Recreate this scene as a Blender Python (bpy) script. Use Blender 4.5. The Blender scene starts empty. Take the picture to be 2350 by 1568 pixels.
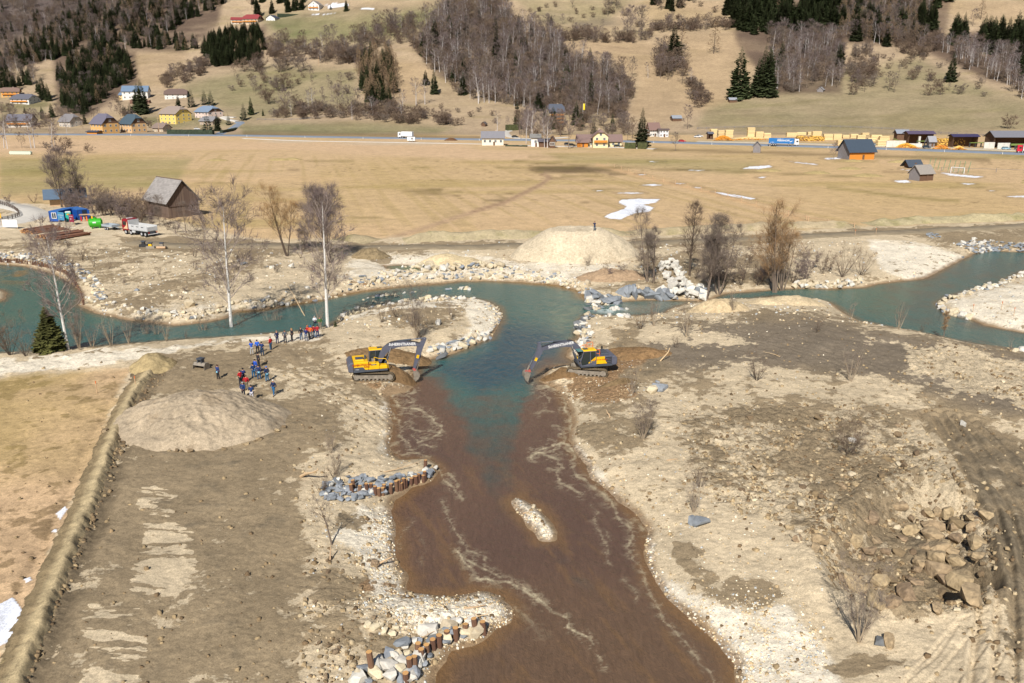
import bpy, bmesh, math, random
import numpy as np
from mathutils import Vector, Matrix
S = bpy.context.scene
rad = math.radians

# ------------------------------------------------------------------ camera, sky, sun, exposure
FP, CX, CY = 1927.7, 1175.0, 784.0            # focal length and centre in the photo's 2350-pixel measure
PITCH = math.atan(579.2 / FP)
CAMH = 31.9
CP, SP = math.cos(PITCH), math.sin(PITCH)
cam = bpy.data.objects.new('camera', bpy.data.cameras.new('camera'))
S.collection.objects.link(cam); S.camera = cam
cam.location = (0, 0, CAMH); cam.rotation_euler = (math.pi / 2 - PITCH, 0, 0)
cam.data.sensor_width = 36.0; cam.data.lens = FP / 2350 * 36
cam.data.clip_start = 1.0; cam.data.clip_end = 6000

SUN_AZ, SUN_EL = rad(13), rad(41)             # shadows fall 13 degrees to the right of straight ahead
w = bpy.data.worlds.new('World'); S.world = w; w.use_nodes = True
nt = w.node_tree; bg = nt.nodes['Background']
sky = nt.nodes.new('ShaderNodeTexSky'); sky.sky_type = 'NISHITA'; sky.sun_disc = False
sky.sun_elevation = SUN_EL; sky.sun_rotation = math.pi + SUN_AZ; sky.altitude = 1000
nt.links.new(sky.outputs[0], bg.inputs[0]); bg.inputs[1].default_value = 0.056
sl = bpy.data.lights.new('sun', 'SUN'); sl.energy = 5.0; sl.angle = rad(0.5); sl.color = (1, 0.955, 0.88)
sun = bpy.data.objects.new('sun', sl); S.collection.objects.link(sun)
sun.location = (-60, -100, 120)
sun.rotation_euler = Vector((math.sin(SUN_AZ), math.cos(SUN_AZ), -math.tan(SUN_EL))).to_track_quat('-Z', 'Y').to_euler()
S.view_settings.view_transform = 'Standard'; S.view_settings.look = 'None'
S.view_settings.gamma = 1; S.view_settings.use_curve_mapping = False
S.view_settings.exposure = 0.30
S.cycles.max_bounces = 4; S.cycles.diffuse_bounces = 2; S.cycles.glossy_bounces = 2
S.cycles.transmission_bounces = 2; S.cycles.transparent_max_bounces = 6
S.cycles.use_denoising = True
try: S.cycles.use_adaptive_sampling = True; S.cycles.adaptive_threshold = 0.02
except Exception: pass

# ------------------------------------------------------------------ numbers and noise
def px2dir(px, py):
    x = (np.asarray(px, float) - CX) / FP; y = (CY - np.asarray(py, float)) / FP
    return x, y * SP + CP, y * CP - SP
def gnd(px, py, z=0.0):
    "the point at height z seen at a pixel of the 2350-pixel measure"
    x, y, d = px2dir(px, py); t = (z - CAMH) / d
    return x * t, y * t
def w2px(X, Y, Z):
    Zc = Z - CAMH
    dep = Y * CP - Zc * SP; up = Y * SP + Zc * CP
    dep = np.maximum(dep, 0.5)
    return CX + FP * X / dep, CY - FP * up / dep, dep
M32 = np.uint32
def _h(ix, iy, seed):
    h = ix.astype(np.int64).astype(M32) * M32(374761393) + iy.astype(np.int64).astype(M32) * M32(668265263) + M32((seed * 2246822519) & 0xffffffff)
    h = (h ^ (h >> M32(13))) * M32(1274126177)
    h = h ^ (h >> M32(16))
    return h.astype(np.float64) / 4294967295.0
def vn(x, y, seed=0):
    ix = np.floor(x); iy = np.floor(y); fx = x - ix; fy = y - iy
    fx = fx * fx * (3 - 2 * fx); fy = fy * fy * (3 - 2 * fy)
    a = _h(ix, iy, seed); b = _h(ix + 1, iy, seed); c = _h(ix, iy + 1, seed); d = _h(ix + 1, iy + 1, seed)
    return ((a + (b - a) * fx) * (1 - fy) + (c + (d - c) * fx) * fy) * 2 - 1
def fbm(x, y, scale, octs=4, seed=0, gain=0.5):
    x = np.asarray(x, float) / scale; y = np.asarray(y, float) / scale; s = 0; a = 1; n = 0
    for i in range(octs):
        s = s + a * vn(x, y, seed + i * 17); n += a; a *= gain
        x, y = (x * 1.6 + y * 1.2) + 7.3, (y * 1.6 - x * 1.2) + 3.1
    return s / n
def sstep(a, b, x):
    t = np.clip((x - a) / (b - a), 0, 1); return t * t * (3 - 2 * t)
def sdf_poly(P, X, Y):
    "signed distance, positive inside"
    P = np.asarray(P, float); d = np.full(X.shape, 1e9); ins = np.zeros(X.shape, bool)
    for i in range(len(P)):
        x0, y0 = P[i - 1]; x1, y1 = P[i]
        ex, ey = x1 - x0, y1 - y0; L = ex * ex + ey * ey + 1e-12
        t = np.clip(((X - x0) * ex + (Y - y0) * ey) / L, 0, 1)
        d = np.minimum(d, (X - x0 - t * ex) ** 2 + (Y - y0 - t * ey) ** 2)
        c = (y0 > Y) != (y1 > Y)
        if ey != 0: ins ^= c & (X < ex * (Y - y0) / ey + x0)
    return np.where(ins, 1, -1) * np.sqrt(d)
def dline(P, X, Y):
    P = np.asarray(P, float); d = np.full(X.shape, 1e9)
    for i in range(1, len(P)):
        x0, y0 = P[i - 1]; x1, y1 = P[i]
        ex, ey = x1 - x0, y1 - y0; L = ex * ex + ey * ey + 1e-12
        t = np.clip(((X - x0) * ex + (Y - y0) * ey) / L, 0, 1)
        d = np.minimum(d, (X - x0 - t * ex) ** 2 + (Y - y0 - t * ey) ** 2)
    return np.sqrt(d)
def bilin(G, x0, y0, st, X, Y):
    gx = np.clip((X - x0) / st, 0, G.shape[1] - 1.001); gy = np.clip((Y - y0) / st, 0, G.shape[0] - 1.001)
    ix = gx.astype(int); iy = gy.astype(int); fx = gx - ix; fy = gy - iy
    return (G[iy, ix] * (1 - fx) + G[iy, ix + 1] * fx) * (1 - fy) + (G[iy + 1, ix] * (1 - fx) + G[iy + 1, ix + 1] * fx) * fy
GAIN = 1.28
def srgb(c, g=GAIN):
    "albedo whose sunlit look is about this 8-bit colour"
    c = np.asarray(c, float) / 255
    return np.where(c <= 0.04045, c / 12.92, ((c + 0.055) / 1.055) ** 2.4) / g

# ------------------------------------------------------------------ river outline (traced at water level)
def W(pts, z=0.0):
    a = np.array(pts, float); X, Y = gnd(a[:, 0], a[:, 1], z); return np.stack([X, Y], 1)
RIVER = [(-260,596),(0,607),(60,612),(130,632),(170,655),(190,680),(180,700),(215,718),(290,735),(400,748),(470,740),(520,730),(545,715),(600,712),(660,700),(720,690),(775,678),(830,668),(900,660),(940,657),(1000,652),(1050,647),(1110,645),(1200,648),(1280,655),(1330,668),(1347,688),(1375,700),(1420,692),(1480,689),(1560,690),(1620,692),(1665,674),(1740,668),(1800,664),(1850,662),(1900,664),(1975,661),(2015,652),(2122,640),(2163,619),(2200,600),(2237,582),(2275,576),(2350,579),(2650,580),
 (2650,600),(2350,622),(2312,644),(2305,651),(2262,661),(2187,679),(2152,696),(2160,709),(2175,719),(2225,732),(2262,747),(2350,764),(2650,800),
 (2650,840),(2350,809),(2312,801),(2212,787),(2162,775),(2100,762),(2025,749),(1970,737),(1937,719),(1905,694),(1872,687),(1832,688),(1787,680),(1712,687),(1650,687),(1580,697),(1535,711),(1525,719),(1450,727),(1400,726),(1350,722),(1335,732),(1330,762),(1325,779),(1306,789),(1300,819),(1325,837),(1283,839),(1250,852),(1240,874),(1282,892),(1297,917),(1311,949),(1314,974),(1305,1012),(1317,1034),(1339,1056),(1364,1102),(1414,1141),(1464,1188),(1485,1220),(1478,1266),(1499,1323),(1535,1380),(1595,1437),(1649,1480),(1681,1526),(1692,1568),(1760,1700),(1820,1900),
 (960,1900),(985,1700),(1002,1568),(1009,1526),(1031,1494),(1088,1483),(1141,1444),(1177,1430),(1183,1410),(1177,1391),(1148,1366),(1113,1353),(1063,1364),(1020,1366),(934,1360),(936,1330),(917,1305),(908,1259),(906,1209),(895,1173),(906,1148),(945,1120),(991,1106),(1009,1088),(1005,1067),(984,1054),(920,1056),(899,1038),(896,1015),(898,992),(900,954),(895,917),(880,906),(888,899),(925,897),(945,880),(948,858),(956,844),(982,839),(985,827),(1022,819),(1052,807),(1088,792),(1127,777),(1137,756),(1153,729),(1145,707),(1120,692),(1088,686),(1012,682),(963,689),(837,707),(795,720),(773,739),(755,750),(700,760),(640,765),(560,772),(480,777),(400,782),(300,790),(200,798),(100,806),(0,812),(-260,832)]
POND = [(883,611),(892,620),(963,623),(1013,616),(1085,611),(1077,601),(1013,608),(913,609)]
ISLET = [(1183,1141),(1200,1147),(1235,1165),(1258,1190),(1276,1225),(1270,1243),(1240,1241),(1222,1215),(1203,1195),(1178,1170),(1172,1150)]
SPIT = [(-60,664),(0,665),(14,671),(18,678),(10,688),(0,693),(-60,700)]
RX0, RY0, RST = -170.0, 30.0, 0.4
gx, gy = np.meshgrid(RX0 + RST * np.arange(850), RY0 + RST * np.arange(560))
RIV = -sdf_poly(W(RIVER), gx, gy)
RIV = np.minimum(RIV, -sdf_poly(W(POND), gx, gy))
RIV = np.maximum(RIV, sdf_poly(W(ISLET), gx, gy))
RIV = np.maximum(RIV, sdf_poly(W(SPIT), gx, gy))
def shore(X, Y):
    "metres from the waterline, positive on land"
    d = bilin(RIV, RX0, RY0, RST, X, Y)
    out = np.maximum(np.maximum(RX0 - X, X - RX0 - 339), np.maximum(RY0 - Y, Y - RY0 - 223))
    return np.where(out > 0, np.abs(d) + out, d)

# scalar layers painted as polygons in the 2350-pixel measure, sampled at ground points
PST = 5.0
pgx, pgy = np.meshgrid(-300 + PST * np.arange(590), -40 + PST * np.arange(360))
class Layer:
    k = 1.0
    def __init__(s, base=0.0): s.a = np.full(pgx.shape, base, float)
    def poly(s, v, pts, f=14):
        d = sdf_poly(pts, pgx, pgy); f = f * (s.k if f > 7 else 1); k = sstep(-f, f, d); s.a = s.a * (1 - k) + v * k; return s
    def line(s, v, pts, wd, f=8):
        d = dline(pts, pgx, pgy); k = 1 - sstep(wd - f / 2, wd + f / 2, d); s.a = s.a * (1 - k) + v * k; return s
    def at(s, px, py): return bilin(s.a, -300, -40, PST, px, py)

# ------------------------------------------------------------------ ground shape
PIT = W([(1990,1150),(2100,1110),(2240,1160),(2290,1240),(2270,1380),(2200,1400),(2050,1400),(1900,1360),(1860,1250)], 0.8)
BERM = W([(352,838),(300,905),(262,985),(232,1065),(200,1150),(160,1240),(115,1345),(72,1450),(25,1568),(-60,1760)], 1.2)
PADS = [(*gnd(860.5, 866, 0.9), 0.9, 3.6), (*gnd(1345, 857, 0.8), 0.8, 3.6)]
HOLE = gnd(2248, 1345, 0.2)
def hillbase(X, Y):
    foot = 655 - 0.10 * X + 18 * np.sin(X / 90.0)
    d = np.maximum(Y - foot, 0)
    h = 0.155 * d + 0.00022 * d * d
    return h
def hillrel(X, Y):
    foot = 655 - 0.10 * X + 18 * np.sin(X / 90.0)
    r = sstep(20, 260, Y - foot)
    return r * (9 * fbm(X, Y, 190, 3, 5) + 4.5 * fbm(X * 1.6, Y * 0.5, 75, 2, 9))
def elev(X, Y):
    "smooth ground height"
    X = np.asarray(X, float); Y = np.asarray(Y, float)
    sh = shore(X, Y) + 0.35 * fbm(X, Y, 2.2, 3, 3)
    land = 1.05 * (1 - np.exp(-np.maximum(sh, 0) / 2.6)) + 0.35 * sstep(6, 25, sh)
    wat = -0.25 * np.minimum(np.maximum(-sh, 0), 6)
    z = np.where(sh > 0, land, wat)
    near = 1 - sstep(215, 260, Y)
    z = z + near * sstep(1, 6, sh) * 0.30 * fbm(X, Y, 9, 3, 21)
    # right bank rises in a low ridge
    xr, yr = gnd(1960, 780, 0); z = z + 1.0 * np.exp(-(((X - xr) / 30) ** 2 + ((Y - yr) / 14) ** 2)) * sstep(1, 9, sh)
    for (ux, uy, hh, rr) in PADS:
        k = np.exp(-(((X - ux) ** 2 + (Y - uy) ** 2) / rr ** 2) ** 2)
        z = z * (1 - k) + hh * k
    m = (Y < 110)
    if m.any():
        Xm, Ym = X[m], Y[m]
        b = dline(BERM, Xm, Ym); t = np.clip((112 - Ym) / 20, 0, 1)
        zz = z[m] - 0.15 * np.exp(-((b - 1.6) / 0.5) ** 2)
        p = sdf_poly(PIT, Xm, Ym)
        zz = zz - 1.8 * sstep(-0.3, 2.6, p) + 0.35 * np.exp(-((p + 0.6) / 0.9) ** 2) - 2.4 * np.exp(-(((Xm - HOLE[0]) / 0.8) ** 2 + ((Ym - HOLE[1]) / 1.8) ** 2) ** 2)
        z[m] = zz
    return z + hillbase(X, Y) + hillrel(X, Y)
def hit(px, py, steps=110):
    "world points where the pixels' rays first meet the ground"
    px = np.atleast_1d(np.asarray(px, float)); py = np.atleast_1d(np.asarray(py, float))
    dx, dy, dz = px2dir(px, py)
    if py.min() > 340:
        ta = (6.5 - CAMH) / dz; tb = (-3.0 - CAMH) / dz; lo = ta.copy(); hi = tb.copy(); dn = np.zeros(px.shape, bool)
        for i in range(1, 25):
            tn = ta + (tb - ta) * i / 24; b = ((CAMH + dz * tn) < elev(dx * tn, dy * tn)) & ~dn
            hi = np.where(b, tn, hi); dn |= b; lo = np.where(dn, lo, tn)
            if dn.all(): break
        for _ in range(10):
            m = (lo + hi) / 2; b = (CAMH + dz * m) < elev(dx * m, dy * m); hi = np.where(b, m, hi); lo = np.where(b, lo, m)
        X = dx * hi; Y = dy * hi; return X, Y, elev(X, Y), hi
    t0 = np.full(px.shape, 330.0); res = np.full(px.shape, np.nan); prev = t0.copy()
    k = (2600 / 330.0) ** (1 / steps)
    t = t0.copy(); done = np.zeros(px.shape, bool)
    for i in range(steps):
        tn = t * k
        below = (CAMH + dz * tn) < elev(dx * tn, dy * tn)
        new = below & ~done
        if new.any():
            lo = t[new].copy(); hi = tn[new].copy()
            for _ in range(12):
                m = (lo + hi) / 2
                b = (CAMH + dz[new] * m) < elev(dx[new] * m, dy[new] * m)
                hi = np.where(b, m, hi); lo = np.where(b, lo, m)
            res[new] = (lo + hi) / 2; done |= new
        if done.all(): break
        t = tn
    res = np.where(np.isnan(res), 1500, res)
    X = dx * res; Y = dy * res
    return X, Y, elev(X, Y), res
def hit1(px, py):
    X, Y, Z, t = hit([px], [py]); return Vector((float(X[0]), float(Y[0]), float(Z[0])))
def scale_at(p):
    "pixels (2350 measure) per metre at a point"
    return FP / (p[1] * CP - (p[2] - CAMH) * SP)

# ------------------------------------------------------------------ materials
MATS = {}
def mat(name, col, rough=0.7, metal=0.0, var=0.0, vscale=3.0, bump=0.0, bscale=8.0, spec=0.5, perobj=0.0, stretch=None, alpha=None):
    if name in MATS: return MATS[name]
    m = bpy.data.materials.new(name); m.use_nodes = True; MATS[name] = m
    n = m.node_tree; b = n.nodes['Principled BSDF']
    b.inputs['Roughness'].default_value = rough; b.inputs['Metallic'].default_value = metal
    b.inputs['Specular IOR Level'].default_value = spec
    c = (float(col[0]), float(col[1]), float(col[2]), 1); b.inputs['Base Color'].default_value = c
    if var or bump or perobj:
        tc = n.nodes.new('ShaderNodeTexCoord'); src = tc.outputs['Object']
        if stretch:
            mp = n.nodes.new('ShaderNodeMapping'); mp.inputs['Scale'].default_value = stretch
            n.links.new(src, mp.inputs['Vector']); src = mp.outputs[0]
    if var or perobj:
        hs = n.nodes.new('ShaderNodeHueSaturation'); hs.inputs['Color'].default_value = c
        n.links.new(hs.outputs[0], b.inputs['Base Color'])
        add = None
        if var:
            no = n.nodes.new('ShaderNodeTexNoise'); no.inputs['Scale'].default_value = vscale; no.inputs['Detail'].default_value = 5
            n.links.new(src, no.inputs['Vector'])
            mr = n.nodes.new('ShaderNodeMapRange'); mr.inputs[1].default_value = 0.3; mr.inputs[2].default_value = 0.7
            mr.inputs[3].default_value = 1 - var; mr.inputs[4].default_value = 1 + var
            n.links.new(no.outputs[0], mr.inputs[0]); add = mr.outputs[0]
        if perobj:
            oi = n.nodes.new('ShaderNodeObjectInfo'); m2 = n.nodes.new('ShaderNodeMapRange')
            m2.inputs[3].default_value = 1 - perobj; m2.inputs[4].default_value = 1 + perobj
            n.links.new(oi.outputs['Random'], m2.inputs[0])
            m3 = n.nodes.new('ShaderNodeMapRange'); m3.inputs[3].default_value = 0.5 - perobj * 0.035; m3.inputs[4].default_value = 0.5 + perobj * 0.035
            n.links.new(oi.outputs['Random'], m3.inputs[0]); n.links.new(m3.outputs[0], hs.inputs['Hue'])
            if add:
                mu = n.nodes.new('ShaderNodeMath'); mu.operation = 'MULTIPLY'
                n.links.new(add, mu.inputs[0]); n.links.new(m2.outputs[0], mu.inputs[1]); add = mu.outputs[0]
            else: add = m2.outputs[0]
        n.links.new(add, hs.inputs['Value'])
    if bump:
        nb = n.nodes.new('ShaderNodeTexNoise'); nb.inputs['Scale'].default_value = bscale; nb.inputs['Detail'].default_value = 6
        n.links.new(src, nb.inputs['Vector'])
        bp = n.nodes.new('ShaderNodeBump'); bp.inputs['Strength'].default_value = 1.0; bp.inputs['Distance'].default_value = bump
        n.links.new(nb.outputs[0], bp.inputs['Height']); n.links.new(bp.outputs[0], b.inputs['Normal'])
    return m
def smat(name, c, **k): return mat(name, srgb(c), **k)

def link(o, parent=None):
    S.collection.objects.link(o)
    if parent is not None: o.parent = parent
    return o
def tag(o, label=None, cat=None, group=None, kind=None):
    if label: o['label'] = label
    if cat: o['category'] = cat
    if group: o['group'] = group
    if kind: o['kind'] = kind
    return o
def npmesh(name, V, Fq, mats, smooth=False, cols=None, extra=None, mi=None):
    "mesh from numpy vertices and an (n,3) or (n,4) face array"
    me = bpy.data.meshes.new(name)
    V = np.asarray(V, np.float32); Fq = np.asarray(Fq, np.int32); k = Fq.shape[1]
    me.vertices.add(len(V)); me.vertices.foreach_set('co', V.ravel())
    me.loops.add(Fq.size); me.loops.foreach_set('vertex_index', Fq.ravel())
    me.polygons.add(len(Fq)); me.polygons.foreach_set('loop_start', np.arange(0, Fq.size, k, dtype=np.int32))
    if mi is not None: me.polygons.foreach_set('material_index', np.asarray(mi, np.int32))
    me.polygons.foreach_set('use_smooth', np.full(len(Fq), smooth))
    if cols is not None:
        at = me.attributes.new('Col', 'FLOAT_COLOR', 'POINT')
        c4 = np.ones((len(V), 4), np.float32); c4[:, :3] = cols; at.data.foreach_set('color', c4.ravel())
    for nm, arr in (extra or {}).items():
        at = me.attributes.new(nm, 'FLOAT', 'POINT'); at.data.foreach_set('value', np.asarray(arr, np.float32))
    for m in (mats if isinstance(mats, (list, tuple)) else [mats]): me.materials.append(m)
    me.update(calc_edges=True)
    return me
def obj(name, me, parent=None, loc=None, **k):
    o = bpy.data.objects.new(name, me); link(o, parent)
    if loc is not None: o.location = loc
    if k: tag(o, **k)
    return o
def empty(name, loc, rz=0, label=None, cat=None, group=None):
    o = bpy.data.objects.new(name, None); link(o); o.location = loc; o.rotation_euler = (0, 0, rz)
    o.empty_display_size = 0.3
    return tag(o, label, cat, group)
# ------------------------------------------------------------------ ground sheets
a_in = np.linspace(-0.70, 0.70, 690)
a_all = np.concatenate([np.linspace(-1.25, -0.71, 16), a_in, np.linspace(0.71, 1.25, 16)])
def row2Y(v):  # ground row on the level plane to distance
    return gnd(CX, v, 0)[1]
rows_near = row2Y(np.linspace(1790, 560, 800))
rows_mid = row2Y(np.linspace(560, 300, 190)[1:])
rows_hill = rows_mid[-1] + np.cumsum(np.linspace(4.0, 7.5, 150))
rows_hill = np.concatenate([rows_hill, rows_hill[-1] + np.cumsum(np.full(12, 40.0))])
YY = np.concatenate([[12, 22], rows_near, rows_mid, rows_hill])
nN = 2 + len(rows_near); nM = nN + len(rows_mid)
GX = a_all[None, :] * (YY[:, None] + 6.0); GY = np.repeat(YY[:, None], len(a_all), 1)
Zs = elev(GX.ravel(), GY.ravel()).reshape(GX.shape)
PX, PY, DEP = w2px(GX, GY, Zs)
SH = shore(GX.ravel(), GY.ravel()).reshape(GX.shape) + 0.35 * fbm(GX, GY, 2.2, 3, 3)
N1 = fbm(GX, GY, 7.0, 5, 31, 0.6); N2 = fbm(GX, GY, 1.5, 4, 41, 0.6); N3 = fbm(GX, GY, 28, 4, 51)

# mud share, pale share, roughness, gravel share painted over the near ground
mud = Layer(0.36); pale = Layer(0.15); rough = Layer(0.35); grit = Layer(0.15); grass = Layer(0.0); mud.k = 2.4; pale.k = 1.6
# plateau in front of the heap
mud.poly(0.86, [(60,1600),(190,1350),(270,1150),(300,1040),(640,960),(740,1030),(700,1140),(720,1300),(700,1420),(700,1600)], 46)
rough.poly(0.12, [(60,1600),(190,1350),(270,1150),(300,1040),(640,960),(720,1030),(690,1140),(700,1300),(690,1420),(680,1600)], 12)
streak = Layer(0)
for q in ([(330,1130),(400,1120),(420,1145),(380,1170),(330,1160)],[(335,1180),(400,1175),(440,1220),(430,1300),(380,1350),(310,1350),(300,1290),(350,1240)],[(215,1390),(300,1385),(340,1395),(250,1420)],[(200,1430),(270,1420),(260,1450),(205,1455)],[(205,1430),(280,1420),(330,1480),(330,1600),(180,1600),(200,1500)]):
    streak.poly(1, q, 22)
# dark diggings round the people and the heap
mud.poly(0.74, [(380,830),(480,800),(590,790),(640,790),(740,790),(800,850),(880,890),(860,960),(720,1030),(640,1000),(300,1060),(240,1100),(270,980),(330,900)], 16)
mud.poly(0.50, [(520,840),(700,850),(800,900),(880,930),(870,990),(740,930),(600,900)], 14)
# white gravel track on the near bank
mud.poly(0.05, [(-300,835),(0,822),(250,800),(450,785),(600,772),(740,762),(740,788),(600,785),(480,800),(300,825),(150,845),(0,862),(-300,880)], 6)
pale.poly(0.75, [(-300,838),(0,826),(250,803),(450,788),(600,776),(740,766),(740,784),(600,783),(480,796),(300,820),(150,840),(0,858),(-300,876)], 6)
pale.line(0.95, [(-300,862),(0,852),(150,840),(300,818),(400,806)], 8, 6)
mud.line(0.55, [(-300,848),(0,834),(200,815),(400,798),(560,786)], 2.5, 5)
# meadow left of the berm
grass.poly(1.0, [(-300,890),(0,872),(150,855),(270,845),(300,850),(255,950),(215,1050),(160,1180),(90,1340),(0,1500),(-300,1800)], 8)
mud.poly(0.75, [(265,850),(345,835),(400,850),(330,930),(290,1040),(250,1150),(160,1370),(75,1600),(-80,1760),(-60,1700),(40,1480),(100,1340),(180,1150),(230,1000)], 9)
# strip beside the channel
mud.poly(0.28, [(740,900),(880,905),(900,990),(895,1050),(800,1060),(840,980)], 12)
pale.poly(0.55, [(870,920),(900,915),(905,1050),(870,1040)], 8)
mud.poly(0.18, [(720,1055),(900,1045),(1010,1060),(1010,1095),(900,1150),(905,1300),(935,1360),(1110,1350),(1180,1390),(1180,1430),(1030,1480),(900,1500),(820,1560),(700,1600),(700,1500),(820,1440),(820,1380),(700,1380),(720,1300),(770,1270),(700,1230)], 14)
pale.poly(0.72, [(830,1160),(905,1160),(910,1300),(940,1355),(1110,1350),(1178,1390),(1170,1430),(1040,1470),(980,1440),(880,1400),(850,1320),(800,1270),(760,1230),(800,1190)], 14)
grit.poly(0.8, [(830,1160),(905,1160),(910,1300),(940,1355),(1110,1350),(1178,1390),(1170,1430),(1040,1470),(900,1450),(800,1400),(850,1320)], 14)
mud.poly(0.7, [(700,1300),(820,1310),(860,1350),(760,1400),(700,1380)], 10); mud.poly(0.72, [(700,1430),(860,1450),(1000,1450),(960,1510),(800,1480),(720,1500)], 12)
mud.poly(0.62, [(770,1170),(880,1180),(900,1210),(850,1230),(780,1220)], 10)
# excavator pads: wet brown gravel
grit.poly(1.0, [(800,800),(900,800),(990,800),(1010,820),(975,845),(960,880),(880,900),(800,870)], 8)
# peninsula
mud.poly(0.22, [(740,760),(800,720),(960,690),(1120,690),(1155,730),(1130,780),(1020,820),(900,800),(800,800)], 10)
mud.poly(0.72, [(900,715),(1010,695),(1075,700),(1060,735),(980,755),(900,745)], 10)
pale.poly(0.8, [(1060,705),(1130,700),(1150,735),(1110,790),(1060,790),(1080,740)], 10); pale.poly(0.8, [(780,730),(960,688),(1100,684),(1140,700),(1090,708),(960,705),(820,735)], 5)
# far bank left
mud.poly(0.5, [(-300,530),(350,560),(500,570),(760,580),(780,640),(700,680),(520,700),(300,720),(200,700),(200,640),(60,600),(-300,590)], 12)
rough.poly(0.55, [(-300,530),(350,560),(760,580),(700,680),(300,720),(200,640),(-300,590)], 12)
pale.poly(0.5, [(230,700),(420,690),(640,690),(640,705),(480,735),(300,735),(200,715)], 8)
mud.poly(0.12, [(600,620),(790,600),(800,650),(600,690),(500,700)], 12)
# haul road and yard
mud.poly(0.15, [(100,500),(280,525),(400,560),(440,575),(300,560),(150,545),(0,525),(0,505)], 6); pale.poly(0.4, [(0,505),(100,500),(280,525),(380,560),(250,548),(0,528)], 6)
mud.poly(0.9, [(250,540),(420,545),(600,552),(780,560),(1180,556),(1180,570),(800,577),(600,572),(420,575),(300,565)], 5); rough.poly(0.05, [(0,500),(780,555),(1180,556),(1180,572),(600,574),(300,566),(0,530)], 5)
mud.poly(0.85, [(1430,550),(1700,540),(2000,526),(2700,505),(2700,512),(2350,521),(2000,538),(1850,552),(1600,565),(1440,568)], 4); rough.poly(0.05, [(1430,548),(2700,505),(2700,514),(2000,540),(1440,570)], 5)
mud.poly(0.22, [(1790,560),(1990,545),(2170,580),(2220,585),(2130,640),(2030,640),(1960,590)], 10); pale.poly(0.85, [(1990,552),(2120,560),(2215,590),(2150,632),(2080,640),(2020,610)], 10); rough.poly(0.12, [(1990,552),(2120,560),(2215,590),(2150,632),(2080,640),(2020,610)], 10)
mud.poly(0.7, [(2080,535),(2350,525),(2700,520),(2700,570),(2350,570),(2200,560)], 8)
mud.poly(0.65, [(1440,575),(1780,570),(1800,650),(1450,650)], 14)
pale.poly(0.6, [(800,585),(1080,575),(1180,600),(1450,600),(1400,640),(1300,650),(1100,640),(860,650),(780,640)], 10); mud.poly(0.12, [(800,585),(1080,575),(1180,600),(1450,600),(1400,640),(1100,640),(780,650)], 10)
grit.poly(0.9, [(780,640),(1330,635),(1340,670),(780,680)], 8)
mud.poly(0.8, [(820,575),(900,590),(900,615),(850,600)], 6)
# right hand near side
mud.poly(0.10, [(2160,695),(2350,640),(2700,620),(2700,800),(2350,765),(2190,725)], 8); pale.poly(0.6, [(2160,695),(2350,640),(2700,620),(2700,800),(2350,765),(2190,725)], 8)
mud.poly(0.34, [(1330,735),(1520,715),(1700,685),(1870,688),(1970,735),(1700,770),(1500,800),(1420,830)], 14)
mud.poly(0.93, [(1460,740),(1700,735),(1850,715),(1960,740),(2150,775),(2350,805),(2700,850),(2700,980),(2400,960),(2180,930),(2060,880),(1900,860),(1800,850),(1700,830),(1560,850),(1480,880),(1400,930),(1310,900),(1330,830)], 16)
rough.poly(0.35, [(1460,740),(1960,740),(2350,805),(2350,960),(2060,880),(1700,830),(1400,930)], 12)
mud.poly(0.36, [(1480,740),(1600,760),(1740,790),(1560,800),(1450,790)], 10); mud.poly(0.35, [(1960,765),(2180,790),(2160,800),(1990,790)], 8)
mud.poly(0.15, [(2080,800),(2200,795),(2420,860),(2420,960),(2200,890),(2080,850)], 10); rough.poly(1.0, [(2080,800),(2200,795),(2420,860),(2420,960),(2200,890),(2080,850)], 10)
grit.poly(1.0, [(1230,850),(1330,830),(1480,800),(1490,830),(1420,860),(1480,900),(1400,930),(1300,925),(1240,880)], 10)
mud.poly(0.20, [(1500,930),(1700,880),(1840,850),(1990,870),(2010,900),(1800,930),(1600,990),(1500,1100),(1480,1200),(1360,1100),(1305,1000),(1320,950)], 14)
mud.poly(0.82, [(1330,985),(1500,955),(1480,1020),(1400,1060),(1340,1040)], 12); mud.poly(0.70, [(1380,925),(1470,895),(1500,930),(1400,950)], 8)
mud.poly(0.60, [(1560,960),(1840,930),(2060,960),(2150,1080),(2100,1150),(1900,1200),(1700,1150),(1600,1100)], 20); rough.poly(1.0, [(1560,960),(1840,930),(2060,960),(2180,1080),(2300,1200),(2270,1400),(1990,1420),(1860,1250),(1700,1180),(1600,1100)], 20)
mud.poly(0.64, [(1780,1180),(1900,1130),(2050,1160),(2200,1250),(2270,1350),(2230,1420),(2020,1430),(1900,1380),(1830,1260)], 14)
mud.poly(0.88, [(2120,950),(2240,960),(2420,1050),(2420,1568),(2290,1568),(2310,1400),(2290,1250),(2200,1100)], 14); rough.poly(0.3, [(2120,950),(2420,1000),(2420,1600),(2290,1600),(2290,1250),(2200,1100)], 12)
mud.poly(0.06, [(1480,1240),(1600,1200),(1740,1170),(1840,1300),(1960,1400),(2100,1480),(2260,1500),(2300,1640),(1700,1640),(1600,1430),(1500,1330)], 14)
pale.poly(0.7, [(1500,1310),(1640,1370),(1800,1380),(1900,1470),(1950,1600),(1720,1600),(1620,1440),(1520,1360)], 20); pale.poly(0.5, [(1320,1030),(1400,1090),(1500,1210),(1490,1260),(1370,1110)], 8)
rough.poly(0.15, [(1480,1240),(1600,1200),(1740,1170),(1840,1300),(1960,1400),(2260,1500),(2300,1640),(1700,1640),(1500,1330)], 14)
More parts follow.
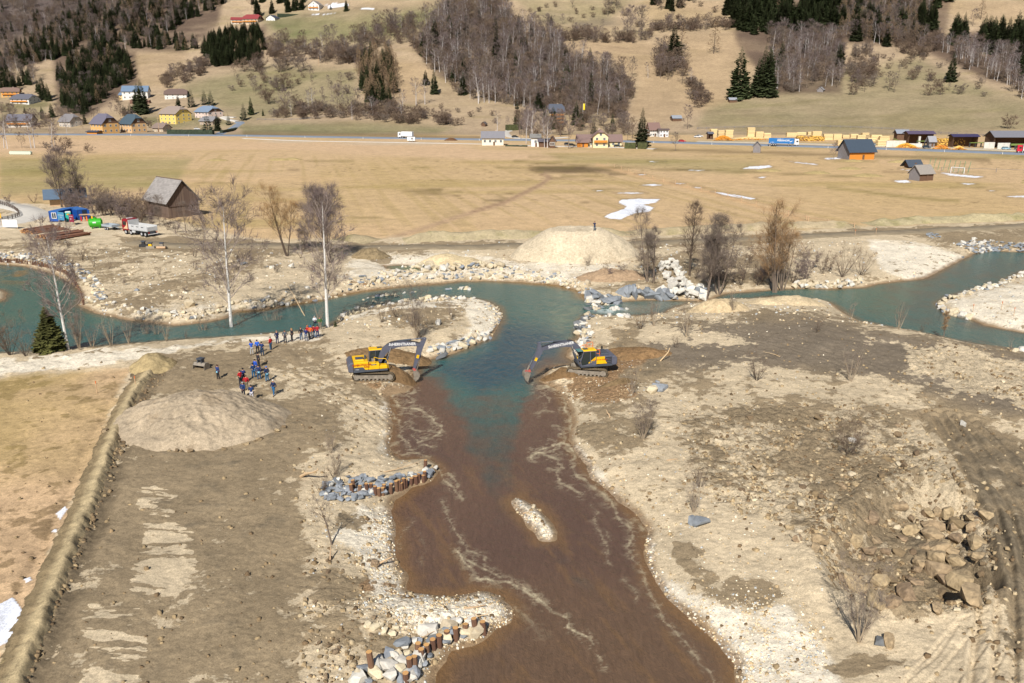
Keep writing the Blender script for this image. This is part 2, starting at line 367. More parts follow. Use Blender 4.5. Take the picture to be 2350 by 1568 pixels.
mud.poly(0.80, [(1560,1290),(1700,1320),(1790,1330),(1800,1370),(1720,1400),(1660,1400),(1600,1370)], 9); mud.poly(0.8, [(1540,1240),(1620,1250),(1600,1290),(1550,1290)], 10); mud.poly(0.75, [(1860,1530),(2000,1500),(2100,1500),(2060,1540),(1950,1560)], 9)
pale.line(0.9, [(1317,1040),(1345,1075),(1414,1155),(1490,1240),(1490,1300),(1560,1410),(1700,1545)], 9, 8); grit.line(1.0, [(1317,1040),(1345,1075),(1414,1155),(1490,1240),(1490,1300),(1560,1410),(1700,1545)], 14, 12)
mud.poly(0.05, ISLET, 3); pale.poly(0.9, ISLET, 3); grit.poly(1, ISLET, 4)
# meadows and fields: grass everywhere beyond the haul road
grass.poly(1.0, [(-300,-40),(2700,-40),(2700,500),(2350,508),(2000,520),(1700,532),(1430,540),(1200,543),(1000,545),(780,548),(600,550),(450,520),(380,500),(120,470),(0,455),(-300,440)], 4)
road_l = Layer(0)
road_l.poly(1, [(-300,450),(0,458),(60,470),(115,490),(100,500),(0,520),(-300,540),(-300,505),(0,500),(40,490),(20,478),(0,474),(-300,470)], 3)

SCL = FP / DEP; kw = np.where(YY[:, None] < 235, 1.0, 0.35)
WPX = PX + SCL * kw * (0.9 * N1 + 0.5 * N2); WPY = PY + SCL * kw * (0.5 * fbm(GX, GY, 6.0, 4, 33) + 0.3 * N2)
mu, pa, ro, gr, gs, rd = [L.at(WPX, WPY) for L in (mud, pale, rough, grit, grass, road_l)]
near = YY[:, None] < 235
gs = np.where(YY[:, None] > 235, 1.0, np.where(SH < 4, gs * sstep(1, 4, SH), gs))
# relief
rel = ro * (0.30 * N2 + 0.30 * np.maximum(N1, 0) ** 1.5) + 0.08 * N2
rel += (ro * 0.30 + 0.02) * np.abs(fbm(GX, GY, 0.8, 4, 77, 0.6)) * (YY[:, None] < 150)
rel *= sstep(0.2, 2.5, SH) * (1 - 0.85 * gs)
rel += np.where(gs > 0.5, 0.04 * N2, 0)
# wheel ruts, lower right, and drag marks
def ruts(pts, wd, dep, z=1.3, n=2, gap=2.0):
    global rel
    P = W(pts, z); m = YY < P[:, 1].max() + 6; Xr, Yr = GX[m], GY[m]
    d = dline(P, Xr, Yr)
    for k in range(n):
        off = (k + 0.5) * gap / 2 if n > 1 else 0
        rel[m] += -dep * np.exp(-((d - off) / wd) ** 2) + dep * 0.5 * np.exp(-((d - off - wd * 1.6) / wd) ** 2)
ruts([(2150,960),(2210,1060),(2270,1180),(2300,1300),(2310,1450),(2300,1600)], 0.2, 0.24)
ruts([(2190,960),(2270,1050),(2340,1180),(2370,1330)], 0.2, 0.14)
ruts([(2240,970),(2330,1050),(2400,1160)], 0.2, 0.14)
ruts([(1460,720),(1600,760),(1800,800),(1990,850),(2120,930)], 0.25, 0.09)
ruts([(2080,1560),(2150,1500),(2200,1430)], 0.10, 0.06, 1.3, 1); ruts([(2150,1580),(2210,1510),(2260,1450)], 0.10, 0.07)
ruts([(690,880),(780,900),(860,920),(900,930)], 0.16, 0.10, 1.3, 1); ruts([(620,850),(720,880),(800,915),(870,960)], 0.16, 0.08)
Z = Zs + rel * (SH > 0)
# colours
def mixc(C, c, k): return C * (1 - k[..., None]) + srgb(c)[None, None, :] * k[..., None]
C = np.zeros(GX.shape + (3,)) + srgb((212,193,162))
C = mixc(C, (238,226,204), sstep(0.35, 0.65, pa + 0.28 * N2 + 0.12 * N1))
N4 = fbm(GX, GY, 0.55, 4, 45, 0.75)
MV = mu - 0.5 + 0.50 * N1 + 0.34 * N2
CM = np.zeros_like(C) + srgb((152,134,107))
mk2 = sstep(0.0, 0.35, mu - 0.80 + 0.50 * N2 + 0.3 * N3)
CM = mixc(CM, (112,101,84), mk2 * 0.8)
CM = mixc(CM, (120,109,96), Layer(0).poly(0.85, [(1480,750),(1700,740),(1850,725),(1960,745),(2150,780),(2350,812),(2700,860),(2700,960),(2300,950),(2060,880),(1850,850),(1560,850),(1480,800)], 24).at(WPX, WPY))
CM = mixc(CM, (150,112,74), sstep(0.5, 0.9, gr + 0.25 * N2) * 0.6)
sv = 1.7 * fbm(GX * 0.5 + 0.3 * GY, GY * 1.9, 1.7, 5, 92, 0.62); stk = streak.at(WPX, WPY)
for q in ([(2150,960),(2210,1060),(2270,1180),(2300,1300),(2310,1450),(2300,1600)],[(2195,960),(2275,1050),(2345,1180),(2370,1330)],[(2172,960),(2238,1055),(2300,1180),(2335,1320)],[(2250,970),(2340,1060),(2410,1180)]): CM = mixc(CM, (88,78,64), Layer(0).line(0.8, q, 2.5, 7).at(PX + SCL * 0.15 * N2, PY))
MV -= 0.75 * sstep(0.04, .5, stk) * sstep(-0.1, 0.22, sv + 0.35 * (stk - 0.55))
mm_ = YY < 112; bd = np.full(GX.shape, 9.0); bd[mm_] = dline(BERM, GX[mm_], GY[mm_]) + 0.35 * N2[mm_]
CM = mixc(CM, (160,141,104), (1 - sstep(0.8, 1.0, bd)) * 0.9); MV = np.where(bd < 1.1, 0.4, MV); C = mixc(C, (160,141,104), (1 - sstep(0.8, 1.0, bd)))
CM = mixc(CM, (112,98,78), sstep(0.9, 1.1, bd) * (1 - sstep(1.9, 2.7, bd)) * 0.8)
C = C * (1 + 0.10 * N2 + 0.06 * N3)[..., None]; CM = CM * (1 + 0.12 * N2 + 0.06 * N3)[..., None]
# damp edge
dmp = (1 - sstep(0.15, 0.9, SH + 0.25 * N2)) * near; C = mixc(C, (132,104,74), dmp * 0.8); MV -= dmp
# grass
def stripes(ang, per, seed=0):
    u = GX * math.cos(ang) + GY * math.sin(ang)
    return fbm(u * 1.0, GY * 0.02, per, 2, 7 + seed)
G = np.zeros_like(C) + srgb((208,178,138))
st = stripes(rad(14), 1.6)
fieldc = Layer(0).poly(1, [(460,352),(1100,365),(1290,372),(1390,385),(1750,440),(2100,500),(2000,520),(1200,545),(800,548),(600,540),(460,500),(430,420)], 6).at(PX, PY)
G = mixc(G, (180,156,106), sstep(0.0, 0.5, st) * fieldc * 0.5)
G = mixc(G, (200,172,124), sstep(-0.1, 0.6, fbm(GX, GY * 0.5, 60, 4, 61)) * 0.6)
G = mixc(G, (172,152,92), sstep(0.05, 0.55, fbm(GX * 0.35, GY, 22, 4, 62)) * 0.45)
G = mixc(G, (218,184,142), sstep(0.1, 0.5, fbm(GX * 0.25, GY, 30, 4, 63)) * 0.35)
G = mixc(G, (120,100,66), sstep(0.42, 0.55, fbm(GX, GY, 2.6, 3, 64, 0.7)) * sstep(0.0, 0.3, fbm(GX, GY, 30, 2, 65)) * 0.55 * (YY[:, None] < 420))
green = Layer(0)
green.poly(1, [(600,35),(900,30),(1030,0),(1130,0),(1100,30),(1000,55),(900,90),(700,110),(640,100)], 22)
green.poly(0.7, [(600,150),(820,160),(815,240),(560,280),(400,200),(560,160)], 18); green.poly(0.55, [(1620,240),(1800,215),(2100,215),(2400,235),(2400,300),(1900,305),(1600,290)], 12)
green.poly(0.9, [(540,285),(830,283),(1060,292),(1000,305),(560,308)], 6); green.poly(0.5, [(1190,0),(1450,0),(1380,60),(1250,60)], 14); green.poly(0.8,[(300,270),(500,260),(540,290),(380,300)],10)
green.poly(0.6, [(0,365),(440,365),(400,430),(0,450)], 10); green.poly(0.6, [(1700,215),(2100,130),(2200,180),(2350,230),(1900,225)], 14); green.poly(0.6,[(0,240),(120,215),(100,270),(0,290)],8)
green.poly(0.5,[(1240,352),(1750,370),(1700,400),(1300,372)],10); green.poly(0.45,[(2100,330),(2400,350),(2400,372),(2100,352)],6)
warm = Layer(0); warm.poly(1, [(1290,90),(1500,95),(1560,70),(1690,70),(1750,130),(1690,230),(1600,260),(1500,290),(1440,260),(1470,190),(1420,150),(1330,125)], 14)
warm.poly(1, [(905,140),(960,140),(995,165),(960,240),(905,220)], 8); warm.poly(0.8, [(2150,0),(2400,0),(2400,60),(2200,50)], 14); warm.poly(0.8,[(290,118),(430,120),(400,200),(310,200)],10); warm.poly(.7,[(1480,0),(1660,0),(1660,60),(1480,50)],10)
G = mixc(G, (140,138,84), green.at(WPX, WPY) * (0.8 + 0.38 * N3)); G = mixc(G, (206,172,124), warm.at(WPX, WPY) * 0.7)
litter = Layer(0)   # leaf litter and brush under the woods
for q in ([(-300,-40),(520,-40),(500,60),(420,120),(300,115),(170,120),(60,150),(-300,230)],[(950,110),(1010,0),(1160,-40),(1180,60),(1290,100),(1400,160),(1450,215),(1430,262),(1200,245),(1010,180)],[(1670,-40),(2190,-40),(2170,80),(2350,60),(2700,60),(2700,300),(2260,180),(2100,110),(1940,100),(1930,215),(1780,215),(1690,100)],[(120,105),(310,120),(320,190),(200,270),(130,260)],[(460,80),(610,60),(600,150),(470,155)]):
    litter.poly(0.95, q, 9)
G = mixc(G, (122,98,80), litter.at(WPX, WPY) * (0.75 + 0.25 * sstep(-0.3, 0.3, N3))); G = mixc(G, (112,98,94), Layer(0).poly(0.85, [(-300,-40),(330,-40),(230,35),(110,75),(-300,150)], 20).at(WPX, WPY))
# bare rubble slope above the hedge line
G = mixc(G, (150,132,108), Layer(0).poly(0.8, [(1330,40),(1450,45),(1470,85),(1380,95),(1320,80)], 12).at(PX, PY) * sstep(-0.2, 0.3, N3))
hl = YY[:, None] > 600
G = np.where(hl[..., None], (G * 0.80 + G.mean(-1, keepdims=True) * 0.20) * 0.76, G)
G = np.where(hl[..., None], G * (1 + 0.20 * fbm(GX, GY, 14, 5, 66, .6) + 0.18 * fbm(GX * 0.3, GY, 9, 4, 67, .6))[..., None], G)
# brown strip of meadow before the road, dark bands, tracks over the field
def gl(c, v, pts, wd, f=4):
    global G
    G = mixc(G, c, Layer(0).line(v, pts, wd, f).at(PX, PY))
def gp(c, v, pts, f=5):
    global G
    G = mixc(G, c, Layer(0).poly(v, pts, f).at(PX, PY))
gp((214,182,146), 0.9, [(-300,325),(0,318),(600,322),(1050,330),(1100,345),(1240,352),(1280,362),(1150,368),(600,345),(0,350),(-300,355)], 6)
gl((132,112,80), 0.8, [(560,308),(800,311),(960,313),(1100,316)], 3.5, 4); gl((138,118,84), 0.75, [(1500,343),(1800,352),(2100,361),(2270,368)], 3.5, 4)
gl((190,160,128), 0.9, [(880,552),(960,528),(1060,495),(1160,465),(1240,425),(1262,408),(1250,398)], 5, 6); gl((150,122,96), 0.7, [(1080,488),(1160,463),(1240,424),(1264,408),(1230,395),(1215,386),(1340,384)], 2.2, 4)
gp((98,82,58), 0.85, [(1210,388),(1240,382),(1340,382),(1440,394),(1300,398),(1240,395)], 4); gp((110,92,66),0.7,[(1390,396),(1440,400),(1400,404)],3)
gp((92,78,58), 0.8, [(670,470),(720,465),(770,470),(780,480),(700,482)], 5); gp((100,86,60), 0.7, [(1110,460),(1165,455),(1150,464)], 3); gp((116,100,60), 0.8, [(920,438),(1020,432),(1010,441),(940,441)], 4)
gl((214,176,132), 0.9, [(1370,378),(1500,412),(1640,445),(1760,480),(1840,505)], 3, 4)
gl((205,186,160), 0.8, [(560,322),(760,328),(920,330),(1080,333)], 1.6, 2)
gl((120,108,62), 0.6, [(1180,370),(1400,385),(1700,394),(2000,408)], 2, 3); gl((138,126,70), 0.6, [(1900,430),(2100,455),(2200,462)], 3, 5)
for k in range(46):
    rk = random.Random(k * 7 + 1); x = rk.uniform(0, 2350); y = rk.uniform(355, 500); l = rk.uniform(20, 110)
    gl((136,122,72) if k % 3 else (110,92,62), 0.55, [(x, y), (x + l * 0.5, y + rk.uniform(-2, 3)), (x + l, y + rk.uniform(-2, 5))], 1.6, 4)
# near meadow left: coarse mottling
nm = (YY[:, None] < 115) & (gs > 0.3)
G = np.where(nm[..., None], srgb((212,180,142))[None, None] * (1 + 0.22 * N2 + 0.10 * N1)[..., None], G)
kk = np.where(nm, sstep(0.12, 0.30, 0.7 * N1 + 0.7 * N2 + 0.3 * N4 - 0.02), 0) * 0.7; G = np.where(nm[..., None], G * (1 + 0.30 * N4)[..., None], G)
G = mixc(G, (118,98,68), kk); G = mixc(G, (176,154,92), np.where(nm, sstep(-0.2, 0.5, N3), 0) * 0.55)
C = C * (1 - gs[..., None]) + G * gs[..., None]
C = mixc(C, (196,192,184), rd)
# the grey berm of spoil along the far side of the haul road
CC = np.clip(C, 0.008, 0.8); CM = np.clip(CM, 0.008, 0.8); MV = MV - 9 * (gs > 0.02) * np.clip(gs * 3, 0, 1) - 9 * (rd > .3)
SNOW = []
def snow(pts): SNOW.append(pts)
snow([(1385,498),(1400,490),(1430,480),(1437,474),(1418,466),(1425,458),(1465,456),(1515,457),(1505,466),(1480,470),(1502,477),(1490,487),(1460,490),(1440,497),(1425,505),(1400,503)])
snow([(1468,425),(1500,422),(1520,425),(1500,428)]); snow([(1405,443),(1450,441),(1490,443),(1450,446)]); snow([(1540,419),(1575,421),(1560,424)]); snow([(1590,429),(1618,431),(1600,433)])
snow([(1630,439),(1690,447),(1738,456),(1722,459),(1660,448)]); snow([(1455,399),(1483,401),(1470,403)]); snow([(1360,436),(1385,438),(1370,440)]); snow([(1485,370),(1530,371),(1500,373)])
snow([(2150,395),(2200,400),(2262,406),(2240,409),(2180,404)]); snow([(2195,420),(2246,422),(2220,425)]); snow([(2045,415),(2080,413),(2092,420),(2065,420)]); snow([(2300,450),(2352,449),(2352,454),(2315,453)]); snow([(2265,437),(2287,438),(2275,440)])
snow([(1800,369),(1880,377),(1875,380),(1820,373)]); snow([(1720,382),(1765,379),(1775,384),(1740,389),(1700,388)]); snow([(1555,389),(1630,391),(1600,393)]); snow([(1730,407),(1762,405),(1750,410)]); snow([(1880,363),(1920,361),(1950,364),(1900,367)]); snow([(2060,388),(2110,391),(2080,392)])
snow([(745,12),(770,7),(800,9),(802,15),(775,17),(757,20)]); snow([(812,19),(840,18),(865,21),(840,23)]); snow([(698,35),(730,32),(775,30),(740,35)])
snow([(0,1385),(30,1370),(52,1400),(40,1440),(20,1475),(0,1485),(-60,1490),(-60,1390)]); snow([(128,1180),(150,1163),(155,1170),(138,1195)]); snow([(118,1222),(128,1212),(130,1224)]); snow([(55,1330),(70,1323),(74,1332),(60,1340)])
snw = Layer(-20.0)
for q in SNOW: snw.a = np.maximum(snw.a, sdf_poly(q, pgx, pgy)) if False else snw.a
SD = np.full(GX.shape, -50.0)
for q in SNOW:
    qa = np.array(q); m = (PX > qa[:, 0].min() - 8) & (PX < qa[:, 0].max() + 8) & (PY > qa[:, 1].min() - 5) & (PY < qa[:, 1].max() + 5)
    if m.any(): SD[m] = np.maximum(SD[m], sdf_poly(q, PX[m], PY[m]) + 1.2 * N2[m] - 0.7)
sk = sstep(-0.5, 0.6, SD); MV = np.where(SD > -1, -9, MV); CC = CC * (1 - sk[..., None]) + np.array([0.72, 0.74, 0.80]) * sk[..., None]
wet = sstep(-5, -0.5, SD) * (1 - sk) * (0.5); CC = CC * (1 - 0.45 * wet[..., None])
Z = Z + 0.06 * sk

def attr_col(n, nm='Col'):
    a = n.nodes.new('ShaderNodeAttribute'); a.attribute_name = nm; return a
def ground_mat():
    m = bpy.data.materials.new('earth'); m.use_nodes = True; n = m.node_tree; b = n.nodes['Principled BSDF']
    b.inputs['Roughness'].default_value = 0.95; b.inputs['Specular IOR Level'].default_value = 0.15
    tc = n.nodes.new('ShaderNodeTexCoord'); P = tc.outputs['Object']
    def noise(sc, det=6, rg=0.6):
        x = n.nodes.new('ShaderNodeTexNoise'); x.inputs['Scale'].default_value = sc; x.inputs['Detail'].default_value = det
        x.inputs['Roughness'].default_value = rg; n.links.new(P, x.inputs['Vector']); return x.outputs[0]
    def mr(s, a, b_, c, d):
        x = n.nodes.new('ShaderNodeMapRange'); n.links.new(s, x.inputs[0])
        for i, v in enumerate((a, b_, c, d)): x.inputs[i + 1].default_value = v
        return x.outputs[0]
    def mm(op, a, b_):
        x = n.nodes.new('ShaderNodeMath'); x.operation = op
        for i, v in enumerate((a, b_)):
            if isinstance(v, (int, float)): x.inputs[i].default_value = v
            else: n.links.new(v, x.inputs[i])
        return x.outputs[0]
    g = attr_col(n, 'grit'); c = attr_col(n)
    n1 = noise(2.2, 8, 0.7); n2 = noise(11, 6, 0.7); n3 = noise(0.3, 6, 0.65)
    mixn = n.nodes.new('ShaderNodeMix'); mixn.data_type = 'RGBA'
    nq = noise(1.1, 10, 0.72); mvv = mm('ADD', attr_col(n, 'mv').outputs['Fac'], mm('MULTIPLY', mm('SUBTRACT', nq, 0.5), 1.5))
    n.links.new(mr(mvv, -0.03, 0.05, 0, 0.95), mixn.inputs[0]); n.links.new(c.outputs['Color'], mixn.inputs[6]); n.links.new(attr_col(n, 'ColM').outputs['Color'], mixn.inputs[7])
    spk = mr(mm('ADD', noise(1.9, 9, 0.75), mm('MULTIPLY', attr_col(n, 'ro').outputs['Fac'], 0.09)), 0.60, 0.64, 1.0, 0.70)
    gsp = mr(mm('ADD', noise(0.75, 9, 0.8), mm('MULTIPLY', attr_col(n, 'gs').outputs['Fac'], 0.06)), 0.60, 0.68, 1.0, 0.76)
    vo = n.nodes.new('ShaderNodeTexVoronoi'); vo.inputs['Scale'].default_value = 5.5; n.links.new(P, vo.inputs['Vector'])
    sep = n.nodes.new('ShaderNodeSeparateColor'); n.links.new(vo.outputs['Color'], sep.inputs[0])
    peb = mr(sep.outputs[0], 0, 1, 0.62, 1.42)
    pebk = n.nodes.new('ShaderNodeMix'); pebk.data_type = 'FLOAT'; n.links.new(g.outputs['Fac'], pebk.inputs[0]); pebk.inputs[2].default_value = 1.0; n.links.new(peb, pebk.inputs[3])
    v = mm('MULTIPLY', mm('MULTIPLY', mr(n1, 0.3, 0.7, 0.80, 1.20), mm('MULTIPLY', mm('MULTIPLY', spk, gsp), mr(n2, 0.3, 0.7, 0.70, 1.34))), mm('MULTIPLY', mr(n3, 0.35, 0.65, 0.88, 1.12), pebk.outputs[0]))
    hs = n.nodes.new('ShaderNodeHueSaturation'); n.links.new(mixn.outputs[2], hs.inputs['Color']); n.links.new(v, hs.inputs['Value'])
    n.links.new(hs.outputs[0], b.inputs['Base Color'])
    h = mm('ADD', mm('MULTIPLY', n1, 0.20), mm('ADD', mm('MULTIPLY', n2, 0.07), mm('MULTIPLY', mm('MULTIPLY', vo.outputs['Distance'], g.outputs['Fac']), 0.10)))
    bp = n.nodes.new('ShaderNodeBump'); bp.inputs['Distance'].default_value = 1.0; n.links.new(mm('ADD', mm('MULTIPLY', attr_col(n, 'ro').outputs['Fac'], 0.75), 0.30), bp.inputs['Strength'])
    n.links.new(h, bp.inputs['Height']); n.links.new(bp.outputs[0], b.inputs['Normal'])
    return m
EARTH = ground_mat()
def sheet(name, r0, r1, drop=None, mt=None, kind='structure'):
    nr = r1 - r0; nc = len(a_all)
    idx = np.arange(nr * nc).reshape(nr, nc)
    Fq = np.stack([idx[:-1, :-1], idx[:-1, 1:], idx[1:, 1:], idx[1:, :-1]], -1).reshape(-1, 4)
    V = np.stack([GX[r0:r1], GY[r0:r1], Z[r0:r1]], -1).reshape(-1, 3)
    if drop is not None:
        d = drop[r0:r1].ravel(); keep = ~(d[Fq].all(1)); Fq = Fq[keep]
        used = np.zeros(len(V), bool); used[Fq.ravel()] = True; remap = np.cumsum(used) - 1
        Fq = remap[Fq]; V = V[used]
    else: used = np.ones(len(V), bool)
    me = npmesh(name, V, Fq, mt or EARTH, True, CC[r0:r1].reshape(-1, 3)[used], {'grit': gr[r0:r1].ravel()[used] * (1 - gs[r0:r1].ravel()[used]), 'mv': MV[r0:r1].ravel()[used], 'ro': (ro * (1 - gs))[r0:r1].ravel()[used], 'gs': gs[r0:r1].ravel()[used]})
    at = me.attributes.new('ColM', 'FLOAT_COLOR', 'POINT'); c4 = np.ones((used.sum(), 4), np.float32); c4[:, :3] = CM[r0:r1].reshape(-1, 3)[used]; at.data.foreach_set('color', c4.ravel())
    return obj(name, me, kind=kind)
sheet('ground', 0, nN, SH < -2.5)
sheet('meadow', nN - 1, nM)
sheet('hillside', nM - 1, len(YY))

# ------------------------------------------------------------------ water
def water():
    vv = np.linspace(1790, 575, 880)
    Yw = row2Y(vv)
    aw = np.linspace(-0.72, 0.72, 800)
    X = aw[None, :] * (Yw[:, None] + 6.0); Y = np.repeat(Yw[:, None], len(aw), 1)
    sh = shore(X.ravel(), Y.ravel()).reshape(X.shape)
    px, py, dep = w2px(X, Y, 0 * X)
    n1 = fbm(X, Y, 6, 4, 101, 0.6); n2 = fbm(X, Y, 1.6, 4, 102, 0.6); n3 = fbm(X, Y, 18, 3, 103)
    wx = px + 16 * n1 + 5 * n2; wy = py + 9 * n1 + 4 * n2      # swirled positions
    def L(v0): return Layer(v0)
    m = L(1.0)   # silt
    m.poly(0.0, [(-300,560),(2700,540),(2700,830),(2350,810),(1900,780),(1400,740),(1330,760),(1290,800),(1235,850),(1225,900),(1180,950),(1190,1010),(1160,1050),(1170,1110),(1150,1150),(1125,1090),(1075,1040),(1090,970),(1030,930),(1040,885),(970,850),(960,830),(1000,800),(740,830),(-300,880)], 44)
    m.poly(0.55, [(1280,800),(1335,775),(1330,850),(1250,850),(1190,850),(1220,825)], 14)
    m.poly(0.42, [(1040,900),(1190,890),(1180,1000),(1172,1110),(1120,1130),(1070,980)], 24)
    m.poly(0.35, [(2080,600),(2350,590),(2700,600),(2700,760),(2350,790),(2050,745),(1960,720)], 20)
    m.poly(0.62, [(1150,1080),(1250,1160),(1310,1230),(1350,1310),(1420,1400),(1440,1480),(1380,1420),(1300,1340),(1240,1260),(1130,1200),(1140,1120)], 22)
    m.poly(0.86, [(1200,1290),(1350,1400),(1560,1600),(1300,1600),(1250,1420)], 40)
    mud_f = np.clip(0.12 * sstep(920, 1110, py) + m.at(wx + 14 * n3, wy + 10 * n2) + 0.22 * n2 + 0.16 * n1, 0, 1)
    c = np.zeros(X.shape + (3,))
    def pm(c, col, k): return c * (1 - k[..., None]) + srgb(col)[None, None] * k[..., None]
    c += srgb((64,104,100))
    c = pm(c, (36,72,92), L(0).poly(1, [(1150,740),(1290,760),(1280,820),(1210,880),(1100,900),(1010,850),(1120,790)], 30).at(wx, wy) * 0.8)
    c = pm(c, (118,132,112), L(0).poly(1, [(1250,650),(1345,690),(1335,800),(1290,790),(1260,720)], 22).at(wx, wy) * sstep(-0.3, 0.4, n2) * 0.6)
    c = pm(c, (72,112,92), L(0).poly(1, [(-300,600),(220,640),(280,740),(-300,760)], 20).at(wx, wy) * 0.6)
    c = pm(c, (150,116,62), L(0).poly(1, [(0,618),(70,620),(60,655),(0,650)], 14).at(wx, wy) * sstep(-0.2, 0.5, n1 + n2) * 0.8)
    c = pm(c, (92,118,100), L(0).poly(1, [(1770,660),(2150,640),(2050,730),(1900,700)], 22).at(wx, wy) * 0.6)
    c = pm(c, (64,78,76), sstep(880, 1080, py) * 0.85)
    c = pm(c, (96,110,70), L(0).poly(1, POND, 10).at(px, py) * 0.9)
    c = pm(c, (150,146,128), L(0).poly(1, [(1420,695),(1620,695),(1520,715),(1430,722)], 10).at(wx, wy) * 0.7)
    c = pm(c, (60,66,52), L(0).poly(1, [(2090,610),(2180,600),(2160,640),(2120,650)],10).at(px,py)*0.3)
    br = np.zeros_like(c) + srgb((108,84,70)); br = pm(br, (112,90,70), sstep(1200, 1500, py) * 0.7 + 0 * px); br = pm(br, (92,72,64), sstep(0.0, 0.6, n3) * 0.5)
    # streaky current: ochre lines along the flow
    flow = fbm(X * 1.0 + 0.35 * Y, Y * 0.22, 1.3, 4, 111, 0.7)
    br = pm(br, (136,104,68), sstep(0.12, 0.5, flow) * 0.35 * sstep(950, 1150, py))
    k = sstep(0.15, 0.85, mud_f); c = c * (1 - k[..., None]) + br * k[..., None]
    # shallows
    c = pm(c, (136,104,68), (1 - sstep(0.0, 1.5, -sh + 0.5 * n2)) * 0.65)
    c = pm(c, (156,120,70), (1 - sstep(0.0, 3.0, -sh + n1)) * L(0).poly(0.8, [(520,690),(800,660),(1350,640),(1350,690),(900,668),(560,725)], 8).at(px, py))
    # foam strands
    A2 = lambda q: [(x / 4 + 587.5, y / 4 + 679.3) for x, y in q]
    A3 = lambda q: [(x / 4 + 1175, y / 4 + 679.3) for x, y in q]
    A7 = lambda q: [(x * .3559 + 1193.3, y * .3559 + 1009.7) for x, y in q]
    A6 = lambda q: [(x * .3559 + 642.6, y * .3559 + 1009.7) for x, y in q]
    ST = [(A2([(1250,900),(1290,1010),(1400,1020),(1500,1040),(1600,1110),(1640,1170),(1690,1190),(1710,1260),(1650,1310),(1560,1330),(1500,1350)]), 4.5, 1),
     (A2([(1260,1080),(1300,1170),(1350,1230),(1330,1280),(1380,1340),(1400,1400),(1470,1440),(1530,1460)]), 3, .8), (A2([(1240,1460),(1250,1390),(1290,1350)]), 3, .8),
     (A2([(1390,1180),(1450,1230),(1560,1250),(1640,1240)]), 3, .7), (A2([(1440,830),(1470,880),(1400,920),(1440,970),(1390,975)]), 3.5, .8), (A2([(1300,1090),(1380,1070),(1450,1090)]), 3, .6),
     (A2([(1330,1240),(1370,1170),(1430,1150)]), 3, .7), (A2([(1430,1280),(1480,1330),(1540,1340)]), 3, .8), (A2([(1560,1370),(1620,1390)]), 3, .8),
     (A2([(1140,880),(1250,890),(1400,872)]), 6, .8),
     (A3([(240,860),(300,825),(380,820),(450,870),(470,960),(490,1050),(540,1120),(530,1210),(480,1290),(460,1350),(330,1390),(250,1420),(200,1450)]), 5, 1),
     (A3([(250,850),(350,830),(440,860)]), 7, 1), (A3([(280,900),(340,950),(320,1000),(230,1100)]), 3, .6), (A3([(460,1350),(540,1380),(580,1440)]), 5, 1), (A3([(350,1180),(440,1200)]), 2.5, .7), (A3([(300,1050),(400,1060),(470,1010)]), 2.5, .5),
     (A7([(270,0),(260,60),(100,100),(80,120)]), 5, 1), (A7([(160,60),(160,100),(250,130),(270,170),(230,200),(240,270),(330,310),(390,350)]), 4.5, .8),
     (A7([(300,60),(350,100),(340,180),(370,240),(430,260),(480,310),(560,360),(600,430),(640,510),(700,560),(720,640),(700,720)]), 4.5, .75), (A7([(480,310),(530,350),(560,380)]), 8, .6),
     (A7([(690,530),(760,520),(790,580)]), 7, .55), (A7([(720,740),(760,830),(800,920),(830,1000),(880,1080),(960,1190),(1040,1270),(1120,1360),(1150,1440),(1230,1500),(1260,1568)]), 4, .65),
     (A7([(0,950),(80,980),(150,1040),(220,1115),(290,1140),(330,1220),(430,1270),(460,1310)]), 4.5, 1), (A7([(450,420),(490,460),(480,560),(560,700),(560,800)]), 3, .5),
     (A7([(480,1380),(520,1420),(510,1460),(550,1460)]), 3, .7), (A7([(550,590),(570,640)]), 3, .5), (A7([(650,890),(720,960),(760,1040)]), 3, .4),
     (A6([(1040,190),(1060,260),(1120,310),(1170,380)]), 3.5, .8), (A6([(1100,220),(1140,300)]), 3, .7), (A6([(1050,400),(1080,500),(1130,590),(1190,660),(1230,730),(1300,740),(1340,790)]), 3.5, .7),
     (A6([(1150,720),(1180,760),(1240,860),(1290,905),(1380,910),(1450,905),(1540,950),(1620,1000),(1700,1060),(1760,1115)]), 5, 1), (A6([(1220,780),(1290,820),(1360,850),(1400,880)]), 4.5, .9),
     (A6([(720,100),(740,40),(800,0)]), 2.5, .6), (A6([(760,100),(860,90),(980,115)]), 3, .7), (A6([(1520,1080),(1600,1150),(1680,1250)]), 8, .3), (A6([(750,700),(790,590),(850,520)]), 3, .3), (A6([(900,600),(930,700),(920,800)]), 3, .2)]
    fo = np.zeros(X.shape); n4 = fbm(X, Y, 0.9, 4, 120, 0.75)
    sm = FP / dep; fx = px + sm * (0.50 * n2 + 0.34 * n4); fy = py + sm * (0.26 * n2 + 0.16 * n4); ridge = np.clip(1 - np.abs(fbm(X + 0.8 * n2, Y + 0.8 * n4, 1.3, 4, 141, 0.6)) / 0.055, 0, 1)
    n5 = fbm(X, Y, 0.45, 3, 131, 0.7)
